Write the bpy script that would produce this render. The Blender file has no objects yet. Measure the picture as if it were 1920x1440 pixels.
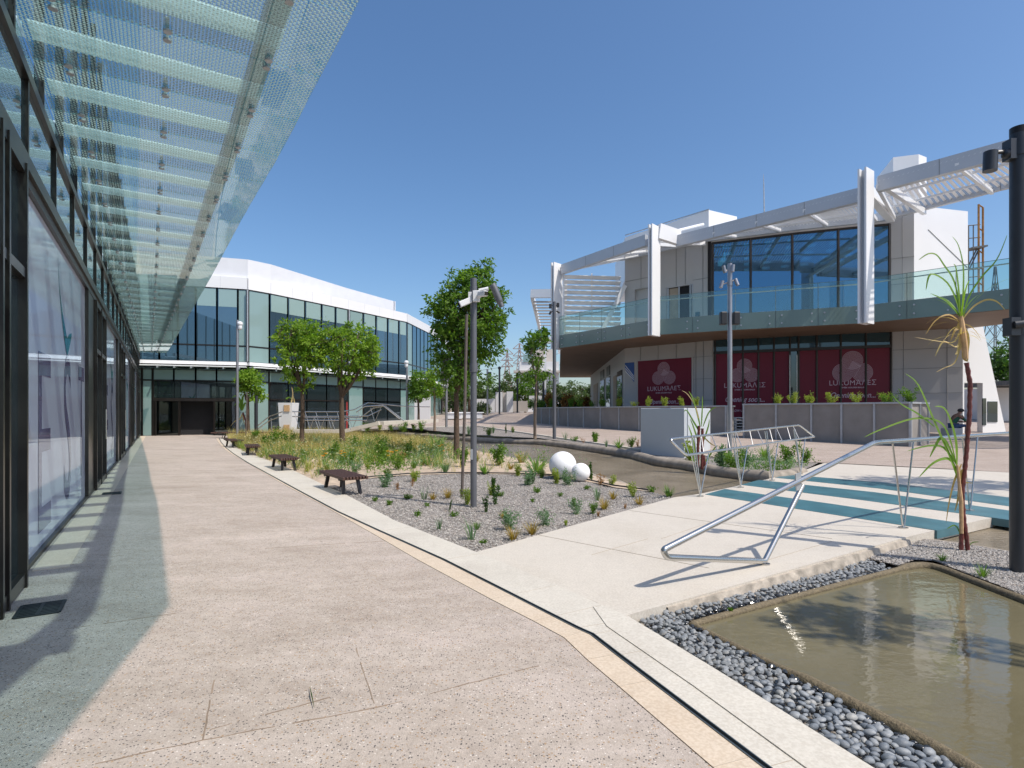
import bpy, math, random
from mathutils import Vector, Matrix, noise
R = math.radians
V = Vector
random.seed(7)
sc = bpy.context.scene
COL = sc.collection
# ------------------------------------------------------------------ camera
F, CX, CY, H = 1060.0, 960.0, 772.0, 1.45
cam_d = bpy.data.cameras.new('camera'); cam = bpy.data.objects.new('camera', cam_d); COL.objects.link(cam)
cam.location = (0, 0, H); cam.rotation_euler = (R(90), 0, 0)
cam_d.sensor_width = 36; cam_d.lens = 36 * F / 1920; cam_d.shift_y = (CY - 720) / 1920
cam_d.clip_start = 0.05; cam_d.clip_end = 4000
sc.camera = cam
# ------------------------------------------------------------------ light
SA, SE = R(33), R(56)
S = V((math.cos(SE) * math.cos(SA), -math.cos(SE) * math.sin(SA), math.sin(SE)))
w = bpy.data.worlds.new('World'); sc.world = w; w.use_nodes = True
nt = w.node_tree; nt.nodes.clear()
sky = nt.nodes.new('ShaderNodeTexSky'); sky.sky_type = 'NISHITA'; sky.sun_disc = False
sky.sun_elevation = SE; sky.sun_rotation = math.atan2(S.x, S.y)
sky.air_density = 1.0; sky.dust_density = 1.8; sky.ozone_density = 3.2; sky.altitude = 0
bg = nt.nodes.new('ShaderNodeBackground'); bg.inputs[1].default_value = 0.145
out = nt.nodes.new('ShaderNodeOutputWorld')
hs = nt.nodes.new('ShaderNodeHueSaturation'); hs.inputs['Saturation'].default_value = 1.16; nt.links.new(sky.outputs[0], hs.inputs['Color']); nt.links.new(hs.outputs[0], bg.inputs[0]); nt.links.new(bg.outputs[0], out.inputs[0])
sl = bpy.data.lights.new('sun', 'SUN'); sl.energy = 3.75; sl.angle = R(0.55); sl.color = (1, .93, .83)
so = bpy.data.objects.new('sun', sl); COL.objects.link(so)
so.rotation_euler = S.to_track_quat('Z', 'Y').to_euler(); so.location = S * 60
sc.view_settings.view_transform = 'Standard'; sc.view_settings.look = 'None'
sc.view_settings.exposure = 0.2; sc.view_settings.gamma = 1
sc.cycles.max_bounces = 8; sc.cycles.transparent_max_bounces = 24
sc.cycles.diffuse_bounces = 3; sc.cycles.glossy_bounces = 4; sc.cycles.transmission_bounces = 6
sc.cycles.use_denoising = True

# ------------------------------------------------------------------ measuring helpers: photo pixel -> place on the ground
def zt(Y):
    T = [(-99, 0), (17, 0), (25, .14), (33, .32), (45, .56), (60, 1.15), (85, 1.4), (999, 1.4)]
    for (a, za), (b, zb) in zip(T, T[1:]):
        if Y <= b: return za + (zb - za) * (Y - a) / (b - a)
    return 1.4
def ter(X, Y):
    f = min(1, max(0, (X + 14) / 6)); f = f * f * (3 - 2 * f)
    return zt(Y) * f
def G(px, py, z=0.0):
    Y = (H - z) * F / (py - CY)
    return V(((px - CX) / F * Y, Y, z))
def P(px, py, Y):
    return V(((px - CX) / F * Y, Y, H - (py - CY) / F * Y))
def GT(px, py):
    c = (px - CX) / F; k = (py - CY) / F
    Y = 1.0
    while Y < 140:
        if H - k * Y <= ter(c * Y, Y): break
        Y += .05
    return V((c * Y, Y, ter(c * Y, Y)))
def on_line(px, a, b):
    c = (px - CX) / F
    t = (c * a[1] - a[0]) / ((b[0] - a[0]) - c * (b[1] - a[1]))
    return V((a[0] + t * (b[0] - a[0]), a[1] + t * (b[1] - a[1]), 0))
def on_poly(px, poly):
    best = None
    for i in range(len(poly) - 1):
        a, b = poly[i], poly[i + 1]
        ca, cb = a[0] / a[1] * F + CX, b[0] / b[1] * F + CX
        if ca - .01 <= px <= cb + .01: return on_line(px, a, b)
    if px < poly[0][0] / poly[0][1] * F + CX: return on_line(px, poly[0], poly[1])
    return on_line(px, poly[-2], poly[-1])

# ------------------------------------------------------------------ materials
MATS = {}
def newmat(name):
    m = bpy.data.materials.new(name); m.use_nodes = True
    MATS[name] = m
    n = m.node_tree; b = n.nodes['Principled BSDF']
    return m, n, b
def N(n, t, **kw):
    x = n.nodes.new(t)
    for k, v in kw.items(): setattr(x, k, v)
    return x
def coords(n, scale=(1, 1, 1), kind='Object', rot=(0, 0, 0)):
    tc = N(n, 'ShaderNodeTexCoord'); mp = N(n, 'ShaderNodeMapping')
    mp.inputs['Scale'].default_value = scale; mp.inputs['Rotation'].default_value = rot
    n.links.new(tc.outputs[kind], mp.inputs[0]); return mp.outputs[0]
def noise_n(n, co, scale, detail=4, rough=.55):
    x = N(n, 'ShaderNodeTexNoise'); x.inputs['Scale'].default_value = scale
    x.inputs['Detail'].default_value = detail; x.inputs['Roughness'].default_value = rough
    n.links.new(co, x.inputs['Vector']); return x.outputs['Fac']
def ramp(n, fac, stops, interp='LINEAR'):
    r = N(n, 'ShaderNodeValToRGB'); r.color_ramp.interpolation = interp
    e = r.color_ramp.elements
    while len(e) < len(stops): e.new(.5)
    for el, (p, c) in zip(e, stops):
        el.position = p; el.color = (*c, 1) if len(c) == 3 else c
    n.links.new(fac, r.inputs[0]); return r.outputs[0]
def mix(n, fac, a, b, mode='MIX'):
    m = N(n, 'ShaderNodeMix', data_type='RGBA', blend_type=mode)
    for s, v in ((m.inputs[0], fac), (m.inputs[6], a), (m.inputs[7], b)):
        if hasattr(v, 'links'): n.links.new(v, s)
        elif isinstance(v, (int, float)): s.default_value = v
        else: s.default_value = (*v, 1)
    return m.outputs[2]
def bump(n, b, h, strength=.3, dist=.01):
    x = N(n, 'ShaderNodeBump'); x.inputs['Strength'].default_value = strength
    x.inputs['Distance'].default_value = dist
    n.links.new(h, x.inputs['Height']); n.links.new(x.outputs[0], b.inputs['Normal']); return x
def simple(name, col, rough=.6, metal=0, var=.12, scale=3, bmp=0, bscale=60, spec=.5, detail=5):
    m, n, b = newmat(name)
    co = coords(n)
    f = noise_n(n, co, scale, detail)
    lo = tuple(c * (1 - var) for c in col); hi = tuple(min(1, c * (1 + var)) for c in col)
    n.links.new(ramp(n, f, [(.3, lo), (.7, hi)]), b.inputs['Base Color'])
    b.inputs['Roughness'].default_value = rough; b.inputs['Metallic'].default_value = metal
    b.inputs['Specular IOR Level'].default_value = spec
    if bmp: bump(n, b, noise_n(n, co, bscale, 6), bmp, .01)
    return m
# exposed-aggregate paving
def aggregate(name, base, sc1=70, dark=(.11, .10, .095), light=(.66, .61, .56)):
    m, n, b = newmat(name)
    co = coords(n)
    v = N(n, 'ShaderNodeTexVoronoi'); v.inputs['Scale'].default_value = sc1; n.links.new(co, v.inputs['Vector'])
    sep = N(n, 'ShaderNodeSeparateColor'); n.links.new(v.outputs['Color'], sep.inputs[0])
    v2 = N(n, 'ShaderNodeTexVoronoi'); v2.inputs['Scale'].default_value = sc1 * 2.3; n.links.new(co, v2.inputs['Vector'])
    sep2 = N(n, 'ShaderNodeSeparateColor'); n.links.new(v2.outputs['Color'], sep2.inputs[0])
    big = noise_n(n, co, .55, 5, .6); mid = noise_n(n, co, 5, 5, .6)
    b0 = ramp(n, big, [(.3, tuple(c * .78 for c in base)), (.7, tuple(min(1, c * 1.16) for c in base))])
    b1 = mix(n, .35, b0, ramp(n, mid, [(.3, tuple(c * .8 for c in base)), (.7, tuple(min(1, c * 1.15) for c in base))]))
    fine = ramp(n, sep2.outputs[0], [(0, tuple(c * .62 for c in base)), (.25, tuple(c * .9 for c in base)), (1, tuple(min(1, c * 1.22) for c in base))])
    st = noise_n(n, coords(n, (.35, 1.1, 1), rot=(0, 0, R(58))), 1.3, 8, .68)
    b1 = mix(n, .85, b1, mix(n, 1, b1, ramp(n, st, [(.3, (.62, .58, .55)), (.45, (.93, .92, .91)), (.55, (1.02, 1.02, 1.03)), (.68, (1.30, 1.31, 1.34))]), 'MULTIPLY'))
    b2 = mix(n, .5, b1, fine)
    # dark and light chips: cells picked at random, drawn only near the cell centre
    def chips(lo, hi, size, col, under):
        a = N(n, 'ShaderNodeMath', operation='GREATER_THAN'); n.links.new(sep.outputs[0], a.inputs[0]); a.inputs[1].default_value = lo
        c = N(n, 'ShaderNodeMath', operation='LESS_THAN'); n.links.new(sep.outputs[0], c.inputs[0]); c.inputs[1].default_value = hi
        d = N(n, 'ShaderNodeMath', operation='LESS_THAN'); n.links.new(v.outputs['Distance'], d.inputs[0]); d.inputs[1].default_value = size
        e = N(n, 'ShaderNodeMath', operation='MULTIPLY'); n.links.new(a.outputs[0], e.inputs[0]); n.links.new(c.outputs[0], e.inputs[1])
        g = N(n, 'ShaderNodeMath', operation='MULTIPLY'); n.links.new(e.outputs[0], g.inputs[0]); n.links.new(d.outputs[0], g.inputs[1])
        return mix(n, g.outputs[0], under, col)
    c1 = chips(.80, 1.1, .37, dark, b2)
    c2 = chips(-.1, .07, .34, light, c1)
    c3 = chips(.5, .58, .45, (.36, .25, .16), c2)
    m3 = noise_n(n, co, 13, 5, .7); m4 = noise_n(n, coords(n, (.5, 1, 1), rot=(0, 0, R(58))), 2.6, 7, .7)
    c4 = mix(n, 1, c3, ramp(n, m3, [(.32, (.90, .89, .88)), (.5, (1, 1, 1)), (.68, (1.09, 1.09, 1.09))]), 'MULTIPLY')
    c5 = mix(n, 1, c4, ramp(n, m4, [(.33, (.90, .88, .86)), (.47, (.99, .99, .98)), (.66, (1.12, 1.12, 1.14))]), 'MULTIPLY')
    n.links.new(c5, b.inputs['Base Color'])
    b.inputs['Roughness'].default_value = .85
    bump(n, b, v2.outputs['Distance'], .35, .004)
    return m
aggregate('paving', (.44, .377, .328), 86)
aggregate('plaza_paving', (.385, .315, .268), 45)
def stone(name, base, stain, warm):
    m, n, b = newmat(name); co = coords(n)
    a = noise_n(n, co, 1.1, 7, .65); c = noise_n(n, co, 9, 8, .7); d = noise_n(n, co, 60, 4)
    x = ramp(n, a, [(.28, stain), (.5, base), (.75, warm)])
    y = mix(n, .35, x, ramp(n, c, [(.35, tuple(q * .8 for q in base)), (.65, tuple(min(1, q * 1.06) for q in base))]))
    z = mix(n, .16, y, ramp(n, d, [(.4, (.3, .27, .24)), (.6, (.8, .78, .74))]))
    n.links.new(z, b.inputs['Base Color']); b.inputs['Roughness'].default_value = .62
    bump(n, b, d, .12, .003); return m
stone('limestone', (.585, .53, .45), (.50, .44, .355), (.62, .56, .475))
stone('marble_band', (.60, .555, .475), (.47, .42, .35), (.65, .60, .51))
stone('sandstone_band', (.62, .50, .37), (.53, .40, .27), (.66, .57, .45))
simple('crack', (.25, .19, .14), .9, 0, .3, 8)
simple('stone_joint', (.42, .36, .29), .8)
simple('teal_glass', (.06, .165, .20), .35, 0, .22, 2.5)
simple('groove', (.05, .055, .06), .6)
simple('steel_edge', (.16, .19, .2), .35, .8)
# gravel
def gravelmat(name, cols, scale=42):
    m, n, b = newmat(name); co = coords(n)
    v = N(n, 'ShaderNodeTexVoronoi'); v.inputs['Scale'].default_value = scale; n.links.new(co, v.inputs['Vector'])
    sep = N(n, 'ShaderNodeSeparateColor'); n.links.new(v.outputs['Color'], sep.inputs[0])
    st = [(i / (len(cols) - 1), c) for i, c in enumerate(cols)]
    c = ramp(n, sep.outputs[0], st)
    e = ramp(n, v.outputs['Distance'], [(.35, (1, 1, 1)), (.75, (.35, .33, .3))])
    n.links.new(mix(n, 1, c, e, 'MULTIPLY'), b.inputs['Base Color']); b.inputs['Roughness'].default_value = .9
    x = bump(n, b, v.outputs['Distance'], .9, .012); x.invert = True
    return m
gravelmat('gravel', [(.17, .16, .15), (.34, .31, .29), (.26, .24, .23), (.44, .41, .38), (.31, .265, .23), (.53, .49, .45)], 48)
def randmat(name, cols, rough=.7, spec=.4):
    m, n, b = newmat(name); co = coords(n)
    g = N(n, 'ShaderNodeNewGeometry')
    c = ramp(n, g.outputs['Random Per Island'], [(i / (len(cols) - 1), c) for i, c in enumerate(cols)])
    f = noise_n(n, co, 35, 4)
    n.links.new(mix(n, .25, c, ramp(n, f, [(.35, (.12, .12, .12)), (.7, (.55, .54, .52))])), b.inputs['Base Color'])
    b.inputs['Roughness'].default_value = rough; b.inputs['Specular IOR Level'].default_value = spec
    return m
randmat('gravel_stone', [(.18, .165, .155), (.41, .38, .35), (.27, .25, .235), (.58, .54, .49), (.34, .28, .235)], .9)
randmat('pebble', [(.135, .152, .17), (.20, .22, .235), (.20, .222, .25), (.24, .255, .265), (.15, .168, .188), (.27, .27, .26)], .6)
def pebm(name, col, rough=.55):
    m, n, b = newmat(name); co = coords(n)
    f = noise_n(n, co, 30, 5); g = noise_n(n, co, 160, 3)
    x = ramp(n, f, [(.3, tuple(c * .8 for c in col)), (.7, tuple(c * 1.2 for c in col))])
    n.links.new(x, b.inputs['Base Color']); b.inputs['Roughness'].default_value = rough
    bump(n, b, g, .2, .002); return m
PEB = [pebm('pebble_blue', (.165, .185, .21)), pebm('pebble_grey', (.26, .277, .295)), pebm('pebble_slate', (.165, .185, .21)),
       pebm('pebble_pale', (.32, .32, .31)), pebm('pebble_wet', (.03, .033, .037), .15)]
simple('soil', (.47, .37, .28), .95, 0, .28, 6, .6, 40)
simple('earth', (.30, .25, .19), .95, 0, .2, .2, .4, 3)
simple('concrete', (.30, .275, .25), .85, 0, .14, 2.2, .25, 30)
simple('concrete_bank', (.29, .25, .205), .9, 0, .3, 4, .6, 45)
simple('rough_concrete', (.40, .35, .29), .92, 0, .35, 9, .8, 25)
simple('pool_rim', (.155, .122, .072), .75, 0, .4, 45, .8, 90)
simple('cement_panel', (.255, .235, .215), .85, 0, .12, 1.6, .1, 30)
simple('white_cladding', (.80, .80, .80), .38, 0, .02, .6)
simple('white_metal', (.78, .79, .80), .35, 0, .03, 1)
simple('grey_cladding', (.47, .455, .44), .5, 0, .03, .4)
simple('galvanised', (.42, .44, .46), .5, .4, .12, 5)
simple('parapet_white', (.70, .71, .74), .5, 0, .03, 1.5)
simple('parapet_joint', (.62, .63, .65), .5)
simple('shaded_metal', (.50, .52, .55), .38, .1, .03, 1)  # pale beams toned down: their shade is put into the colour
simple('cabinet_paint', (.52, .56, .59), .5, 0, .02, 1)
simple('seam', (.22, .22, .22), .8)
simple('soffit', (.24, .16, .105), .6, 0, .12, .8)
simple('fascia_glass', (.15, .215, .195), .16, 0, .12, .35)
simple('dark_frame', (.028, .023, .021), .38, .2, .2, 3)
simple('bronze_frame', (.036, .031, .028), .32, .5, .2, 3)
simple('dark_stone', (.035, .032, .03), .3, 0, .5, 12)
simple('pole_grey', (.135, .14, .155), .42, .3, .06, 4)
simple('pole_dark', (.05, .054, .062), .38, .3, .06, 4)
simple('silver_pole', (.33, .33, .35), .35, .6, .06, 4)
simple('black_plastic', (.02, .02, .022), .45, 0, .1, 4)
simple('white_plastic', (.75, .76, .77), .35, 0, .03, 4)
simple('lens_black', (.01, .01, .013), .08, 0, 0, 4)
simple('maroon', (.17, .004, .021), .4, 0, .05, .5, spec=.35)
simple('poster_pink', (.62, .45, .50), .6, 0, .02)
simple('blue_sign', (.03, .09, .30), .5)
simple('red_panel', (.25, .03, .03), .5)
simple('wood_deck', (.10, .045, .03), .6, 0, .3, 8)
simple('crate_grey', (.42, .42, .41), .7, 0, .1, 4)
simple('beige_blind', (.42, .33, .24), .7)
simple('cap_black', (.02, .02, .022), .8)
simple('shirt_green', (.02, .09, .05), .85)
simple('jeans', (.03, .06, .13), .85)
simple('skin', (.22, .11, .07), .6)
simple('shoe', (.03, .025, .02), .7)
simple('scaffold_rust', (.32, .16, .05), .75, .2, .3, 6)
simple('scaffold_grey', (.12, .12, .12), .6, .4, .2, 6)
simple('pylon_steel', (.30, .28, .27), .6, .3)
simple('pylon_red', (.34, .24, .21), .6, .3)
simple('bark', (.10, .068, .047), .95, 0, .3, 22, .8, 70)
simple('bark_pale', (.22, .165, .12), .9, 0, .3, 22, .6, 70)
simple('stake_wood', (.11, .09, .08), .9, 0, .25, 12)
simple('cane', (.14, .035, .03), .45, 0, .4, 30)
simple('cane_husk', (.55, .36, .19), .8, 0, .25, 12)
simple('hose', (.015, .015, .015), .6)
simple('cast_iron', (.035, .042, .045), .5, .5, .2, 20)
simple('far_white', (.70, .69, .68), .7, 0, .04, .2)
simple('far_beige', (.50, .45, .40), .8, 0, .08, .3)
simple('hill_green', (.10, .12, .09), 1, 0, .2, .05)
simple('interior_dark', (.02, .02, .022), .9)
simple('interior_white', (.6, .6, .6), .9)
m, n, b = newmat('steel'); b.inputs['Metallic'].default_value = .95
b.inputs['Base Color'].default_value = (.56, .55, .53, 1)
co = coords(n, (1, 1, 1)); f = noise_n(n, co, 90, 3)
b.inputs['Roughness'].default_value = .27
m, n, b = newmat('globe'); b.inputs['Base Color'].default_value = (.86, .86, .86, 1); b.inputs['Roughness'].default_value = .45
b.inputs['Subsurface Weight'].default_value = .12; b.inputs['Subsurface Radius'].default_value = (.05, .05, .05)
# bench wood with grain along the slat
m, n, b = newmat('bench_wood'); co = coords(n, (3, 30, 30)); f = noise_n(n, co, 2.5, 6)
n.links.new(ramp(n, f, [(.3, (.055, .025, .019)), (.7, (.13, .068, .05))]), b.inputs['Base Color']); b.inputs['Roughness'].default_value = .55
# foliage
def leafm(name, cols, trans=.42, rough=.5):
    m, n, b = newmat(name)
    g = N(n, 'ShaderNodeNewGeometry'); co = coords(n)
    c = ramp(n, g.outputs['Random Per Island'], [(i / (len(cols) - 1), c) for i, c in enumerate(cols)])
    cl = noise_n(n, co, 1.7, 3)
    c = mix(n, 1, c, ramp(n, cl, [(.3, (.72, .74, .7)), (.7, (1.25, 1.22, 1.0))]), 'MULTIPLY')
    n.links.new(c, b.inputs['Base Color']); b.inputs['Roughness'].default_value = rough
    b.inputs['Specular IOR Level'].default_value = .35
    t = N(n, 'ShaderNodeBsdfTranslucent'); ms = N(n, 'ShaderNodeMixShader'); ms.inputs[0].default_value = trans
    n.links.new(mix(n, 1, c, (1.3, 1.45, .55), 'MULTIPLY'), t.inputs[0])
    o = n.nodes['Material Output']
    n.links.new(b.outputs[0], ms.inputs[1]); n.links.new(t.outputs[0], ms.inputs[2]); n.links.new(ms.outputs[0], o.inputs[0])
    return m
leafm('leaf', [(0.051, 0.123, 0.017), (0.109, 0.217, 0.026), (0.174, 0.290, 0.041), (0.080, 0.174, 0.022)])
leafm('leaf_bright', [(0.102, 0.217, 0.022), (0.189, 0.319, 0.032), (0.275, 0.406, 0.051), (0.145, 0.261, 0.029)])
leafm('leaf_dark', [(0.026, 0.072, 0.020), (0.051, 0.116, 0.026), (0.072, 0.145, 0.036), (0.036, 0.087, 0.022)])
leafm('leaf_olive', [(0.065, 0.109, 0.051), (0.102, 0.152, 0.072), (0.145, 0.196, 0.102), (0.072, 0.123, 0.058)])
leafm('leaf_brown', [(0.232, 0.102, 0.036), (0.377, 0.174, 0.072), (0.464, 0.246, 0.102), (0.290, 0.131, 0.043)])
leafm('leaf_yellow', [(0.189, 0.275, 0.043), (0.319, 0.406, 0.072), (0.377, 0.392, 0.102), (0.217, 0.319, 0.043)])
leafm('leaf_sage', [(0.102, 0.189, 0.116), (0.160, 0.261, 0.174), (0.217, 0.334, 0.232), (0.116, 0.217, 0.131)])
leafm('grass_green', [(0.080, 0.174, 0.036), (0.145, 0.261, 0.051), (0.203, 0.319, 0.087), (0.116, 0.217, 0.043)])
leafm('grass_dry', [(.34, .27, .12), (.44, .37, .18), (.5, .42, .24), (.30, .27, .11)], .4)
leafm('grass_gold', [(.34, .2, .05), (.48, .32, .09), (.25, .22, .07), (.42, .25, .06)], .4)
leafm('cane_leaf', [(.12, .24, .035), (.2, .33, .06), (.16, .28, .05)], .45)
leafm('cane_dry', [(.5, .36, .2), (.58, .44, .27), (.45, .28, .12)], .4)
leafm('flower_orange', [(.8, .25, .01), (.85, .38, .02), (.85, .5, .03)], .3)
leafm('flower_white', [(.75, .74, .62), (.8, .78, .66)], .3)
# water
m, n, b = newmat('pool_water'); co = coords(n, (1, 1.6, 1))
f = noise_n(n, coords(n), .5, 3)
n.links.new(ramp(n, f, [(.3, (.135, .118, .068)), (.7, (.185, .162, .097))]), b.inputs['Base Color'])
b.inputs['Roughness'].default_value = .04; b.inputs['IOR'].default_value = 1.33; b.inputs['Specular IOR Level'].default_value = .75
h1 = noise_n(n, co, 4.5, 3, .5); h2 = noise_n(n, co, 16, 2, .5)
ad = N(n, 'ShaderNodeMath', operation='MULTIPLY_ADD'); n.links.new(h2, ad.inputs[0]); ad.inputs[1].default_value = .22; n.links.new(h1, ad.inputs[2])
bump(n, b, ad.outputs[0], .09, .03)
m, n, b = newmat('stream_water'); co = coords(n, (1, 2.2, 1), rot=(0, 0, .5))
f = noise_n(n, coords(n), .9, 5)
n.links.new(ramp(n, f, [(.3, (.19, .155, .105)), (.7, (.34, .285, .21))]), b.inputs['Base Color'])
b.inputs['Roughness'].default_value = .07; b.inputs['IOR'].default_value = 1.33
b.inputs['Specular IOR Level'].default_value = .35; bump(n, b, noise_n(n, co, 9, 4, .6), .7, .04)
# glass
def sheet_glass(name, tint, refl=.12, rough=.0, gcol=(.92, .97, .97), diff=None):
    m = bpy.data.materials.new(name); m.use_nodes = True; MATS[name] = m; n = m.node_tree; n.nodes.clear()
    o = N(n, 'ShaderNodeOutputMaterial'); t = N(n, 'ShaderNodeBsdfTransparent'); t.inputs[0].default_value = (*tint, 1)
    g = N(n, 'ShaderNodeBsdfGlossy'); g.inputs['Roughness'].default_value = rough; g.inputs[0].default_value = (*gcol, 1)
    fr = N(n, 'ShaderNodeLayerWeight'); fr.inputs[0].default_value = .5
    p5 = N(n, 'ShaderNodeMath', operation='POWER'); n.links.new(fr.outputs['Facing'], p5.inputs[0]); p5.inputs[1].default_value = 4.2
    a = N(n, 'ShaderNodeMath', operation='MULTIPLY_ADD', use_clamp=True); n.links.new(p5.outputs[0], a.inputs[0]); a.inputs[1].default_value = .85; a.inputs[2].default_value = refl
    ms = N(n, 'ShaderNodeMixShader'); n.links.new(a.outputs[0], ms.inputs[0]); n.links.new(t.outputs[0], ms.inputs[1]); n.links.new(g.outputs[0], ms.inputs[2])
    last = ms.outputs[0]
    if diff:
        d = N(n, 'ShaderNodeBsdfDiffuse'); d.inputs[0].default_value = (*diff[:3], 1)
        m2 = N(n, 'ShaderNodeMixShader'); m2.inputs[0].default_value = diff[3]; n.links.new(last, m2.inputs[1]); n.links.new(d.outputs[0], m2.inputs[2]); last = m2.outputs[0]
    n.links.new(last, o.inputs[0]); return m
sheet_glass('balustrade_glass', (.82, .93, .90), .06)
sheet_glass('door_glass', (.32, .42, .42), .12)
sheet_glass('blue_glass', (.20, .50, .66), .30, 0, (.38, .68, .92))
def facade_glass(name, base, refl, rough=.02, tint=(.75, .9, 1)):
    m = bpy.data.materials.new(name); m.use_nodes = True; MATS[name] = m; n = m.node_tree; n.nodes.clear()
    o = N(n, 'ShaderNodeOutputMaterial'); d = N(n, 'ShaderNodeBsdfDiffuse'); d.inputs[0].default_value = (*base, 1)
    g = N(n, 'ShaderNodeBsdfGlossy'); g.inputs['Roughness'].default_value = rough; g.inputs[0].default_value = (*tint, 1)
    fr = N(n, 'ShaderNodeLayerWeight'); fr.inputs[0].default_value = .5
    p5 = N(n, 'ShaderNodeMath', operation='POWER'); n.links.new(fr.outputs['Facing'], p5.inputs[0]); p5.inputs[1].default_value = 4.2
    a = N(n, 'ShaderNodeMath', operation='MULTIPLY_ADD', use_clamp=True); n.links.new(p5.outputs[0], a.inputs[0]); a.inputs[1].default_value = .85; a.inputs[2].default_value = refl
    co = coords(n); bn = N(n, 'ShaderNodeBump'); bn.inputs['Strength'].default_value = .05; bn.inputs['Distance'].default_value = .02
    n.links.new(noise_n(n, co, .8, 2), bn.inputs['Height']); n.links.new(bn.outputs[0], g.inputs['Normal'])
    ms = N(n, 'ShaderNodeMixShader'); n.links.new(a.outputs[0], ms.inputs[0]); n.links.new(d.outputs[0], ms.inputs[1]); n.links.new(g.outputs[0], ms.inputs[2])
    n.links.new(ms.outputs[0], o.inputs[0]); return m
facade_glass('curtain_glass', (.03, .06, .085), .20, .02, (.6, .82, 1))
facade_glass('dark_glass', (.02, .028, .03), .13)
facade_glass('pale_panel', (.23, .33, .32), .06, .05)
facade_glass('blind_panel', (.27, .38, .36), .08, .04)
facade_glass('upper_glass', (.05, .12, .18), .30)
facade_glass('shop_glass', (.035, .05, .055), .30)
facade_glass('teal_dark_glass', (.02, .05, .06), .08)
facade_glass('poster_glass', (.66, .65, .76), .03, .04)
facade_glass('poster_letter', (.24, .20, .32), .07, .04)
facade_glass('poster_teal', (.03, .24, .25), .07, .04)
m, n, b = newmat('fin_white'); b.inputs['Base Color'].default_value = (.9, .92, .93, 1); b.inputs['Roughness'].default_value = .5
t_ = N(n, 'ShaderNodeBsdfTranslucent'); t_.inputs[0].default_value = (.88, .92, .95, 1); ms_ = N(n, 'ShaderNodeMixShader'); ms_.inputs[0].default_value = .45
n.links.new(b.outputs[0], ms_.inputs[1]); n.links.new(t_.outputs[0], ms_.inputs[2]); n.links.new(ms_.outputs[0], n.nodes['Material Output'].inputs[0])
# canopy glass: clear glass with a printed grid of dots
m = sheet_glass('canopy_glass', (.76, .91, .92), .07); n = m.node_tree
o = [x for x in n.nodes if x.type == 'OUTPUT_MATERIAL'][0]; last = o.inputs[0].links[0].from_socket
co = coords(n, (1, 1, 1), rot=(0, 0, R(45)))
sx = N(n, 'ShaderNodeSeparateXYZ'); n.links.new(co, sx.inputs[0]); sq = []
for k in (0, 1):
    a = N(n, 'ShaderNodeMath', operation='MULTIPLY'); n.links.new(sx.outputs[k], a.inputs[0]); a.inputs[1].default_value = 1 / .042
    fr = N(n, 'ShaderNodeMath', operation='FRACT'); n.links.new(a.outputs[0], fr.inputs[0])
    s_ = N(n, 'ShaderNodeMath', operation='SUBTRACT'); n.links.new(fr.outputs[0], s_.inputs[0]); s_.inputs[1].default_value = .5
    q = N(n, 'ShaderNodeMath', operation='MULTIPLY'); n.links.new(s_.outputs[0], q.inputs[0]); n.links.new(s_.outputs[0], q.inputs[1]); sq.append(q)
ad = N(n, 'ShaderNodeMath', operation='ADD'); n.links.new(sq[0].outputs[0], ad.inputs[0]); n.links.new(sq[1].outputs[0], ad.inputs[1])
lt = N(n, 'ShaderNodeMath', operation='LESS_THAN'); n.links.new(ad.outputs[0], lt.inputs[0]); lt.inputs[1].default_value = .068
df = N(n, 'ShaderNodeBsdfDiffuse'); df.inputs[0].default_value = (.46, .54, .52, 1)
tl = N(n, 'ShaderNodeBsdfTranslucent'); tl.inputs[0].default_value = (.38, .46, .42, 1)
m1 = N(n, 'ShaderNodeMixShader'); m1.inputs[0].default_value = .5; n.links.new(df.outputs[0], m1.inputs[1]); n.links.new(tl.outputs[0], m1.inputs[2])
m2 = N(n, 'ShaderNodeMixShader'); n.links.new(lt.outputs[0], m2.inputs[0]); n.links.new(last, m2.inputs[1]); n.links.new(m1.outputs[0], m2.inputs[2])
n.links.new(m2.outputs[0], o.inputs[0])

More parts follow.
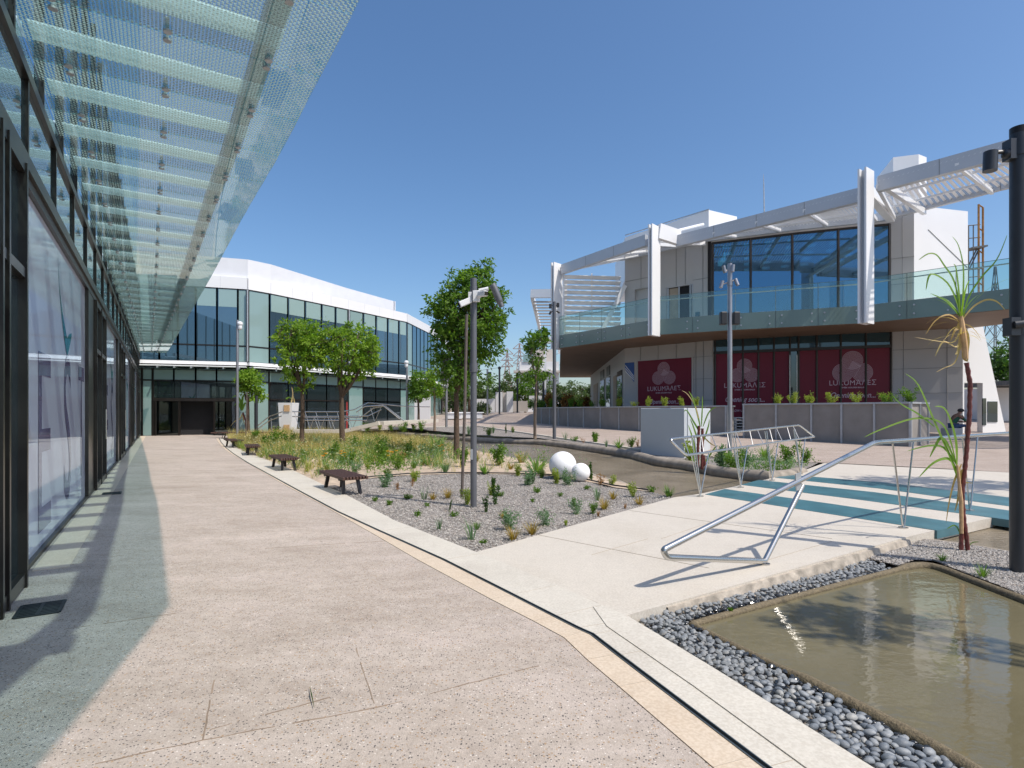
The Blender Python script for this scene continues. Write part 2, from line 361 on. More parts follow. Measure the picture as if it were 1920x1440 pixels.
# ------------------------------------------------------------------ mesh builder
class MB:
    def __init__(s): s.v = []; s.f = []; s.smooth = False
    def add(s, vs, fs):
        o = len(s.v); s.v += [tuple(v) for v in vs]; s.f += [tuple(i + o for i in f) for f in fs]; return s
    def box(s, c, size, rz=0, M=None):
        hx, hy, hz = size[0] / 2, size[1] / 2, size[2] / 2
        vs = [V((x, y, z)) for z in (-hz, hz) for y in (-hy, hy) for x in (-hx, hx)]
        M = M or Matrix.Rotation(rz, 3, 'Z')
        return s.add([V(c) + M @ v for v in vs], [(0, 2, 3, 1), (4, 5, 7, 6), (0, 1, 5, 4), (2, 6, 7, 3), (0, 4, 6, 2), (1, 3, 7, 5)])
    def bar(s, a, b, w, h, up=V((0, 0, 1))):
        a, b = V(a), V(b); d = (b - a); L = d.length; d.normalize()
        x = d.cross(up)
        if x.length < 1e-4: x = V((1, 0, 0))
        x.normalize(); u = x.cross(d)
        M = Matrix((x, d, u)).transposed()
        return s.box((a + b) / 2, (w, L, h), M=M)
    def wall(s, a, b, z0, z1, th, off=0):
        """vertical slab from plan point a to b, thickness th centred at offset off to the right of a->b"""
        a, b = V((a[0], a[1], 0)), V((b[0], b[1], 0)); d = (b - a).normalized(); n_ = V((d.y, -d.x, 0))
        p = [a + n_ * (off - th / 2), b + n_ * (off - th / 2), b + n_ * (off + th / 2), a + n_ * (off + th / 2)]
        return s.prism([(q.x, q.y) for q in p], z0, z1)
    def prism(s, pts, z0, z1):
        n_ = len(pts)
        ar = sum(pts[i][0] * pts[(i + 1) % n_][1] - pts[(i + 1) % n_][0] * pts[i][1] for i in range(n_))
        if ar < 0: pts = pts[::-1]
        f0 = (lambda x, y: z0) if not callable(z0) else z0
        f1 = (lambda x, y: z1) if not callable(z1) else z1
        vs = [(x, y, f0(x, y)) for x, y, *_ in pts] + [(x, y, f1(x, y)) for x, y, *_ in pts]
        from mathutils.geometry import tessellate_polygon
        tri = tessellate_polygon([[V((p[0], p[1], 0)) for p in pts]])
        fs = []
        for t in tri:
            a, b_, c = [pts[i] for i in t]
            cr = (b_[0] - a[0]) * (c[1] - a[1]) - (b_[1] - a[1]) * (c[0] - a[0])
            if cr < 0: t = t[::-1]
            fs.append(tuple(i + n_ for i in t)); fs.append(tuple(t[::-1]))
        fs += [(i, (i + 1) % n_, (i + 1) % n_ + n_, i + n_) for i in range(n_)]
        return s.add(vs, fs)
    def tube(s, pts, r, seg=10, cap=True):
        pts = [V(p) for p in pts]; rs = r if isinstance(r, (list, tuple)) else [r] * len(pts)
        rings = []; up = None
        for i, p in enumerate(pts):
            d = (pts[min(i + 1, len(pts) - 1)] - pts[max(i - 1, 0)]).normalized()
            if up is None:
                up = d.orthogonal().normalized()
            up = (up - d * up.dot(d)); up = up.normalized() if up.length > 1e-6 else d.orthogonal().normalized()
            x = d.cross(up)
            rings.append([p + (up * math.cos(2 * math.pi * k / seg) + x * math.sin(2 * math.pi * k / seg)) * rs[i] for k in range(seg)])
        vs = [v for ring in rings for v in ring]; fs = []
        for i in range(len(pts) - 1):
            for k in range(seg):
                fs.append((i * seg + k, i * seg + (k + 1) % seg, (i + 1) * seg + (k + 1) % seg, (i + 1) * seg + k))
        if cap: fs += [tuple(range(seg))[::-1], tuple((len(pts) - 1) * seg + k for k in range(seg))]
        s.smooth = True
        return s.add(vs, fs)
    def ball(s, c, r, seg=24, rings=14, sq=(1, 1, 1), M=None):
        vs = []; fs = []
        for i in range(rings + 1):
            t = math.pi * i / rings
            for k in range(seg):
                a = 2 * math.pi * k / seg
                v = V((math.sin(t) * math.cos(a) * sq[0], math.sin(t) * math.sin(a) * sq[1], math.cos(t) * sq[2])) * r
                if M: v = M @ v
                vs.append(V(c) + v)
        for i in range(rings):
            for k in range(seg):
                fs.append((i * seg + k, (i + 1) * seg + k, (i + 1) * seg + (k + 1) % seg, i * seg + (k + 1) % seg))
        s.smooth = True
        return s.add(vs, fs)
    def quad(s, a, b, c, d): return s.add([a, b, c, d], [(0, 1, 2, 3)])
    def mesh(s, name, mat, bevel=0):
        me = bpy.data.meshes.new(name); me.from_pydata([tuple(v) for v in s.v], [], s.f); me.update()
        if isinstance(mat, str): mat = MATS[mat]
        me.materials.append(mat)
        if s.smooth:
            for p in me.polygons: p.use_smooth = True
            try: me.set_sharp_from_angle(angle=R(40))
            except Exception: pass
        return me
    def build(s, name, mat, parent=None, origin=None, rz=0, bevel=0):
        if origin is not None:
            o3 = V(origin); Mi = Matrix.Rotation(-rz, 3, 'Z')
            s.v = [tuple(Mi @ (V(v) - o3)) for v in s.v]
        me = s.mesh(name, mat)
        o = bpy.data.objects.new(name, me); COL.objects.link(o)
        if origin is not None: o.location = origin; o.rotation_euler.z = rz
        if parent:
            o.parent = parent
            if origin is None: o.matrix_parent_inverse = (Matrix.Translation(parent.location) @ parent.rotation_euler.to_matrix().to_4x4()).inverted()
        if bevel:
            b_ = o.modifiers.new('bevel', 'BEVEL'); b_.width = bevel; b_.segments = 2; b_.limit_method = 'ANGLE'
        return o
def tag(o, label=None, cat=None, group=None, kind=None):
    if label: o['label'] = label
    if cat: o['category'] = cat
    if group: o['group'] = group
    if kind: o['kind'] = kind
    return o
def empty(name, loc, label, cat, group=None, rz=0):
    o = bpy.data.objects.new(name, None); COL.objects.link(o); o.location = loc; o.rotation_euler.z = rz
    o.empty_display_size = .2
    return tag(o, label, cat, group)
def struct(o): o['kind'] = 'structure'; return o
def copy_tree(o, parent=None):
    c = o.copy(); COL.objects.link(c); c.parent = parent
    if parent: c.matrix_parent_inverse = o.matrix_parent_inverse
    for ch in [x for x in bpy.data.objects if x.parent == o]: copy_tree(ch, c)
    return c
def xy(l): return [(p.x, p.y) for p in l]

# ================================================================== GROUND
g = MB(); g.add([(-900, -200, -.45), (900, -200, -.45), (900, 1600, -.45), (-900, 1600, -.45)], [(0, 1, 2, 3)])
struct(g.build('ground', 'earth'))
edge_px = [(1336, 1440), (1160, 1288), (1100, 1237), (1057, 1196), (1000, 1165), (920, 1124), (783, 1050), (699, 1001), (608, 949), (530, 907.5), (460, 866), (430, 849), (416, 838), (409, 829), (405, 822)]
drain_px = [(1437, 1440), (1160, 1229), (1110, 1190), (1083, 1178), (1040, 1156), (960, 1115), (832, 1050), (712, 996), (634, 960), (556, 918), (465, 868), (438, 851), (424, 840), (415, 830), (411, 822)]
white_px = [(1633, 1440), (1340, 1256), (1172, 1154), (1100, 1122), (1030, 1092), (960, 1062), (892, 1035), (738, 975), (660, 933.5), (600, 906), (546, 880), (500, 862), (470, 852), (447, 842), (430, 824)]
E = [G(*p) for p in edge_px]; D = [G(*p) for p in drain_px]; W_ = [G(*p) for p in white_px]
def ext(l, k): return [l[0] + (l[0] - l[1]).normalized() * k] + l
E, D, W_ = ext(E, 8), ext(D, 8), ext(W_, 8)
pl = xy(E) + [(-15, 40), (-12, 50), (-30, 50), (-34, 30), (-12, -6)]
o = MB().prism(pl, -.3, 0).build('walkway', 'paving'); struct(o)
def band(A, B, z, name, mat, inset=0):
    m = MB(); m.prism(xy(A) + xy(B)[::-1], -.25, z); return struct(m.build(name, mat))
off = .013
def shifted(L, k):
    r = []
    for i, p in enumerate(L):
        d = (L[min(i + 1, len(L) - 1)] - L[max(i - 1, 0)]).normalized(); r.append(p + V((d.y, -d.x, 0)) * k)
    return r
DL, DR = shifted(D, -off), shifted(D, off)
E2 = shifted(E, .004)
band(E2, DL, .003, 'sandstone_border', 'sandstone_band')
band(DL, DR, -.012, 'drain_slot', 'groove')
for L in (DL, DR):
    m = MB()
    for a, b_ in zip(L, L[1:]): m.bar(a + V((0, 0, .001)), b_ + V((0, 0, .001)), .006, .014)
    struct(m.build('drain_edge', 'steel_edge'))
band(DR, W_, .003, 'marble_border', 'marble_band')
stp = [G(1112, 1139), G(1172, 1154)] + [G(1340, 1256), G(1633, 1440)]; stp.append(stp[-1] + (stp[-1] - stp[-2]).normalized() * 8)
inn = [G(1138, 1176), G(1300, 1288), G(1508, 1440)]; inn.append(inn[-1] + (inn[-1] - inn[-2]).normalized() * 8)
m = MB(); m.prism(xy(stp) + xy(inn)[::-1], .004, .009); struct(m.build('marble_step', 'marble_band'))
# cross joints of the two bands
def nearest_on(p, L):
    best = None
    for a, b_ in zip(L, L[1:]):
        t = max(0, min(1, (p - a).dot(b_ - a) / (b_ - a).length_squared)); q = a.lerp(b_, t)
        if best is None or (q - p).length < (best - p).length: best = q
    return best
for A, B, nm in ((E, DL, 'sandstone_joint'), (DR, W_, 'marble_joint')):
    m = MB()
    acc = 0
    for i in range(len(A) - 1):
        L = (A[i + 1] - A[i]).length; k = max(1, int(L / 1.0))
        for j in range(k):
            t = j / k; a = A[i].lerp(A[i + 1], t); b_ = nearest_on(a, B)
            a = a.lerp(b_, .03); b_ = b_.lerp(a, .03)
            m.bar(a + V((0, 0, .002)), b_ + V((0, 0, .002)), .003, .004)
    struct(m.build(nm, 'stone_joint'))
# hairline joints in the walkway, uneven like sealed cracks
m = MB(); rj = random.Random(3)
for pts in ([(402, 1275), (380, 1388)], [(380, 1388), (700, 1328), (1010, 1248)], [(668, 1215), (705, 1332)], [(380, 1388), (180, 1432)], [(395, 1368), (620, 1308)], [(120, 1180), (330, 1150)], [(470, 1030), (760, 1012)], [(330, 930), (520, 925)]):
    for a, b_ in zip(pts, pts[1:]):
        a, b_ = G(*a), G(*b_); k = max(3, int((b_ - a).length / .07)); pr = a
        for i in range(1, k + 1):
            q_ = a.lerp(b_, i / k) + V((rj.uniform(-1, 1), rj.uniform(-1, 1), 0)) * .004
            if rj.random() < .88: m.bar(pr, q_, rj.uniform(.003, .009), .003)
            pr = q_
struct(m.build('paving_joint', 'crack'))
# bridge
fb = empty('footbridge', G(1300, 1000), 'cream stone footbridge with three teal glass stripes over the stream', 'footbridge')
left_e = [G(892, 1035), G(1080, 983), G(1265, 932), G(1311, 926), G(1400, 907), G(1501, 884), G(1545, 868)]
right_e = [G(1172, 1154), G(1296, 1120), G(1480, 1068), G(1694, 1008), G(1762, 992), G(1862, 970), G(1990, 940)]
deck_pl = xy(left_e) + xy([G(1897, 886), G(2150, 903)]) + xy(right_e)[::-1]
MB().prism(deck_pl, -.13, -.002).build('deck', 'limestone', fb)
def stripe(near, far, nr):
    m = MB(); m.prism(xy(near) + xy(far)[::-1], -.10, .003); return m.build('teal_stripe', 'teal_glass', fb)
stripe([G(1322, 927), G(1500, 955), G(1757, 995)], [G(1359, 917), G(1560, 945), G(1814, 983)], 0)
stripe([G(1390, 909), G(1620, 938), G(1862, 971), G(1960, 985)], [G(1423, 900), G(1640, 923), G(1862, 953), G(1990, 972)], 1)
stripe([G(1453, 895.5), G(1650, 916), G(1862, 945), G(2000, 964)], [G(1475, 890), G(1660, 905), G(1862, 929), G(2010, 948)], 2)
m = MB()
for a, b_ in (((1010, 1003), (1330, 1065)), ((1180, 957), (1560, 1010)), ((1120, 1130), (905, 1040)), ((1240, 1010), (1390, 960)), ((1110, 1040), (1215, 1010)), ((1370, 1070), (1560, 1015))):
    m.bar(G(*a), G(*b_), .003, .003)
m.build('slab_joint', 'stone_joint', fb)
# broken concrete footing under the near bridge edge
m = MB(); seg = []
A_, B_ = G(1250, 1133), G(1706, 1007)
for i in range(40):
    t = i / 39; p = A_.lerp(B_, t); n_ = V((.55, -.83, 0))
    k = .012 + .012 * noise.noise(V((i * .7, 0, 0)))
    seg.append([p + n_ * (k) + V((0, 0, -.022 + .008 * noise.noise(V((i * 1.3, 4, 0))))), p + n_ * (k + .02 + .02 * noise.noise(V((i * .9, 9, 0)))) + V((0, 0, -.09)), p + n_ * (.05 + k) + V((0, 0, -.35))])
vs = [v for r in seg for v in r]; fs = [(i * 3 + j, (i + 1) * 3 + j, (i + 1) * 3 + j + 1, i * 3 + j + 1) for i in range(39) for j in range(2)]
vs2 = [r[0] - V((.55, -.83, 0)) * .2 for r in seg]; k0 = len(vs); vs += vs2
fs += [(k0 + i, k0 + i + 1, (i + 1) * 3, i * 3) for i in range(39)]
m.add(vs, fs); m.build('footing', 'rough_concrete', fb)

# water of the stream: one sheet under the bridge
ZW = -.14
wp = [G(1262, 945, ZW), G(1180, 920, ZW), G(1060, 884, ZW), G(950, 862, ZW), G(840, 840, ZW), G(700, 826, ZW), G(600, 818, ZW), G(600, 806, ZW), G(760, 806, ZW), G(900, 815, ZW), G(1060, 824, ZW), G(1240, 856, ZW), G(1420, 880, ZW), G(1560, 888, ZW), G(1700, 890, ZW), G(2000, 905, ZW), G(2300, 960, ZW), G(2100, 1080, ZW), G(1897, 1045, ZW), G(1730, 1022, ZW), G(1600, 1060, ZW), G(1400, 1010, ZW)]
m = MB(); m.prism(xy(wp), ZW - .01, ZW); struct(m.build('stream_water', 'stream_water'))
# island bed: gravel in front, sand behind
ZB = -.02
near_bank = [(1285, 936), (1215, 922), (1160, 903), (1110, 890), (1050, 873), (1000, 864), (950, 856), (890, 846), (840, 836), (780, 826), (700, 820), (600, 814), (500, 812), (447, 815), (428, 818)]
hose_px = [(690, 898), (700, 897.5), (765, 892), (830, 890), (895, 889), (960, 890), (1030, 893), (1090, 901), (1150, 915), (1215, 923)]
isl_front = [G(1285, 936, ZB), G(1265, 934, ZB), G(892, 1035, ZB)] + [G(*p, ZB) for p in white_px[7:9]] + [G(*p, ZB) for p in hose_px]
Wb = [G(px + 1, py - .4, ZB) for px, py in white_px]
HB = [G(*p, ZB) for p in hose_px]
NB = [G(*p, ZB) for p in near_bank]
gr = [G(1288, 938, ZB), G(892, 1037, ZB), G(738, 977, ZB), G(660, 935, ZB), G(625, 917, ZB)] + HB[:-1] + [NB[1]]
def bumpy(poly, z0, amp, name, mat, fr=2.2, step=.25):
    """bed surface: grid clipped by dropping to the polygon outline"""
    from mathutils.geometry import tessellate_polygon
    import bmesh
    bm = bmesh.new(); vs = [bm.verts.new((p[0], p[1], 0)) for p in poly]
    bm.faces.new(vs)
    xs = [p[0] for p in poly]; ys = [p[1] for p in poly]
    x = min(xs) + step
    while x < max(xs):
        bmesh.ops.bisect_plane(bm, geom=bm.verts[:] + bm.edges[:] + bm.faces[:], plane_co=(x, 0, 0), plane_no=(1, 0, 0)); x += step
    y = min(ys) + step
    while y < max(ys):
        bmesh.ops.bisect_plane(bm, geom=bm.verts[:] + bm.edges[:] + bm.faces[:], plane_co=(0, y, 0), plane_no=(0, 1, 0)); y += step
    bmesh.ops.triangulate(bm, faces=bm.faces[:])
    bmesh.ops.recalc_face_normals(bm, faces=bm.faces[:])
    if sum(f.normal.z for f in bm.faces) < 0: bmesh.ops.reverse_faces(bm, faces=bm.faces[:])
    for v in bm.verts:
        zz = z0(v.co.x, v.co.y) if callable(z0) else z0
        v.co.z = zz + amp * noise.noise(V((v.co.x * fr, v.co.y * fr, 3)))
    me = bpy.data.meshes.new(name); bm.to_mesh(me); bm.free(); me.materials.append(MATS[mat])
    for p in me.polygons: p.use_smooth = True
    o = bpy.data.objects.new(name, me); COL.objects.link(o); return o
def mk_ccw(p): return p
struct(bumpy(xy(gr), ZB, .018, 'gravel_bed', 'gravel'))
sand = [p for p in reversed(HB[:-1])] + [G(625, 917, ZB), G(600, 906, ZB), G(546, 881, ZB), G(500, 863, ZB), G(470, 853, ZB), G(447, 843, ZB), G(430, 826, ZB)] + list(reversed(NB[1:]))
ISL = xy(gr) ; SAND = xy(sand)
struct(bumpy(SAND, lambda x, y: ZB + .012, .03, 'sandy_bed', 'soil', 1.2, .4))
m = MB(); m.tube([p + V((0, 0, .045 + .01 * math.sin(i))) for i, p in enumerate(HB)], .014, 8)
tag(m.build('edging_hose', 'hose'), 'black edging pipe curving between the grey gravel and the sandy planting', 'edging')
# base block under the beds so that they have a side
m = MB(); m.prism([(p[0], p[1]) for p in ISL], -.4, ZB - .06); struct(m.build('bed_base', 'soil'))
m = MB(); m.prism([(p[0], p[1]) for p in SAND], -.4, ZB - .06); struct(m.build('bed_base', 'soil'))
def bank(pts, name, r=.13, zc=-.07):
    q = []
    for i in range(len(pts) - 1):
        k = max(2, int((pts[i + 1] - pts[i]).length / .35))
        for j in range(k): q.append(pts[i].lerp(pts[i + 1], j / k))
    q.append(pts[-1])
    q = [p + V((0, 0, zc + .03 * noise.noise(V((p.x * 1.3, p.y * 1.3, 2))))) for p in q]
    m = MB(); m.tube(q, [r * (1 + .18 * noise.noise(V((p.x * 2, p.y * 2, 7)))) for p in q], 12)
    return struct(m.build(name, 'concrete_bank'))
bank([V((p.x, p.y, 0)) for p in NB[1:-3]], 'stream_bank', .10, -.10)
far_bank = [(1503, 883.5), (1475, 890), (1440, 893.5), (1350, 882), (1290, 871), (1240, 865), (1190, 852), (1144, 845), (1060, 833), (1010, 828), (897, 824), (800, 816), (720, 812), (640, 811)]
FB = [G(*p) for p in far_bank]
bank(FB, 'stream_bank', .17, -.06)
bank([G(1706, 1006, -.1), G(1745, 1012, -.1), G(1800, 1018, -.1), G(1850, 1026, -.1), G(1905, 1036, -.1), G(2100, 1075, -.1)], 'stream_bank', .06, -.08 + .02)
# plaza: fan-shaped sheet that follows the slope
path_near = [(520, 806), (600, 806), (650, 806), (700, 804), (760, 801), (860, 799), (897, 799), (972, 810), (1057, 822.5), (1111, 830), (1200, 843), (1330, 856), (1450, 864), (1535, 867), (1700, 875), (1897, 886), (2200, 906), (2700, 950)]
def interp(tab, x):
    for (a, ya), (b_, yb) in zip(tab, tab[1:]):
        if x <= b_: return ya + (yb - ya) * (x - a) / (b_ - a)
    return tab[-1][1]
cols = list(range(520, 2701, 20)); vs = []; fs = []; NR = 26
for px in cols:
    a = GT(px, interp(path_near, px)); c = (px - CX) / F
    for j in range(NR):
        t = (j / (NR - 1)) ** 1.3; Y = a.y + (95 - a.y) * t
        vs.append((c * Y, Y, ter(c * Y, Y) - .001))
for i in range(len(cols) - 1):
    for j in range(NR - 1): fs.append((i * NR + j, (i + 1) * NR + j, (i + 1) * NR + j + 1, i * NR + j + 1))
m = MB(); m.add(vs, fs); m.smooth = True; struct(m.build('plaza', 'plaza_paving'))
m = MB(); pr = None
kerb_pts = [GT(px, interp(path_near, px)) for px in (640, 680, 720, 780, 840, 897, 935, 972, 1015, 1057, 1085, 1111, 1150, 1200, 1260, 1330)]
for a, b_ in zip(kerb_pts, kerb_pts[1:]): m.bar(a + V((0, 0, -.04)), b_ + V((0, 0, -.04)), .16, .14)
struct(m.build('path_kerb', 'marble_band'))
# far gravel bed between stream and plaza
fb_poly = [(p.x, p.y) for p in FB] + [(q.x, q.y) for q in reversed([GT(px, interp(path_near, px)) for px in (640, 700, 760, 860, 897, 972, 1057, 1111, 1200, 1330, 1450, 1535)])] 
fb_poly = fb_poly[:len(FB)] + fb_poly[len(FB):][::-1] if False else [(p.x, p.y) for p in reversed(FB)] + [(q.x, q.y) for q in [GT(px, interp(path_near, px)) for px in (640, 700, 760, 860, 897, 972, 1057, 1111, 1200, 1330, 1450, 1535)]][0:] [::1]
_far = [GT(px, interp(path_near, px)) for px in (640, 700, 760, 860, 897, 972, 1057, 1111, 1200, 1330, 1450, 1535)]
fb_poly = [(p.x, p.y) for p in FB] + [(p.x, p.y) for p in _far]
FARBED = fb_poly
struct(bumpy(fb_poly, lambda x, y: max(-.01, ter(x, y) - .03), .025, 'far_bed', 'gravel', 1.5, .5))
# right near gravel with the cane
nb = [G(1172, 1154, -.1), G(1296, 1122, -.1), G(1450, 1080, -.1), G(1640, 1030, -.1), G(1706, 1012, -.1), G(1745, 1016, -.1), G(1800, 1022, -.1), G(1850, 1030, -.1), G(1905, 1040, -.1), G(2200, 1110, -.1), G(2500, 1500, -.1), G(1900, 2600, -.1), G(1640, 1455, -.1), G(1340, 1262, -.1)]
RG_POLY = xy([G(px_, py_, -.1) for px_, py_ in ((1684, 1063), (1625, 1049), (1640, 1034), (1706, 1010), (1745, 1016), (1800, 1022), (1905, 1040), (2200, 1110), (2500, 1300), (2200, 1222), (1925, 1121), (1800, 1073), (1752, 1054), (1714, 1053))])
m = MB(); m.prism(xy(nb), -.4, -.15); struct(m.build('pebble_base', 'gravel'))
def zr(x, y): return -.10
struct(bumpy(RG_POLY, -.085, .02, 'gravel_bank', 'gravel', 2.5, .15))
# pool
ZP = -.105
pool_out = [(1297, 1170), (1400, 1142), (1540, 1105), (1682, 1068), (1714, 1059), (1750, 1060), (1800, 1080), (1925, 1128), (2150, 1215), (2600, 1480), (2500, 2400), (2050, 1620), (1833, 1445), (1700, 1375), (1556, 1300), (1400, 1222), (1330, 1190)]
PO = [G(*p, ZP) for p in pool_out]
m = MB(); m.prism(xy(PO), -.2, ZP - .012); struct(m.build('pool_water', 'pool_water'))
q = []
for i in range(len(PO)):
    a, b_ = PO[i], PO[(i + 1) % len(PO)]; k = max(2, int((b_ - a).length / .12))
    for j in range(k): q.append(a.lerp(b_, j / k))
q.append(q[0].copy())
for _ in range(3): q = [q[0]] + [(q[i - 1] + q[i] * 2 + q[(i + 1) % len(q)]) / 4 for i in range(1, len(q) - 1)] + [q[-1]]
m = MB(); rr = []
for p in q:
    p.z = -.112
    rr.append((.030 if p.y > 3.3 and p.x < 3.9 else .045) * (1 + .1 * noise.noise(p * 4)))
m.tube(q, rr, 12, False); struct(m.build('pool_rim', 'pool_rim'))
POOLP = xy(PO)
def inside(p, poly):
    x, y = p[0], p[1]; c = False; n_ = len(poly); j = n_ - 1
    for i in range(n_):
        xi, yi = poly[i][0], poly[i][1]; xj, yj = poly[j][0], poly[j][1]
        if (yi > y) != (yj > y) and x < (xj - xi) * (y - yi) / (yj - yi) + xi: c = not c
        j = i
    return c
def dist_poly(p, poly):
    d = 9; n_ = len(poly)
    for i in range(n_):
        a = V(poly[i][:2]); b_ = V(poly[(i + 1) % n_][:2]); ab = b_ - a; t = max(0, min(1, (V(p[:2]) - a).dot(ab) / ab.length_squared))
        d = min(d, (V(p[:2]) - a - ab * t).length)
    return d
# pebbles: several shapes, nearest 300 as objects, the rest one mass
pebpoly = xy(nb)
def pebble_shape(seed, seg=10, rings=6):
    rnd = random.Random(seed); sq = (1, rnd.uniform(.62, .85), rnd.uniform(.42, .6))
    m = MB(); m.ball((0, 0, 0), 1, seg, rings, sq)
    m.v = [tuple(V(v) * (1 + .2 * noise.noise(V(v) * 1.2 + V((seed * 3.1, 0, 0))))) for v in m.v]
    return m
shapes = [pebble_shape(i) for i in range(12)]
meshes = [[s_.mesh('pebble', PEB[k]) for k in range(5)] for s_ in shapes]
low = [pebble_shape(i, 7, 4) for i in range(8)]
deckP = deck_pl
cand = []
rnd = random.Random(5)
grid = {}
tries = 0
def okspot(x, y):
    if not inside((x, y), pebpoly) or inside((x, y), RG_POLY): return False
    if inside((x, y), POOLP): return False
    c = x / y
    if y < 2.0 or CX + c * F > 1960: return False
    return True
for lay in range(2):
    y = 2.0
    grid = {}
    for tr in range(60000):
        x = rnd.uniform(.4, 5.2); y = rnd.uniform(2.0, 6.3)
        if not okspot(x, y): continue
        dp = dist_poly((x, y), POOLP)
        if dp < .045: continue
        s_ = rnd.uniform(.016, .029) * (1 if lay == 0 else 1.05)
        if rnd.random() < .12: s_ *= 1.2
        key = (int(x / .05), int(y / .05)); bad = False
        for i in (-1, 0, 1):
            for j in (-1, 0, 1):
                for (qx, qy, qs) in grid.get((key[0] + i, key[1] + j), []):
                    if (qx - x) ** 2 + (qy - y) ** 2 < ((qs + s_) * .66) ** 2: bad = True; break
                if bad: break
            if bad: break
        if bad: continue
        grid.setdefault(key, []).append((x, y, s_))
        wet = dp < .085 and rnd.random() < .75
        sl_ = max(0, min(1, (x - 1.3) / 1.8)); z = -.118 - .045 * sl_ + lay * .024 + s_ * .4 + (.018 if dp > .12 and lay else 0) + rnd.uniform(0, .008)
        if lay == 0 and z > 9: continue
        cand.append((y, x, z, s_, rnd.uniform(0, 6.28), rnd.uniform(-.35, .35), rnd.uniform(-.35, .35), wet, lay))
cand.sort(key=lambda c: (0 if c[8] == 1 else 1, c[0]))
for i, (y, x, z, s_, a, t1, t2, wet, lay) in enumerate(cand):
    pass
near = cand[:300]; rest = cand[300:]
for (y, x, z, s_, a, t1, t2, wet, lay) in near:
    me = rnd.choice(meshes)[4 if wet else rnd.choice([0, 0, 0, 1, 1, 2, 2, 3])]
    o = bpy.data.objects.new('pebble', me); COL.objects.link(o)
    o.location = (x, y, z); o.rotation_euler = (t1, t2, a); o.scale = (s_, s_, s_)
    if wet: tag(o, 'small dark wet pebble against the brown pool rim', 'pebble', 'wet pebbles along the pool rim')
    else: tag(o, 'smooth grey river pebble in the foreground bed between the pale border and the pool', 'pebble', 'grey pebbles beside the pool')
m = MB(); mw = MB()
for (y, x, z, s_, a, t1, t2, wet, lay) in rest:
    sh = rnd.choice(low); M = Matrix.Rotation(a, 3, 'Z') @ Matrix.Rotation(t1, 3, 'X') @ Matrix.Rotation(t2, 3, 'Y') * 1.0
    t = mw if wet else m; t.smooth = True
    t.add([V((x, y, z)) + (M @ V(v)) * s_ for v in sh.v], sh.f)
tag(m.build('pebble_bed', 'pebble'), 'bed of grey river pebbles between the footbridge and the pool', 'pebbles', kind='stuff')
if mw.v: tag(mw.build('wet_pebble_bed', PEB[4]), 'dark wet river pebbles lying against the pool rim', 'pebbles', kind='stuff')
# loose gravel stones
def stones(poly, n_, zf, smin, smax, name, label, ymax=99, seed=1, keep=None):
    rn = random.Random(seed); xs = [p[0] for p in poly]; ys = [p[1] for p in poly]; m = MB(); k = 0
    oc = [V((1, 0, 0)), V((0, 1, 0)), V((-1, 0, 0)), V((0, -1, 0)), V((0, 0, 1)), V((0, 0, -1))]
    of = [(0, 1, 4), (1, 2, 4), (2, 3, 4), (3, 0, 4), (1, 0, 5), (2, 1, 5), (3, 2, 5), (0, 3, 5)]
    for _ in range(n_ * 20):
        if k >= n_: break
        x = rn.uniform(min(xs), max(xs)); y = rn.uniform(max(.5, min(ys)), min(ymax, max(ys)))
        if rn.random() > min(1, (9 / y) ** 1.3 if y > 9 else 1): continue
        if abs(x / y) > .95 or not inside((x, y), poly): continue
        if keep and not keep(x, y): continue
        s_ = rn.uniform(smin, smax); M = Matrix.Rotation(rn.uniform(0, 6.3), 3, 'Z') @ Matrix.Rotation(rn.uniform(-.6, .6), 3, 'X')
        sq = V((1, rn.uniform(.6, .95), rn.uniform(.5, .8)))
        m.add([V((x, y, zf(x, y) + s_ * .3)) + M @ V((v.x * sq.x, v.y * sq.y, v.z * sq.z)) * s_ * (1 + rn.uniform(-.2, .2)) for v in oc], of); k += 1
    return tag(m.build(name, 'gravel_stone'), label, 'gravel', kind='stuff')
stones(RG_POLY, 7000, lambda x, y: -.085, .008, .019, 'loose_gravel', 'loose mixed gravel around the cane plant beside the pool', seed=3, keep=lambda x, y: not inside((x, y), POOLP))
stones(ISL, 17000, lambda x, y: ZB, .009, .020, 'loose_gravel', 'loose grey gravel around the lamp pole and young plants', seed=4)
# ================================================================== LEFT SHOPFRONT (glazed, black frames)
F0 = V((-4.51, 5.28, 0)); dF = V((-.5286, .8489, 0)).normalized(); nF = V((dF.y, -dF.x, 0))
RF = math.atan2(-dF.x, dF.y)          # rotation: local y along the shopfront, local x out of it
sf = empty('shopfront_building', F0, 'long glazed shop building with black frames and lavender window posters', 'shop building', rz=RF)
def LF(x, y, z): return F0 + nF * x + dF * y + V((0, 0, z))
class LB(MB):                          # local builder: x out of the wall, y along it
    def lb(s, x0, x1, y0, y1, z0, z1):
        vs = [(x, y, z) for z in (z0, z1) for y in (y0, y1) for x in (x0, x1)]
        return s.add(vs, [(0, 2, 3, 1), (4, 5, 7, 6), (0, 1, 5, 4), (2, 6, 7, 3), (0, 4, 6, 2), (1, 3, 7, 5)])
def put(m, name, mat, parent, bevel=0):
    o = m.build(name, mat); o.parent = parent
    if bevel:
        b_ = o.modifiers.new('bevel', 'BEVEL'); b_.width = bevel; b_.segments = 2
    return o
S1 = 33.4
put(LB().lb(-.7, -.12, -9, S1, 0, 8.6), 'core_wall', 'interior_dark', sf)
put(LB().lb(-.1, .05, -9, S1, 3.60, 3.73), 'beam', 'bronze_frame', sf)
put(LB().lb(-.1, .02, -9, S1, 3.505, 3.597), 'beam_cover', 'dark_frame', sf)
m = LB(); y = -.18 - 1.615 * 5
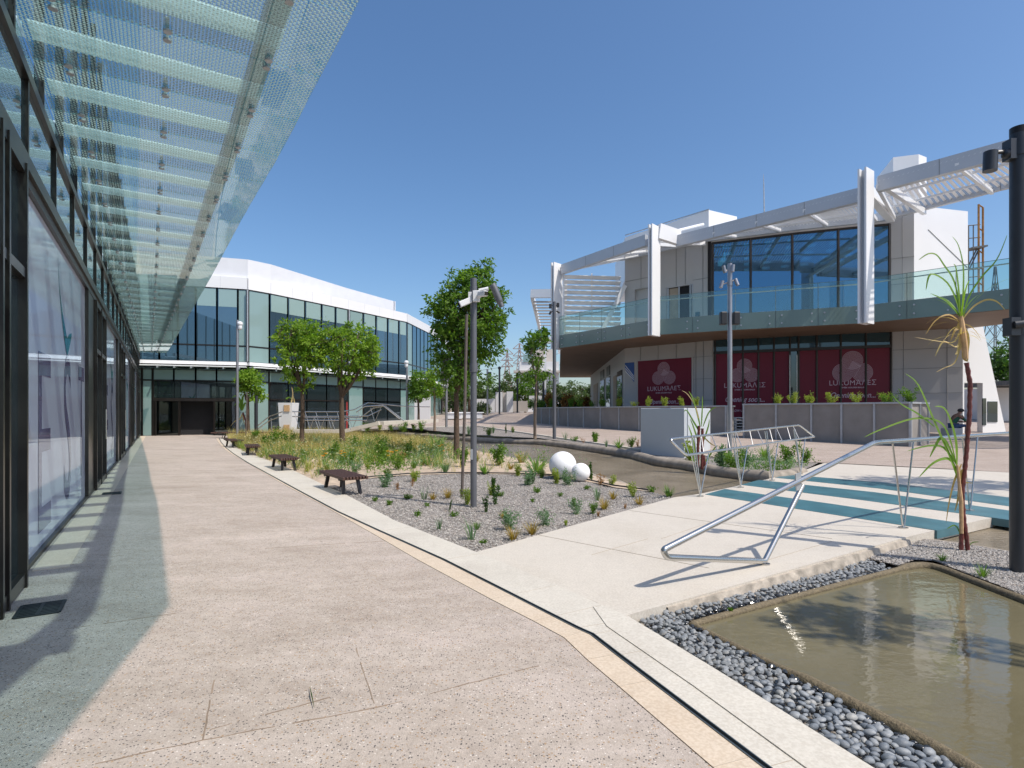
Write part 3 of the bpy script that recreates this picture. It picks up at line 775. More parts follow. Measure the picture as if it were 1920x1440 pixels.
while y < S1: m.lb(-.1, .026, y - .022, y + .022, 3.732, 4.458); y += 1.615
put(m.lb(-.1, .035, -9, S1, 4.46, 4.56), 'clerestory_frame', 'bronze_frame', sf)
put(LB().lb(-.1, .0, -9, S1, 3.732, 4.458), 'clerestory_glass', 'shop_glass', sf)
put(LB().lb(-.1, -.01, -9, S1, 4.562, 8.6), 'upper_glazing', 'upper_glass', sf)
m = LB(); y = -9
while y < S1: m.lb(-.1, .03, y - .025, y + .025, 4.565, 8.6); y += 1.37
put(m, 'upper_mullion', 'dark_frame', sf)
put(LB().lb(-.1, .02, -9, S1, .002, .045), 'sill', 'dark_frame', sf)
put(LB().lb(.05, .32, -.2, S1, -.01, .006), 'threshold_strip', 'sandstone_band', sf)
def flat_letters(txt, size, mat, name, parent, M, sx=1, off=0, shear=0, spacing=1, depth=0.0):
    cu = bpy.data.curves.new(name, 'FONT'); cu.body = txt; cu.size = size; cu.align_x = 'CENTER'; cu.shear = shear; cu.space_character = spacing; cu.offset = off; cu.extrude = depth
    to = bpy.data.objects.new('tmp_text', cu); COL.objects.link(to)
    dg = bpy.context.evaluated_depsgraph_get(); dg.update()
    me = bpy.data.meshes.new_from_object(to.evaluated_get(dg)); bpy.data.objects.remove(to); bpy.data.curves.remove(cu)
    me.transform(Matrix.Diagonal((sx, 1, 1, 1))); me.transform(M)
    me.materials.clear(); me.materials.append(MATS[mat])
    o = bpy.data.objects.new(name, me); COL.objects.link(o); o.name = name
    if parent:
        o.parent = parent; o.matrix_parent_inverse = (Matrix.Translation(parent.location) @ parent.rotation_euler.to_matrix().to_4x4()).inverted()
    return o
Mwall = Matrix(((0, 0, 1, 0), (1, 0, 0, 0), (0, 1, 0, 0), (0, 0, 0, 1)))  # text x -> y, y -> z, z -> x
bays = [(-.66, 4.84), (8.3, 12.6), (16.4, 20.8), (24.6, 28.9)]
for i, (a, b_) in enumerate(bays):
    ps = put(LB().lb(-.1, -.02, a, b_, .045, 3.50), 'window_poster', 'poster_glass', sf)
    put(LB().lb(-.1, .03, a - .04, a, .045, 3.50), 'window_post', 'bronze_frame', sf)
    put(LB().lb(-.1, .03, b_, b_ + .045, .045, 3.50), 'window_post', 'bronze_frame', sf)
    for txt, yc, zc, sz, sx in (('E', .95, .2, 2.75, .72), ('S', 2.75, .3, 2.75, .62), ('T', 4.32, .45, 2.5, .5)):
        if max(a, 0) + yc > b_ - .3: continue
        o = flat_letters(txt, sz, 'poster_letter', 'poster_letter', None, Matrix.Translation((-.017, max(a, 0) + yc, zc)) @ Mwall, sx)
        o.parent = ps
    m = LB(); pts = []
    for k in range(17):
        t = k / 16; yy = max(a, 0) + 1.9 + 1.25 * t ** 1.5; zz = 3.45 - 1.4 * t ** .7 if t < .75 else 3.45 - 1.4 * .75 ** .7 + (t - .75) * .9
        pts.append((yy, zz))
    th = [.02 + .10 * math.sin(math.pi * min(1, (k / 16) ** 2.2)) for k in range(17)]
    vs = [(-.0165, y_, z_ + t_) for (y_, z_), t_ in zip(pts, th)] + [(-.0165, y_, z_ - t_) for (y_, z_), t_ in zip(pts, th)]
    m.add(vs, [(k, k + 17, k + 18, k + 1) for k in range(16)])
    o = m.build('poster_swoosh', 'poster_teal'); o.parent = ps
piers = [(4.91, 5.9), (12.67, 13.6), (20.87, 21.8), (28.97, 29.9)]
for a, b_ in piers: put(LB().lb(-.1, .012, a, b_, .045, 3.50), 'pier', 'dark_stone', sf)
doors = [(-3.0, -.73, .11), (5.95, 8.2, .06), (13.65, 16.3, .05), (21.85, 24.5, .05), (29.95, S1, .05)]
for i, (a, b_, pr) in enumerate(doors):
    a2 = a
    fr = LB(); ys = [a2 + .05, (a2 + b_) / 2 - .05, b_ - .05] if i else [a2, -1.62, -1.42, -.775]
    for y_ in ys: fr.lb(-.1, pr, y_ - .024, y_ + .024, .0, 3.50)
    for z_ in ((.02, .12), (2.55, 2.63), (3.42, 3.502)): fr.lb(-.1, pr - .012, a2 + .02, b_ - .02, *z_)
    d_ = put(fr, 'entrance_door', 'bronze_frame', sf)
    g_ = LB().lb(-.1, pr - .06, a2 + .04, b_ - .06, .05, 3.45).build('door_pane', 'shop_glass'); g_.parent = d_
    hy = (a2 + b_) / 2 + .15 if i else -2.2; h_ = MB().tube([V((pr + .05, hy, .9)), V((pr + .05, hy, 1.5))], .012, 8).build('door_handle', 'steel'); h_.parent = d_
put(LB().lb(-.1, -.02, -9, -3.05, .045, 3.50), 'side_glazing', 'shop_glass', sf)
# ---- glass canopy
cn = empty('glass_canopy', LF(0, 0, 4.7), 'sloping canopy of dotted greenish glass with white fins above the walkway', 'canopy', rz=RF)
def wcan(y):  # canopy width along its length
    T = [(-20, 2.42), (-5.2, 2.50), (1, 2.40), (4, 2.28), (9, 2.15), (15, 1.95), (22, 1.72), (31.5, 1.38)]
    for (a, wa), (b_, wb) in zip(T, T[1:]):
        if y <= b_: return wa + (wb - wa) * (y - a) / (b_ - a)
    return 1.38
YC = -4.9; XC = 2.42        # bend of the outer edge
def edge_x(y):
    return wcan(y) if y > YC else wcan(YC) + (YC - y) * -math.tan(R(14))
yj = [-9.47 + 1.07 * k for k in range(39)]; yj = [y for y in yj if y < 31.6] + [31.6]
def canopy_z(x): return .13 + .02 * x
for a, b_ in zip(yj, yj[1:]):
    m = MB(); e = .006
    ys = [a + e] + ([YC] if a < YC < b_ else []) + [b_ - e]
    top = [(-.0, y) for y in ys] + [(edge_x(y), y) for y in reversed(ys)]
    k = len(top); vs = [(x, y, canopy_z(x)) for x, y in top] + [(x, y, canopy_z(x) + .018) for x, y in top]
    m.add(vs, [tuple(range(k))[::-1], tuple(range(k, 2 * k))] + [(i, (i + 1) % k, (i + 1) % k + k, i + k) for i in range(k)])
    if b_ > -9: o = m.build('glass_pane', 'canopy_glass'); o.parent = cn
fin = LB(); 
for y in yj[:-1]:
    if y < -8.5: continue
    x1 = edge_x(y) - .42
    fin.lb(.02, x1, y - .40, y - .09, .27, .29)
    fin.lb(.02, x1, y - .24, y - .22, .301, .34)
put(fin, 'fin', 'fin_white', cn)
m = MB(); bp = [(edge_x(y) - .50, y, .40) for y in [-9, -5, -3, YC] + list(range(0, 32, 2)) + [31.5]]
for a, b_ in zip(bp, bp[1:]): m.bar(a, b_, .16, .17)
o = m.build('edge_beam', 'grey_cladding'); o.parent = cn
ft = None
for y in yj[:-1]:
    if y < -2: continue
    for fx in (.28, 1.1, None):
        x = fx if fx is not None else edge_x(y) - .5
        if fx == 1.1: x = edge_x(y) * .45
        if ft is None:
            m = MB()
            for dy in (-.07, .07):
                m.tube([(0, dy, -.03), (0, dy, -.012)], .035, 12); m.tube([(0, dy, -.012), (0, dy, .10)], .012, 6)
            m.tube([(0, -.07, .10), (0, .07, .10)], .016, 6)
            ft = m.mesh('glass_fixing', 'galvanised')
        o = bpy.data.objects.new('glass_fixing', ft); COL.objects.link(o); o.parent = cn; o.location = (x, y, canopy_z(x))
# grates
def grate(px, py, sx, sy, label):
    c = G(px, py, .004); t = empty('drain_grate', c, label, 'drain grate', 'drain grates beside the shopfront', rz=RF)
    m = LB()
    for i in range(9): m.lb(-sx / 2, sx / 2, -sy / 2 + i * sy / 8 - .011, -sy / 2 + i * sy / 8 + .011, -.002, .006)
    for x_ in (-sx / 2, 0, sx / 2): m.lb(x_ - .011, x_ + .011, -sy / 2, sy / 2, -.002, .0065)
    put(m, 'grate', 'cast_iron', t); put(LB().lb(-sx / 2, sx / 2, -sy / 2, sy / 2, -.003, .0005), 'grate_opening', 'groove', t)
grate(76, 1142, .25, .30, 'black iron drain grate nearest the camera beside the glass door')
grate(210, 925, .26, .32, 'small black drain grate farther along the shopfront near the second door')

# ================================================================== BACK LEFT CURTAIN-WALL BUILDING
cb = empty('curtain_wall_building', (-16.7, 35.7, 0), 'curved two storey building with blue glass and white perforated parapet behind the trees', 'building')
CP = [(-24, 33.35), (-16.7, 35.7), (-15.8, 36.9), (-12.4, 42.6), (-9.1, 48.6), (-7.9, 57.6), (-7.6, 78)]
def cpt(px): p = on_poly(px, CP); return (p.x, p.y)
core = [(x - .35, y + .35) for x, y in CP]
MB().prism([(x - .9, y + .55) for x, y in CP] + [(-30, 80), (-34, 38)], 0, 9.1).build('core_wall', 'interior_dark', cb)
def cladding(P_, z0, z1, th, off, name, mat):
    m = MB()
    for a, b_ in zip(P_, P_[1:]): m.wall(a, b_, z0, z1, th, off)
    return m.build(name, mat, cb)
cladding(CP, 9.16, 9.88, .6, -.2, 'white_fascia', 'white_cladding')
PP = [(-24, 33.3), (-16.7, 35.75), (-15.7, 37.0), (-12.8, 44.1), (-10.25, 49.3)]
# perforated parapet, leaning back a little
m = MB()
MB2 = MB()
for a, b_ in zip(PP, PP[1:]):
    m.wall(a, b_, 9.92, 11.1, .12, -.15)
m.wall(PP[-1], (-16, 52), 9.92, 11.1, .12, .1)
pm, pn, pb = newmat('perforated_white'); pc = coords(pn, (1, 1, 1)); v = N(pn, 'ShaderNodeTexVoronoi'); v.inputs['Scale'].default_value = 9; v.inputs['Randomness'].default_value = 0; pn.links.new(pc, v.inputs['Vector'])
pn.links.new(ramp(pn, v.outputs['Distance'], [(.28, (.55, .56, .58)), (.34, (.72, .73, .75))]), pb.inputs['Base Color']); pb.inputs['Roughness'].default_value = .5
m.build('parapet', 'parapet_white', cb)
m = MB(); acc = 0
for a, b_ in zip(CP[:-1], CP[1:-1]):
    a3, b3 = V((*a, 0)), V((*b_, 0)); L = (b3 - a3).length; k = int(L / 1.45); d = (b3 - a3) / L; nn = V((d.y, -d.x, 0))
    for j in range(k + 1):
        p = a3 + d * (j * L / max(1, k)) + nn * .102; m.bar(p + V((0, 0, 9.17)), p + V((0, 0, 9.88)), .02, .004, up=nn)
m.build('fascia_joint', 'parapet_joint', cb)
cladding(CP, 4.36, 4.56, .5, .0, 'white_band', 'white_cladding')
cladding(CP, 4.02, 4.08, .9, .5, 'rain_canopy', 'balustrade_glass')
cladding(CP, 4.20, 4.26, .5, .45, 'canopy_rail', 'white_cladding')
m = MB()
for px in (302, 333, 364, 394, 423, 452, 480, 520, 560, 600, 640, 680, 715, 745):
    p = V((*cpt(px), 0)); m.bar(p + V((.3, -.9, 4.1)), p + V((0, -.1, 4.2)), .06, .1)
m.build('canopy_bracket', 'galvanised', cb)
def cpane(x0, x1, z0, z1, mat, name='window', parent=None, prj=0.0):
    """pane following the facade between two photo columns; splits at facade corners"""
    a, b_ = cpt(x0), cpt(x1)
    mid = [q for q in CP if a[0] + .02 < q[0] < b_[0] - .02]
    m = MB(); pts = [a] + mid + [b_]
    for p, q_ in zip(pts, pts[1:]): m.wall(p, q_, z0, z1, .1, prj)
    return m.build(name, mat, parent or cb)
up = [(262, 300, 'g'), (300, 335, 'g'), (335, 368, 'g'), (368, 408, 'b'), (408, 447, 'b'), (447, 464, 'p'), (466, 505, 'p'), (505, 539, 'b'), (539, 571, 'b'), (571, 602, 'b'), (602, 628, 'b'), (628, 652, 'b'), (655, 680, 'p'), (680, 704, 'b'), (704, 726, 'b'), (726, 747, 'b'), (747, 762, 'b'), (763, 772, 'p'), (772, 780, 'g'), (780, 787, 'g'), (787, 794, 'g'), (794, 801, 'g'), (801, 807, 'g'), (807, 813, 'g'), (813, 820, 'p'), (820, 826, 'g')]
fr = MB()
for x0, x1, k in up:
    o = cpane(x0 + .8, x1 - .8, 5.62, 9.16, {'g': 'curtain_glass', 'b': 'curtain_glass', 'p': 'pale_panel'}[k])
    if k == 'b': cpane(x0 + 2.2, x1 - 2, 8.0, 9.13, 'blind_panel', 'blind', o, .012)
    cpane(x0 + .8, x1 - .8, 4.6, 5.53, 'pale_panel' if k == 'p' else 'curtain_glass', 'lower_window')
    for x in (x0, x1):
        p = V((*cpt(x), 0)); fr.bar(p + V((0, 0, 4.56)), p + V((0, 0, 9.16)), .09, .2)
fr.build('mullion', 'bronze_frame', cb)
cladding(CP, 5.53, 5.62, .14, 0, 'transom', 'bronze_frame')
cladding(CP, 9.10, 9.158, .16, .0, 'head_rail', 'bronze_frame')
for px in (463.5, 653.5):
    p = V((*cpt(px), 0)) + V((.12, -.22, 0)); MB().tube([p + V((0, 0, 4.6)), p + V((0, 0, 9.1))], .05, 8).build('downpipe', 'galvanised', cb)
# ground floor
lo = [(257, 267, 'p'), (268, 287, 'p'), (288, 327, 'd'), (327, 368, 'd'), (368, 407, 'd'), (407, 445, 'd'), (447, 478, 'p'), (480, 504, 'p'), (505, 540, 'd'), (540, 575, 'd'), (575, 612, 'd'), (612, 652, 'd'), (653, 680, 'p'), (681, 704, 'd'), (704, 726, 'd'), (726, 750, 'd'), (750, 764, 'p'), (765, 780, 'p'), (780, 800, 'd'), (800, 826, 'p')]
fr = MB()
for x0, x1, k in lo:
    if k == 'p': cpane(x0 + .6, x1 - .6, .02, 3.33, 'pale_panel', 'pale_panel')
    else: cpane(x0 + .6, x1 - .6, 2.3, 3.30, 'dark_glass', 'shop_window')
    cpane(x0 + .6, x1 - .6, 3.4, 4.0, 'pale_panel', 'transom_panel')
    if k == 'd' and x0 > 450: cpane(x0 + .6, x1 - .6, .05, 2.2, 'dark_glass', 'shop_window')
    for x in (x0, x1):
        p = V((*cpt(x), 0)); fr.bar(p + V((0, 0, 3.3)), p + V((0, 0, 4.1)), .08, .18)
        if k == 'p' or x0 > 450: fr.bar(p, p + V((0, 0, 3.3)), .08, .18)
        elif x in (288, 445): fr.bar(p, p + V((0, 0, 3.3)), .12, .2)
fr.build('shop_mullion', 'bronze_frame', cb)
cladding(CP, 3.32, 3.39, .16, .0, 'shop_head', 'bronze_frame')
cladding(CP, 4.0, 4.02, .16, .0, 'shop_cornice', 'dark_frame')
cladding([cpt(288), cpt(445)], 2.1, 2.28, .22, .02, 'door_lintel', 'bronze_frame')
cladding([cpt(505), cpt(652)], 2.2, 2.29, .2, .0, 'window_rail', 'bronze_frame')
for x0, x1 in ((293, 337), (403, 443)):
    o = cpane(x0 + 1, x1 - 1, .06, 2.08, 'door_glass', 'glass_door', None, .05)
    m = MB()
    for x in (x0, x1): p = V((*cpt(x), 0)) + V((.02, -.07, 0)); m.bar(p, p + V((0, 0, 2.1)), .09, .12)
    a, b_ = V((*cpt(x0), .06)), V((*cpt(x1), .06)); m.bar(a, b_, .12, .1); m.build('door_frame', 'bronze_frame', o)
m = MB()  # red panels seen inside the middle shop
m.wall(cpt(648), cpt(651), .1, 2.2, .14, 0); m.build('red_panel', 'red_panel', cb)
# interior of the entrance: floor and far wall so that the open door is a room
a, b_ = cpt(288), cpt(445)
# carve look: room set in front of the core wall
# ================================================================== RIGHT BUILDING
rb = empty('restaurant_building', (12.9, 36.4, 0), 'two storey white panelled building with glass balcony and maroon shop posters', 'building')
ZS, ZFl, ZF = 6.05, 6.28, 6.98
BC = [(3.5, 41), (8.5, 34.1), (12.6, 31.9), (18.3, 29.5), (22.4, 25.4), (30, 17.8)]
WL = [(10.0, 72), (8.2, 41.1), (12.9, 36.5), (17.5, 34.4), (22, 32.6), (24.8, 31.1)]
def chain(P_, z0, z1, th, off, name, mat, parent=rb):
    m = MB()
    for a, b_ in zip(P_, P_[1:]): m.wall(a, b_, z0, z1, th, off)
    return m.build(name, mat, parent)
slab = [(6.4, 76), (3.5, 41.0)] + BC[1:] + [(33.5, 21), (26.5, 28), (24, 34), (22, 50), (14, 76)]
MB().prism(slab, ZS, ZFl).build('balcony_slab', 'soffit', rb)
m = MB(); m.prism([(x * 1.0 + .04, y + .05) for x, y in slab], ZFl, ZFl + .35); m.build('slab_core', 'grey_cladding', rb)
# ground-floor white wall
ZG = .2
def facewall(a, b_, z0, z1, name='wall', mat='white_cladding', th=.3, parent=rb):
    m = MB(); m.wall(a, b_, z0, z1, th, -th / 2); return m.build(name, mat, parent)
def wp_(px): p = on_poly(px, WL[1:]); return (p.x, p.y)
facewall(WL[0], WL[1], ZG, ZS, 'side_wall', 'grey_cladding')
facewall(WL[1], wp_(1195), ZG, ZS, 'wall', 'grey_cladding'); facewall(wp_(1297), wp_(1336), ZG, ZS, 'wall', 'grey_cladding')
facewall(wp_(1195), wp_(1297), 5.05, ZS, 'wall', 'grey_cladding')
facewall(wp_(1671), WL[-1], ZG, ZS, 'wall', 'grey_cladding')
m = MB()
def joint_lines(pxs, zs, x0, x1, za, zb):
    for px in pxs:
        p = V((*wp_(px), 0)) + V((-.01, -.012, 0)); m.bar(p + V((0, 0, za)), p + V((0, 0, zb)), .025, .02)
    for z in zs:
        a, b_ = V((*wp_(x0), z)), V((*wp_(x1), z)); o_ = V((-.005, -.012, 0)); m.bar(a + o_, b_ + o_, .02, .022)
joint_lines((1305, 1319), (5.05, 3.6, 2.2), 1299, 1335, ZG, ZS); joint_lines((1201, 1234, 1268), (), 0, 0, 5.1, ZS)
joint_lines((1694, 1776), (5.0, 3.9, 2.5), 1672, 1805, ZG, ZS)
m.build('panel_joint', 'seam', rb)
# shop windows with maroon posters
def frame_at(pa, pb):
    a, b_ = V((*pa, 0)), V((*pb, 0)); d = (b_ - a).normalized(); nn = V((d.y, -d.x, 0)); return a, b_, d, nn
def wallM(c, d, nn, z): # matrix placing text (x right, y up) on a wall
    return Matrix(((d.x, 0, nn.x, c.x), (d.y, 0, nn.y, c.y), (0, 1, 0, z), (0, 0, 0, 1)))
def logo(M, r, parent):
    bgm, ln = MB(), MB()
    cs = [(-.92 * r, -.72 * r), (.92 * r, -.72 * r), (0, .62 * r)]
    def ring(mb, c, r0, r1, z, a0=0, a1=2 * math.pi, k=40):
        vs = []
        for i in range(k + 1):
            t = a0 + (a1 - a0) * i / k
            vs += [M @ V((c[0] + r0 * math.cos(t), c[1] + r0 * math.sin(t), z)), M @ V((c[0] + r1 * math.cos(t), c[1] + r1 * math.sin(t), z))]
        mb.add(vs, [(2 * i, 2 * i + 1, 2 * i + 3, 2 * i + 2) for i in range(k)])
    for z, c in ((.004, cs[1]), (.008, cs[0])):
        ring(bgm, c, .0, r * 1.02, z)
        for k in range(1, 11): ring(ln, c, r * (k / 10) - .038 * r, r * k / 10, z + .002)
    # top lobe drawn out towards the left lobe
    c = cs[2]; dx, dy = cs[0][0] * .75 - c[0], cs[0][1] * 1.0 - c[1]; ang = math.atan2(dy, dx)
    ring(bgm, c, 0, r * 1.02, .012)
    L = math.hypot(dx, dy)
    ux, uy = math.cos(ang), math.sin(ang); px_, py_ = -uy, ux
    def strip(mb, o0, o1, z, l0=0, l1=L):
        q = [M @ V((c[0] + ux * l + px_ * o, c[1] + uy * l + py_ * o, z)) for l, o in ((l0, o0), (l1, o0), (l1, o1), (l0, o1))]
        mb.add(q, [(0, 1, 2, 3)])
    strip(bgm, .02 * r, r * 1.0, .0125)
    for k in range(1, 11):
        a0 = ang - math.pi / 2 if False else ang + math.pi / 2
        ring(ln, c, r * (k / 10) - .038 * r, r * k / 10, .0145)
        strip(ln, r * k / 10 - .038 * r, r * k / 10, .0150)
    bo = bgm.build('emblem_ground', 'maroon', parent); lo_ = ln.build('emblem_lines', 'poster_pink', parent)
def poster(pa, pb, z0, z1, cx_px, lw, zlogo, rl, ztext, stext, open_z, small=True):
    m = MB(); m.wall(pa, pb, z0, z1, .08, .0); po = m.build('shop_poster', 'maroon', rb)
    a, b_, d, nn = frame_at(pa, pb)
    return po, a, b_, d, nn
p1, a, b_, d, nn = poster(wp_(1195), wp_(1297), 1.0, 5.05, 0, 0, 0, 0, 0, 0, 0)
def brand(p, d, nn, c, zl, r, zt_, st, zo, so, parent, tail='Opening soon...'):
    logo(wallM(c + nn * .045, d, nn, zl), r, parent)
    flat_letters('LUKUM\u0386\u039bE\u03a3', st, 'poster_pink', 'shop_name', parent, wallM(c + nn * .05, d, nn, zt_), .95, .0, 0, 1.06)
    flat_letters('GREEK GOLDEN BALLS', st * .25, 'poster_pink', 'tagline', parent, wallM(c + nn * .05, d, nn, zt_ - st * .42), 1.1, .004)
    flat_letters(tail, so, 'poster_pink', 'opening_text', parent, wallM(c + nn * .05, d, nn, zo), .8, .005, .35)
c = V((*wp_(1245), 0)); brand(p1, d, nn, c, 4.12, .46, 2.9, .44, 2.0, .44, p1)
m = MB()
for px in (1194.5, 1297.5):
    p = V((*wp_(px), 0)); m.bar(p + V((0, 0, 1)), p + V((0, 0, 5.08)), .08, .2)
m.build('window_frame', 'grey_cladding', p1)
# wide shopfront
XS = [1340, 1366, 1392, 1421, 1450, 1480, 1489, 1496, 1530, 1575, 1622, 1669]
for x0, x1 in ((1340, 1480), (1496, 1669)):
    mid = [q for q in WL if x0 < q[0] / q[1] * F + CX < x1]; pts = [wp_(x0)] + mid + [wp_(x1)]
    m = MB()
    for p, q_ in zip(pts, pts[1:]): m.wall(p, q_, .95, 5.15, .08, 0)
    m.build('shop_poster', 'maroon', rb)
posters = [o for o in bpy.data.objects if o.name.startswith('shop_poster')]
a, b_, d, nn = frame_at(wp_(1360), wp_(1420)); c = V((*wp_(1396), 0)); brand(posters[1], d, nn, c, 4.08, .44, 2.98, .42, 2.08, .46, posters[1])
flat_letters('FOLLOW US  LUKUMADES', .2, 'poster_pink', 'small_print', posters[1], wallM(c + nn * .05, d, nn, 1.45), .8, .003)
a, b_, d, nn = frame_at(wp_(1575), wp_(1625)); c = V((*wp_(1598), 0)); brand(posters[2], d, nn, c, 4.15, .54, 3.02, .42, 2.28, .46, posters[2])
m = MB()
for px in XS:
    if px in (1489,): continue
    p = V((*wp_(px), 0)); m.bar(p + V((0, -.02, .9)), p + V((0, -.02, ZS)), .085, .2)
chain([wp_(1338)] + [q for q in WL[2:5] if 1340 < q[0] / q[1] * F + CX < 1665] + [wp_(1670)], 5.15, 5.32, .24, .03, 'shop_transom', 'dark_frame')
m.build('shop_frame', 'dark_frame', rb)
chain([wp_(1338)] + [q for q in WL[2:5] if 1340 < q[0] / q[1] * F + CX < 1665] + [wp_(1670)], 5.32, ZS, .08, 0, 'shop_upper_glass', 'teal_dark_glass')
chain([wp_(1480), wp_(1497)], .95, 5.15, .06, -.05, 'shop_entrance', 'dark_glass')
m = MB()
for px in (1481.5, 1494.5):
    p = V((*wp_(px), 0)) + V((-.1, -.18, 0)); m.tube([p + V((0, 0, 1.3)), p + V((0, 0, 4.9))], .03, 8)
m.build('pull_handle', 'steel', rb)
# blue banner at the corner, openings in the receding side wall
bn = empty('blue_banner', (8.4, 40.8, 4.5), 'blue and white diagonal banner beside the left maroon poster', 'banner')
a, b_, d, nn = frame_at(WL[1], wp_(1195))
def tri_on(m, pts, off_): m.add([(V((*WL[1], 0)) + d * u + nn * off_ + V((0, 0, z))) for u, z in pts], [tuple(range(len(pts)))])
m = MB(); tri_on(m, [(.02, 5.0), (.02, 4.55), (.80, 3.55), (.80, 5.0)], .02); m.build('banner_cloth', 'blue_sign', bn)
m = MB()
for k in range(3):
    o_ = .13 * k; tri_on(m, [(.05, 4.86 - o_ * 1.6), (.05, 4.78 - o_ * 1.6), (.78, 3.95 - o_), (.78, 4.03 - o_)], .026)
m.build('banner_stripe', 'white_plastic', bn)
sd = (V((*WL[0], 0)) - V((*WL[1], 0))).normalized(); sn = V((-sd.y, sd.x, 0)); sn = sn if sn.x < 0 else -sn
for t0, t1, zz0, zz1, mt in ((1.2, 4.0, .3, 4.6, 'dark_glass'), (4.6, 6.5, .3, 4.4, 'beige_blind'), (9, 12, .3, 4.6, 'teal_dark_glass'), (9.2, 11.8, 4.75, 5.6, 'dark_frame'), (14, 18, .3, 4.6, 'dark_glass'), (14.2, 17.8, 4.75, 5.6, 'dark_frame'), (21, 26, .3, 4.6, 'beige_blind')):
    p = V((*WL[1], 0)); m = MB(); a_ = p + sd * t0 + sn * .0; e_ = p + sd * t1
    m.bar(a_ + V((0, 0, (zz0 + zz1) / 2)) + sn * .02, e_ + V((0, 0, (zz0 + zz1) / 2)) + sn * .02, .08, zz1 - zz0); m.build('side_window', mt, rb)
# terrace and steps before the entrance
tr = [wp_(1338), wp_(1672), (21.3, 30.8), (16.6, 32.4), (12.2, 34.4)]
MB().prism(tr, .1, .93).build('terrace', 'wood_deck', rb)
pal = empty('pallet_stack', (12.7, 33.3, .3), 'stack of pale grey pallets before the maroon entrance', 'pallets')
m = MB()
for k in range(5):
    for j in range(3): m.box((12.75 + .02 * k, 33.2 + .3 * j, .42 + .17 * k), (1.9, .12, .05))
for k in range(5):
    for j in range(4): m.box((11.95 + .55 * j, 33.4, .34 + .17 * k), (.12, .8, .09))
m.build('pallet', 'crate_grey', pal)
# lower right: lit side wall with slanted edge, doorway and window
a = V((24.8, 31.1, 0)); u = V((.97, .24, 0)).normalized(); un = V((u.y, -u.x, 0))
def side(uv, z): return a + u * uv + V((0, 0, z))
doorw = (.1, 1.35, .2, 3.05)
m = MB()
out_l = [(0, .2), (0.1, .2), (.1, 3.05), (1.42, 3.05), (1.42, .2), (3.15, .2), (1.45, 6.2), (0, 6.2)]
from mathutils.geometry import tessellate_polygon
tri = tessellate_polygon([[V((p[0], p[1], 0)) for p in out_l]])
vs = [side(x, z) for x, z in out_l] + [side(x, z) - un * .3 for x, z in out_l]; k = len(out_l)
m.add(vs, [tuple(t) for t in tri] + [tuple(i + k for i in t[::-1]) for t in tri] + [(i, (i + 1) % k, (i + 1) % k + k, i + k) for i in range(k)])
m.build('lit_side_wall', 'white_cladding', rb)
m = MB(); m.bar(side(1.5, .7) + un * .02 - V((0, 0, 0)), side(1.5, 2.2) + un * .02, .25, .04, up=un); m.bar(side(1.75, 1.45) + un * .02, side(2.45, 1.45) + un * .02, .04, 1.15); m.build('side_window', 'dark_glass', rb)
m = MB(); c_ = side(.7, 1.6) - un * 1.2; m.bar(side(.0, 1.6) - un * 1.3, side(1.5, 1.6) - un * 1.3, .1, 3.2); m.build('door_recess', 'grey_cladding', rb)
m = MB(); m.bar(side(.75, 1.0) - un * 1.22, side(1.2, 1.0) - un * 1.22, .06, 1.7); m.build('recess_door', 'interior_dark', rb)
m = MB(); m.bar(side(.0, 1.6) - un * .02 + un * -.3, side(.0, 1.6) - un * 1.3, .06, 3.2); m.build('recess_side', 'interior_dark', rb)
# balcony fascia glass and balustrade
facets = [(3.5, 41), (8.0, 34.8), (8.5, 34.1), (12.6, 31.9), (18.3, 29.5), (22.4, 25.4), (30, 17.8)]
fas = chain(BC, ZS + .012, ZF, .03, .06, 'fascia', 'fascia_glass')
m = MB(); bm_ = MB(); hr = []
acc = []
for a_, e_ in zip(BC, BC[1:]):
    A3, B3 = V((*a_, 0)), V((*e_, 0)); L = (B3 - A3).length; d_ = (B3 - A3) / L; n3 = V((d_.y, -d_.x, 0)); k = max(1, round(L / 1.9))
    for j in range(k):
        t0 = j * L / k; t1 = (j + 1) * L / k
        m.bar(A3 + d_ * t0 + n3 * .078 + V((0, 0, ZS + .02)), A3 + d_ * t0 + n3 * .078 + V((0, 0, ZF)), .015, .004, up=n3)
        for q_ in (t0 + .3, t1 - .3):
            for z in (ZS + .25, ZF - .25):
                p = A3 + d_ * q_ + n3 * .075 + V((0, 0, z)); MB().tube([p, p + n3 * .05], .045, 10).build('fascia_bolt', 'galvanised', fas)
m.build('fascia_joint', 'dark_frame', fas)
bal = MB(); jn = MB(); hrp = MB(); tp = MB()
for a_, e_ in zip(BC, BC[1:]):
    A3, B3 = V((*a_, 0)), V((*e_, 0)); L = (B3 - A3).length; d_ = (B3 - A3) / L; n3 = V((d_.y, -d_.x, 0)); k = max(1, round(L / 1.9))
    for j in range(k):
        bal.bar(A3 + d_ * (j * L / k + .02) + n3 * .06 + V((0, 0, 7.66)), A3 + d_ * ((j + 1) * L / k - .02) + n3 * .06 + V((0, 0, 7.66)), .02, 1.34)
        jn.bar(A3 + d_ * (j * L / k) + n3 * .06 + V((0, 0, 6.99)), A3 + d_ * (j * L / k) + n3 * .06 + V((0, 0, 8.33)), .022, .022)
    hrp.tube([A3 + V((0, 0, 8.12)), B3 + V((0, 0, 8.12))], .035, 8); tp.bar(A3 + n3 * .06 + V((0, 0, 8.34)), B3 + n3 * .06 + V((0, 0, 8.34)), .03, .02)
bo = bal.build('balustrade', 'balustrade_glass', rb); jn.build('glass_joint', 'fascia_glass', bo); hrp.build('handrail', 'steel', bo); tp.build('glass_edge', 'fascia_glass', bo)
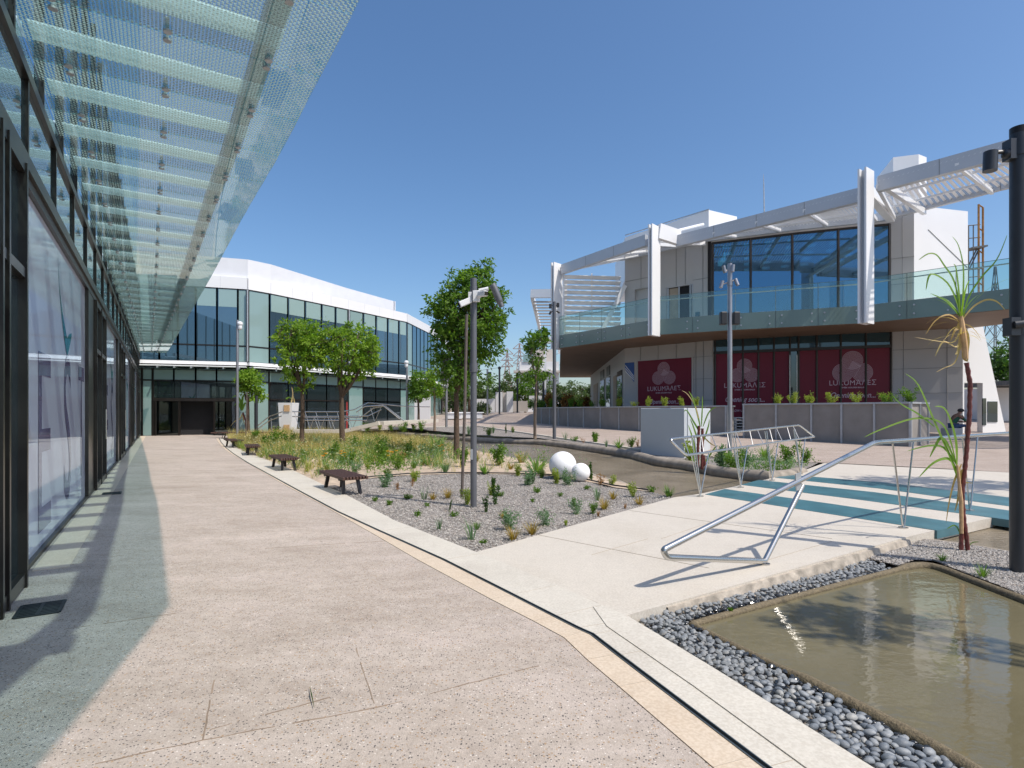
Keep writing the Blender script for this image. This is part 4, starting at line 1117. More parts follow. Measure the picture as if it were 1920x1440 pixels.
# second balustrade on the far side of the walkway bridge, right
m = MB(); m.bar((26.3, 28.2, 7.1), (33.5, 21.0, 7.1), .1, .5); m.build('far_fascia', 'fascia_glass', rb)
m = MB(); m.bar((26.3, 28.2, 7.9), (33.5, 21.0, 7.9), .02, 1.1); m.build('far_balustrade', 'balustrade_glass', rb)
m = MB(); m.tube([(26.3, 28.1, 8.15), (33.5, 20.9, 8.15)], .035, 8); m.tube([(26.3, 28.1, 8.4), (33.5, 20.9, 8.4)], .02, 8); m.build('far_handrail', 'steel', rb)
# upper storey
UW = [(8.2, 41.1), (12.9, 36.5), (17.5, 34.4), (22, 32.75), (22.9, 32.2)]
def up_(px): p = on_poly(px, UW); return (p.x, p.y)
UZ = 13.0
facewall(UW[0], up_(1190), ZFl + .3, UZ, 'upper_wall', 'grey_cladding')
facewall(up_(1190), up_(1226), 10.2, UZ, 'upper_wall', 'grey_cladding')
chain([up_(1190), up_(1226)], ZFl + .3, 10.2, .05, -.25, 'recessed_panel', 'grey_cladding')
facewall(up_(1226), up_(1248), 10.0, UZ, 'upper_wall', 'grey_cladding')
facewall(up_(1248), up_(1298), 9.9, UZ, 'upper_wall', 'grey_cladding')
facewall(up_(1298), up_(1336), ZFl + .3, UZ, 'upper_wall', 'grey_cladding')
facewall(up_(1226), up_(1250), ZFl + .3, 10.0, 'upper_wall', 'grey_cladding')
o = chain([up_(1252), up_(1298)], ZFl + .3, 9.9, .05, -.2, 'balcony_door', 'interior_dark')
m = MB(); m.wall(up_(1254), up_(1272), 6.9, 9.85, .05, -.12); m.build('door_blind', 'beige_blind', o)
m = MB()
for px in (1252, 1273, 1294, 1298):
    p = V((*up_(px), 0)); m.bar(p + V((0, 0, 6.9)), p + V((0, 0, 9.9)), .08, .1)
m.build('door_frame', 'galvanised', o)
m = MB(); m.wall(up_(1304), up_(1312), 6.9, 8.0, .06, .02); m.build('wall_box', 'teal_dark_glass', rb)
facewall(up_(1668), UW[-1], ZFl + .3, 13.0, 'upper_wall', 'grey_cladding')
gmid = [q for q in UW if 1337 < q[0] / q[1] * F + CX < 1666]
GP = [up_(1336)] + gmid + [up_(1667)]
WTOP = 12.25
m = MB()
for p, q_ in zip(GP, GP[1:]): m.wall(p, q_, 6.9, WTOP, .02, .0)
gw = m.build('upper_window', 'blue_glass', rb)
m = MB()
for px in (1336, 1407, 1485, 1571, 1667):
    p = V((*up_(px), 0)); m.bar(p + V((0, 0, 6.6)), p + V((0, 0, WTOP + .1)), .12, .16)
for p, q_ in zip(GP, GP[1:]):
    m.wall(p, q_, WTOP, WTOP + .12, .14, 0); m.wall(p, q_, 6.6, 6.9, .14, 0)
m.build('window_frame', 'dark_frame', gw)
chain(GP, WTOP + .12, UZ, .3, -.15, 'upper_wall', 'grey_cladding')
m = MB()
def ujl(pxs, za, zb):
    for px in pxs:
        p = V((*up_(px), 0)) + V((-.01, -.012, 0)); m.bar(p + V((0, 0, za)), p + V((0, 0, zb)), .02, .02)
ujl((1202, 1218), 10.2, UZ); ujl((1268, 1285), 9.95, UZ); ujl((1318,), 6.7, UZ); ujl((1692,), 6.7, 13)
for z, x0, x1 in ((10.3, 1669, 1714), (8.8, 1669, 1714), (7.4, 1669, 1714), (10.15, 1299, 1335), (10.9, 1172, 1225)):
    p, q_ = V((*up_(x0), z)), V((*up_(x1), z)); m.bar(p + V((-.005, -.012, 0)), q_ + V((-.005, -.012, 0)), .02, .022)
m.build('panel_joint', 'seam', rb)
# room behind the window: floor, back wall, ceiling with rooflights
ROOM = [up_(1336)] + gmid + [up_(1667), (24.5, 42.5), (17.5, 45)]
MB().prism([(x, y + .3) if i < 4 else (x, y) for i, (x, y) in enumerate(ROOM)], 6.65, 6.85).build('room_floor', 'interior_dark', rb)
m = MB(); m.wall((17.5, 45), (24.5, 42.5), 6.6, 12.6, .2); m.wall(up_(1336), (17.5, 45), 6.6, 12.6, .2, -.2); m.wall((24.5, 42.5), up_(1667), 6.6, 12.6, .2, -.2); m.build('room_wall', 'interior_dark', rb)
m = MB(); a3 = V((*up_(1336), 0)); ux_ = (V((*up_(1667), 0)) - a3).normalized(); vy = V((-ux_.y, ux_.x, 0)); LW = (V((*up_(1667), 0)) - a3).length
for i in range(8):      # beams leaving rooflight openings
    m.bar(a3 + ux_ * (.2 + i * LW / 7.5) + vy * .4 + V((0, 0, 12.5)), a3 + ux_ * (.2 + i * LW / 7.5) + vy * 9.5 + V((0, 0, 12.5)), .75, .3)
for j in range(6):
    m.bar(a3 + vy * (.5 + j * 1.75) + V((0, 0, 12.51)), a3 + ux_ * LW + vy * (.5 + j * 1.75) + V((0, 0, 12.51)), .95, .3)
m.build('ceiling_grid', 'interior_white', rb)
# lit white side wall of the upper storey
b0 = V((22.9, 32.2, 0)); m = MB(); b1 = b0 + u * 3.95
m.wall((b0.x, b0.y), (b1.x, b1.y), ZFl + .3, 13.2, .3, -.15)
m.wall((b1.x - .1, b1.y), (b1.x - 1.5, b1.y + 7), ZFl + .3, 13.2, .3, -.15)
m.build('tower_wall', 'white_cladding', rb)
m = MB(); m.bar(b0 + u * 1.0 + un * .012 + V((0, 0, 11.9)), b0 + u * 3.9 + un * .012 + V((0, 0, 9.9)), .02, .03)
m.build('panel_joint', 'seam', rb)
# roof volumes
m = MB(); m.prism([(8.6, 43), (13.4, 38.5), (16.0, 40.2), (14.5, 50), (9.5, 52)], 11.5, lambda x, y: 14.95 + (x - 8.6) * .05 if x > 8.7 else 14.7)
m.build('roof_volume', 'white_cladding', rb)
m = MB(); m.bar((8.6, 42.95, 14.85), (13.4, 38.45, 15.22), .06, .06); m.build('roof_trim', 'galvanised', rb)
m = MB(); m.prism([(22.25, 33.0), (23.45, 32.6), (24.2, 33.0), (23.2, 36)], 12.0, 16.3); m.build('roof_shaft', 'white_cladding', rb)
MB().prism([(8.2, 41.3), (12.9, 36.9), (13.6, 38.6), (9.6, 43)], 12.6, 12.9).build('roof_slab', 'grey_cladding', rb)
m = MB(); m.tube([P(1265, 434, 34.5), P(1318, 421, 37)], .1, 10); m.tube([P(1098, 489, 39.5), P(1160, 463, 41)], .1, 10); m.build('roof_strut', 'white_metal', rb)
# pergola fascia beams
zT, hB = 12.12, .68
A1 = [(3.55, 41.0), (8.0, 34.0)]; B1 = [(9.9, 34.2), (16.5, 26.9)]; C1 = [(16.55, 25.6), (19.5, 22.1), (24, 16.8)]
pg = empty('pergola', (12.5, 31.6, 11), 'long white steel pergola with louvres projecting over the balcony', 'pergola')
for L_ in (A1, B1, C1): chain(L_, zT - hB, zT, .3, -.15, 'fascia_beam', 'shaded_metal', pg)
m = MB()
for L_ in (A1, B1, C1):
    for a_, e_ in zip(L_, L_[1:]):
        A3, B3 = V((*a_, 0)), V((*e_, 0)); L = (B3 - A3).length; d_ = (B3 - A3) / L; n3 = V((d_.y, -d_.x, 0)); k = max(1, round(L / 2.8))
        for j in range(1, k): m.bar(A3 + d_ * (j * L / k) + n3 * .003 + V((0, 0, zT - hB)), A3 + d_ * (j * L / k) + n3 * .003 + V((0, 0, zT)), .02, .008, up=n3)
m.build('beam_joint', 'seam', pg)
inner = [(7.9, 41.0), (12.6, 36.3), (17.2, 34.1), (21.8, 32.3)]
chain(inner, 12.4, 12.85, .22, 0, 'inner_beam', 'shaded_metal', pg)
innerC = [(20.2, 29.4), (26.6, 21.4)]
chain([(21.8, 32.2), (24.4, 28.2), (33, 18.6)], 12.5, 13.05, .25, 0, 'inner_beam', 'shaded_metal', pg)
def lerp2(Pl, t):
    Ls = [(V(b_) - V(a_)).length for a_, b_ in zip(Pl, Pl[1:])]; T = sum(Ls) * t
    for (a_, b_), l in zip(zip(Pl, Pl[1:]), Ls):
        if T <= l + 1e-6: q = V(a_).lerp(V(b_), T / l); return V((q.x, q.y, 0))
        T -= l
    return V((*Pl[-1], 0))
cr = MB(); lv = MB()
def field(O, I, ncr, nlv, zI=12.85):
    for i in range(ncr):
        t = i / (ncr - 1); a_, e_ = lerp2(O, t), lerp2(I, t); cr.bar(a_ + V((0, 0, zT - hB + .2)), e_ + V((0, 0, zI - .35)), .14, .2)
    for j in (.35, .7):
        pts = [lerp2(O, i / 12).lerp(lerp2(I, i / 12), j) for i in range(13)]
        zj = zT - .33 + (zI - zT + .1) * j
        for a_, e_ in zip(pts, pts[1:]): cr.bar(a_ + V((0, 0, zj)), e_ + V((0, 0, zj)), .08, .1)
    for i in range(nlv):
        t = (i + .5) / nlv; a_, e_ = lerp2(O, t), lerp2(I, t)
        d_ = (e_ - a_).normalized(); sd_ = V((-d_.y, d_.x, 0)) * .05
        lv.bar(a_ + V((0, 0, zT - .22)), e_ + V((0, 0, zI - .15)), .13, .015, up=V((0, 0, 1)) + sd_ * 14)
field([(3.7, 40.9), (8.0, 34.2)], [(7.9, 41.0), (11.2, 37.7)], 4, 40)
field(B1, [(12.0, 36.9), (17.2, 34.1), (21.0, 32.6)], 5, 56)
field(C1, [(21.8, 32.2), (24.4, 28.2), (33, 18.6)], 5, 62)
cr.build('cross_beam', 'white_metal', pg); lv.build('louvre', 'white_metal', pg)
# portal frames
def column(name, c, wdt, dep, z0, z1, ang, channel=True):
    d_ = V((math.cos(ang), math.sin(ang), 0)); n3 = V((d_.y, -d_.x, 0))  # d_: depth into building, faces camera side
    s_ = V((-d_.y, d_.x, 0)); m = MB()
    M = Matrix((d_, s_, V((0, 0, 1)))).transposed()
    for k in (-1, 1): m.box(V((*c, (z0 + z1) / 2)) + s_ * k * (wdt / 2 - .04), (dep, .08, z1 - z0), M=M)
    m.box(V((*c, (z0 + z1) / 2)) + d_ * .12, (dep - .30, wdt - .17, z1 - z0 - .02), M=M)
    o = m.build(name, 'white_cladding', pg); m = MB(); m.box(V((*c, (z0 + z1) / 2)) - d_ * (dep / 2 - .24), (.02, wdt - .165, z1 - z0 - .05), M=M); m.build('column_channel', 'shaded_metal', pg); return o  # thin darker sheet in the channel: the recess shade is put into its colour
column('column', (3.25, 41.2), .30, 1.0, 6.0, 12.25, R(48))
column('column', (8.45, 33.6), .28, .95, 5.95, 12.5, R(46))
column('column', (15.9, 25.4), .36, .8, 5.4, 12.3, R(36))
m = MB(); m.bar((8.75, 33.75, 12.22), (10.15, 34.35, 12.0), .3, .9); m.bar((10.1, 34.3, 11.85), (12.3, 36.4, 12.4), .3, .5); m.build('portal_arm', 'white_cladding', pg)
m = MB(); m.bar((15.9, 25.6, 11.7), (21.6, 32.2, 12.5), .35, .5); m.bar((16.9, 25.5, 11.6), (22.6, 31.0, 12.4), .2, .3); m.build('portal_arm', 'white_metal', pg)
# louvred end screen, left
m = MB()
for i in range(12):
    z = 7.1 + i * .37; m.bar((3.75, 40.75, z), (7.9, 41.2, z), .36, .03, up=V((0, .7, 1)))
m.bar((3.75, 40.9, 6.6), (3.75, 40.9, 11.5), .12, .12); m.bar((5.8, 41.1, 6.6), (5.8, 41.1, 11.5), .08, .1)
m.bar((6.2, 41.0, 6.7), (8.2, 41.0, 10.6), .25, .3)
m.build('louvre_screen', 'white_metal', pg)
chain([(3.7, 41.2), (4.1, 52), (7.2, 76)], zT - hB, zT, .2, 0, 'fascia_beam', 'white_metal', pg)
m = MB()
for i in range(14): m.bar((3.9 + i * .05, 42.5 + i * .9, 7.0), (4.0 + i * .05, 42.5 + i * .9, 11.4), .04, .3)
m.build('side_louvre', 'white_metal', pg)
# far pergola left of the building
fp = empty('far_pergola', (2, 50, 11), 'small white pergola end standing out left of the balcony', 'pergola')
m = MB(); m.bar(P(996, 551, 50) , P(1050, 550, 49), .4, .72); m.bar(P(998, 560, 50) + V((0, 0, .3)), P(1012, 612, 70) + V((0, 0, -.2)), .3, .6); m.bar(P(1010, 640, 60), P(1046, 636, 60), .4, .7)
m.build('fascia_beam', 'white_metal', fp)
m = MB()
for i in range(9):
    t = i / 8; m.bar(P(1000 + 10 * t, 566 + 44 * t, 50 + 16 * t), P(1052, 566 + 44 * t, 50 + 16 * t), .5, .06)
m.build('louvre', 'grey_cladding', fp)
m = MB(); m.bar(P(1022, 640, 62), P(1022, 772, 62), .25, .25); m.build('post', 'white_metal', fp)
# antenna, scaffold
tag(MB().tube([P(1433, 400, 42), P(1432, 345, 42), P(1431.5, 326, 42)], [.05, .035, .01], 6).build('antenna', 'galvanised'), 'thin lightning rod rising above the pergola roof', 'antenna')
sf2 = empty('scaffold_tower', P(1830, 560, 34), 'rusty yellow scaffold tower beside the lit white wall', 'scaffold')
m = MB(); m2 = MB(); Ys = 34
for px in (1835, 1843):
    m.tube([P(px, 575, Ys), P(px, 383 + (px - 1835) * .8, Ys)], .06, 6)
for py in (384, 428, 470, 500, 530): m.tube([P(1835, py, Ys), P(1843, py + 5, Ys)], .04, 6)
for px in (1816, 1825): m2.tube([P(px, 560, Ys + 1), P(px, 423, Ys + 1)], .035, 6)
for py in (423, 447, 466, 506, 520, 534): m2.tube([P(1814, py, Ys + 1), P(1838, py - 2, Ys + 1)], .03, 6)
m2.tube([P(1815, 510, Ys), P(1834, 470, Ys)], .04, 6); m2.tube([P(1815, 500, Ys), P(1834, 462, Ys)], .04, 6)
m2.bar(P(1814, 468, Ys), P(1842, 464, Ys), .8, .1)
m.build('scaffold_post', 'scaffold_rust', sf2); m2.build('scaffold_rail', 'scaffold_grey', sf2)

# ================================================================== PLANTERS
def planter(pts, ztop, label, mats=('cement_panel', 'galvanised'), step=1.75, closed_back=2.2):
    t = empty('planter_wall', (pts[0][0], pts[0][1], ter(*pts[0])), label, 'planter', 'concrete panel planters before the restaurant')
    back = [(x + .9, y + 1.3) for x, y in pts]
    m = MB(); poly = pts + back[::-1]
    m.prism(poly, lambda x, y: ter(x, y) - .3, ztop - .02); m.build('panel', 'cement_panel', t)
    m = MB()
    ring_ = pts + back[::-1] + [pts[0]]
    for a_, e_ in zip(pts, pts[1:]):
        A3, B3 = V((*a_, 0)), V((*e_, 0)); L = (B3 - A3).length; d_ = (B3 - A3) / L; n3 = V((d_.y, -d_.x, 0)); k = max(1, round(L / step))
        for j in range(k + 1):
            p = A3 + d_ * (j * L / k) + n3 * .02; z0 = ter(p.x, p.y) - .05
            m.bar(p + V((0, 0, z0)), p + V((0, 0, ztop - .02)), .075, .07, up=n3)
    for a_, e_ in zip(ring_, ring_[1:]): m.bar((a_[0], a_[1], ztop), (e_[0], e_[1], ztop), .16, .07)
    m.build('metal_trim', 'galvanised', t)
    m = MB(); m.prism([(x * .97 + .03 * poly[(i + 3) % len(poly)][0], y * .97 + .03 * poly[(i + 3) % len(poly)][1]) for i, (x, y) in enumerate(poly)], ztop - .1, ztop + .02); m.build('soil', 'soil', t)
    return t
PL1 = [(1.75, 45), (3.9, 39.2), (7.44, 33), (10.15, 29.6), (10.9, 28.8)]
PL2 = [(11.2, 27.3), (13.25, 25), (15.5, 22)]
ZPL = 1.74
planter(PL1, ZPL, 'long grey panel planter full of small shrubs, left of the entrance')
planter(PL2 + [(17.2, 23.4)], ZPL + .06, 'grey panel planter right of the entrance, nearer the person', step=1.35)
# grey box cabinet beside the stream
zc = ter(4.4, 18.5)
c0, c1_, c2_ = G(1201, 851), G(1283, 858), G(1332, 846)
cbx = empty('utility_cabinet', ((c0.x + c1_.x) / 2, c0.y, 0), 'large smooth grey cabinet box on the stream bank before the long planter', 'cabinet')
c3_ = c0 + (c2_ - c1_)
m = MB(); hh = H - (765 - CY) / F * 19.0
m.prism(xy([c0, c1_, c2_, c3_]), -.1, 1.57); o = m.build('cabinet_body', 'cabinet_paint', cbx, bevel=.02)
m = MB(); m.bar(c1_ + V((.12, .05, 0)), c1_ + V((.12, .05, 1.55)), .01, .01); m.build('cabinet_seam', 'seam', cbx)
# white tapered planter bin far left
wb = empty('white_planter_box', G(530, 812), 'tall tapered white planter box with tan squares behind the meadow', 'planter')
q = G(515, 813); Yb = q.y
m = MB()
def cx_(px): return (px - CX) / F * Yb
b0x, b1x = cx_(517), cx_(545); t0x, t1x = cx_(512), cx_(549); zt_ = H - (755 - CY) / F * Yb
vs = [(b0x, Yb, 0), (b1x, Yb, 0), (b1x, Yb + 1, 0), (b0x, Yb + 1, 0), (t0x, Yb - .12, zt_), (t1x, Yb - .12, zt_), (t1x, Yb + 1.1, zt_), (t0x, Yb + 1.1, zt_)]
m.add(vs, [(0, 3, 2, 1), (4, 5, 6, 7), (0, 1, 5, 4), (1, 2, 6, 5), (2, 3, 7, 6), (3, 0, 4, 7)]); m.build('box_body', 'white_plastic', wb)
m = MB(); m.box((cx_(539), Yb - .12, zt_ * .82), (.38, .04, .42)); m.box((cx_(538), Yb - .07, zt_ * .2), (.38, .04, .36)); m.build('tan_square', 'cane_husk', wb)
# white curved benches far
for i, (px, py, wd) in enumerate(((876, 782, 1.7), (852, 783, .8))):
    p = GT(px, py + 4); m = MB(); k = 14
    t = empty('white_bench', p, ('long low white curved bench on the far path', 'short white bench end beside the long one on the far path')[i], 'bench')
    m.box((p.x, p.y, p.z + .3), (wd * 1.6, .8, .5)); m.box((p.x, p.y, p.z + .58), (wd * 1.75, .95, .1)); o = m.build('seat', 'white_plastic', t, bevel=.12)
# ================================================================== HANDRAILS
ft_ = V((2.4, 5.374, 0)); dr = V((2.48, 1.676, 0)); dru = dr.normalized()
def rp(t, z): p = ft_ + dr * t; return V((p.x, p.y, z))
rail = empty('handrail', ft_, 'thick brushed steel handrail with a sloping loop end on the near bridge side', 'handrail')
def rounded(pts, r=.07, k=6):
    o = [pts[0]]
    for a_, b_, c_ in zip(pts, pts[1:], pts[2:]):
        d1 = (a_ - b_); d2 = (c_ - b_); rr_ = min(r, d1.length * .45, d2.length * .45)
        p, q_ = b_ + d1.normalized() * rr_, b_ + d2.normalized() * rr_
        for i in range(k + 1):
            t = i / k; o.append(p * (1 - t) ** 2 + b_ * 2 * t * (1 - t) + q_ * t * t)
    return o + [pts[-1]]
rt = .027
m = MB(); m.tube(rounded([rp(0, .03), rp(-.46, .265), rp(-.475, .33), rp(.745, 1.09), rp(2.4, 1.10), rp(5.0, 1.12)], .09), rt, 16); m.build('rail', 'steel', rail)
m = MB(); m.tube([rp(0, .025), rp(.2236, .70)], rt * .95, 14); m.build('strut', 'steel', rail)
m = MB(); a_ = rp(.215, .70); m.bar(rp(.20, .66), rp(.195, .83), .01, .10, up=dru); m.build('gusset', 'galvanised', rail)
for t in (1.0, 1.742, 2.5, 3.3, 4.1):
    p = rp(t, 0); m = MB()
    for sgn in (-1, 1): m.tube([p + V((0, 0, .01)) + dru * .015 * sgn, p + dru * (.30 * sgn) + V((0, 0, 1.085))], .011, 8)
    m.build('v_post', 'steel', rail)
    m = MB(); m.tube([p + V((0, 0, -.002)), p + V((0, 0, .012))], .055, 20); m.build('base_plate', 'steel', rail)
m = MB(); m.tube([ft_ + V((0, 0, -.002)), ft_ + V((0, 0, .01))], .05, 20); m.build('base_plate', 'steel', rail)
# truss handrail on the far side
lr = empty('truss_handrail', G(1345, 935), 'steel truss handrail with zigzag rods on the far side of the footbridge', 'handrail')
bases = [G(1348, 931), G(1388, 913), G(1450, 901), G(1501, 889)]
bases = [G(1313, 931), G(1388, 914), G(1450, 901), G(1501, 889)]
A_, B_ = bases[0], bases[-1]; ld = (B_ - A_); ll = ld.length; ld = ld / ll; ln_ = V((-ld.y, ld.x, 0))
def lp(s_, z, o_=0): return A_ + ld * s_ + ln_ * o_ + V((0, 0, z))
s0, s1 = -.75, ll + .95
low = rounded([lp(s1, .84), lp(s0 + .25, .73), lp(s0, 1.0, .16), lp(s1 - .55, 1.13, .16), lp(s1, .84)], .10)
m = MB(); m.tube(low, .022, 12); m.build('rail', 'steel', lr)
zz = MB(); n_z = 11
for i in range(n_z):
    t0 = s0 + .35 + (s1 - s0 - .9) * i / n_z; t1 = s0 + .35 + (s1 - s0 - .9) * (i + (.55 if i % 2 else .3)) / n_z
    zz = MB(); zz.tube([lp(t0, .745 + .1 * i / n_z), lp(t1 - .05, 1.02 + .1 * i / n_z, .16)], .009, 6); zz.build('zigzag_rod', 'steel', lr)
for b_ in bases:
    s_ = (b_ - A_).dot(ld); m = MB()
    for o_ in (-.33, .33): m.tube([lp(s_, .01), lp(s_ + o_, .76 + .02 * s_)], .010, 8)
    for o_ in (-.04, .06): m.tube([lp(s_ + o_ * .4, .01), lp(s_ + o_, 1.04, .14)], .010, 8)
    m.build('v_post', 'steel', lr)
    m = MB(); m.tube([lp(s_, -.002), lp(s_, .012)], .06, 18); m.build('base_plate', 'steel', lr)
# distant ramp handrails
def farrail(label, lines, posts, r=.03):
    t = empty('ramp_handrail', lines[0][0], label, 'handrail', 'steel handrails of the far ramp')
    m = MB()
    for L_ in lines: m.tube(L_, r, 8)
    m.build('rail', 'steel', t); m = MB()
    for a_, e_ in posts: m.tube([a_, e_], r * .55, 6)
    m.build('post', 'steel', t)
Yr = 33
farrail('long low steel handrail running behind the meadow trees', [[P(x, 772, Yr) for x in (548, 600, 640)] + [P(664, 768, Yr), P(690, 755, Yr)] + [P(760, 762, 38), P(806, 763, 40)], [P(548, 781, Yr), P(690, 780, Yr), P(715, 768, Yr)]],
        [(P(x, 772, Yr), P(x + 9, 804, Yr)) for x in (552, 572, 592, 612, 632, 652, 672)] + [(P(x + 18, 781, Yr), P(x + 9, 804, Yr)) for x in (552, 572, 592, 612, 632, 652, 672)])
farrail('steel handrail with a looped end curving over the far ramp', [[P(688, 788, 29), P(572, 788, 29), P(570, 784, 29), P(576, 783, 29), P(600, 783, 29), P(676, 783, 29), P(700, 765, 29), P(722, 761, 29), P(757, 789, 29)], [P(668, 773, 29), P(684, 762, 29), P(718, 760, 29), P(750, 786, 29)]],
        [(P(x, 784, 29), P(x + 8, 806, 29)) for x in (590, 620, 650)] + [(P(695, 765, 29), P(702, 790, 29)), (P(715, 762, 29), P(703, 790, 29))])
farrail('short sloping steel handrail left of the white planter box', [[P(481, 800, 33), P(506, 780, 33), P(530, 772, 33)], [P(481, 806, 33), P(506, 788, 33), P(528, 780, 33)]], [(P(490, 795, 33), P(492, 812, 33)), (P(508, 784, 33), P(510, 810, 33))])
# white ramp edge
m = MB()
rp_ = [P(552, 805, 31), P(600, 805.5, 31), P(647, 805, 31), P(680, 797, 31), P(712, 790, 31), P(760, 788, 34), P(817, 786, 36)]
for a_, e_ in zip(rp_, rp_[1:]): m.bar(a_ - V((0, 0, .1)), e_ - V((0, 0, .1)), .5, .2)
struct(m.build('ramp_edge', 'marble_band'))
# ================================================================== BENCHES
def bench(label, c, dvec, L=1.5, Wd=.46, zs=.32, wood='bench_wood'):
    t = empty('slatted_bench', (c.x, c.y, 0), label, 'bench', 'slatted timber benches along the walkway border', rz=math.atan2(dvec.y, dvec.x))
    n_ = 8; wd = Wd / n_
    for i in range(n_):
        m = LB(); y = -Wd / 2 + wd * (i + .5); m.lb(-L / 2, L / 2, y - wd * .31, y + wd * .31, zs - .055, zs); put(m, 'slat', wood, t, .004)
    m = LB()
    for x in (-L * .3, L * .3): m.lb(x - .03, x + .03, -Wd / 2 + .02, Wd / 2 - .02, zs - .085, zs - .056)
    put(m, 'bearer', 'dark_frame', t)
    for x, s_ in ((-L * .30, -1), (L * .30, 1)):
        for y in (-Wd * .28, Wd * .28):
            m = MB(); m.bar(V((x, y, zs - .07)), V((x + s_ * .10, y * 1.2, -.03)), .065, .03); put(m, 'leg', 'dark_frame', t)
    return t
def bcen(px, py, z=.32): return G(px, py, z)
d1 = V((.86, -1.27, 0)).normalized()
bench('nearest dark timber bench casting a striped shadow on the pale border', (G(592.7, 881, .32) + G(697, 893, .32)) / 2, d1)
bench('second nearest timber bench, before the tall green shrub', G(532, 855, .32), d1)
bench('third timber bench from the camera along the border', G(473, 834, .32), V((.62, -1.2, 0)).normalized())
bench('smallest dark bench at the far bend of the border', G(438, 823.5, .32), V((.8, -1.0, 0)).normalized())
bench('long reddish bench in front of the far glass entrance', G(456, 810, .32), V((1, .15, 0)), 3.2, .6)
# spheres
for (px, py, r_, lab) in ((1055, 872, .30, 'large white globe lamp sitting on the gravel'), (1089, 885.5, .195, 'small white globe lamp touching the larger globe')):
    c = V((0, 0, 0)); Y = (H - (r_ - .02)) * F / (py - CY); c = V(((px - CX) / F * Y, Y, r_ - .02))
    m = MB(); m.ball((0, 0, 0), r_, 48, 28); o = m.build('globe_lamp', 'globe'); o.location = c; tag(o, lab, 'globe lamp', 'white globe lamps')
# ================================================================== POLES
def spot(t, base, a, length, r, mat, arm_from):
    m = MB(); a = V(a).normalized(); m.tube([arm_from, base], .018, 8)
    m.build('spot_arm', mat, t)
    m = MB(); m.tube([base - a * length * .5, base + a * length * .42, base + a * length * .5], [r, r, r * .8], 16); return m.build('spotlight', mat, t)
def pole(name, label, px, pyb, pyt, rpx, mat, cat='lamp post', z0=0, group='slim grey lamp posts', Yfix=None):
    b_ = G(px, pyb, z0) if Yfix is None else P(px, pyb, Yfix)
    Y = b_.y; zt2 = H - (pyt - CY) / F * Y; r = rpx / F * Y
    t = empty(name, b_, label, cat, group)
    m = MB(); m.tube([b_ - V((0, 0, .03)), V((b_.x, b_.y, zt2))], r, 20 if Y < 15 else 10); m.build('pole', mat, t)
    return t, b_, Y, zt2, r
# main camera pole
t, b_, Y, zt2, r = pole('camera_pole', 'grey pole with white security cameras and a tilted spotlight in the gravel bed', 888, 951, 522, 6.0, 'pole_grey', 'camera pole', -.02, None)
m = MB(); zz_ = H - (688 - CY) / F * Y; m.tube([V((b_.x, b_.y, zz_ + .06)), V((b_.x, b_.y, zz_ - .02)), V((b_.x, b_.y, zz_ - .07)), V((b_.x, b_.y, zz_ - .075))], [r * 1.25, r * 1.25, r * 1.25, r * 1.35], 20); m.build('collar', 'pole_grey', t)
m = MB(); m.tube([V((b_.x, b_.y, zt2 - .12)), V((b_.x, b_.y, zt2 - .27))], r * 1.12, 20); m.build('clamp', 'pole_grey', t)
q = lambda px, py, dy=0: P(px, py, Y + dy)
m = MB(); m.tube([q(923, 534), q(927, 541), q(936, 563), q(937.5, 567), q(938, 568), q(941, 575)], [.055, .055, .055, .05, .042, .042], 20); m.build('spotlight', 'pole_grey', t)
m = MB(); m.tube([q(898, 545), q(916, 541)], .03, 10); m.build('spot_arm', 'white_plastic', t)
m = MB(); m.box(q(893, 555.5, -.07), (.11, .06, .17)); m.tube([q(896, 556, -.1), q(903, 552, -.16)], .035, 10); m.build('camera_bracket', 'white_plastic', t, bevel=.01)
def camera_box(c, d_, L, wd, parent):
    d_ = V(d_).normalized(); o = MB().bar(c - d_ * L / 2, c + d_ * L / 2, wd, wd * 1.05).build('security_camera', 'white_plastic', parent, bevel=.012)
    MB().bar(c + d_ * (L / 2), c + d_ * (L / 2 + .004), wd * .78, wd * .8).build('camera_lens', 'lens_black', o); return o
camera_box(q(905, 551, -.2), (.55, -.8, -.1), .2, .075, t)
camera_box(q(872, 567, -.05), (-.85, -.3, -.42), .2, .085, t)
m = MB(); m.box(q(881.5, 557, -.03), (.05, .06, .15)); m.tube([q(881, 560, -.03), q(876, 564, -.05)], .025, 8); m.build('camera_bracket', 'white_plastic', t)
m = MB(); m.box(q(884.5, 852, -.055), (.035, .012, .16)); m.build('service_hatch', 'galvanised', t)
# near right post, cropped by the frame
t, b_, Y, zt2, r = pole('lamp_post', 'thick dark post at the right edge with a downward spotlight near its top', 1911, 1071, 240, 14.5, 'pole_dark', z0=-.08)
q2 = lambda px, py, dy=0: P(px, py, Y + dy)
m = MB(); m.tube([V((b_.x, b_.y, zt2 + .003)), V((b_.x, b_.y, zt2 - .06))], r * 1.01, 24); m.build('top_cap', 'bronze_frame', t)
m = MB(); m.tube([q2(1911, 262), q2(1911, 294)], r * 1.12, 24); m.box(q2(1893, 282), (.06, .1, .19)); m.build('clamp', 'pole_dark', t)
m = MB(); m.tube([q2(1893, 283), q2(1868, 286)], .02, 8); m.ball(q2(1889, 289), .05, 14, 10); m.build('spot_arm', 'pole_dark', t)
m = MB(); m.tube([q2(1857.5, 284.5), q2(1856, 321)], .058, 20); m.build('spotlight', 'pole_dark', t)
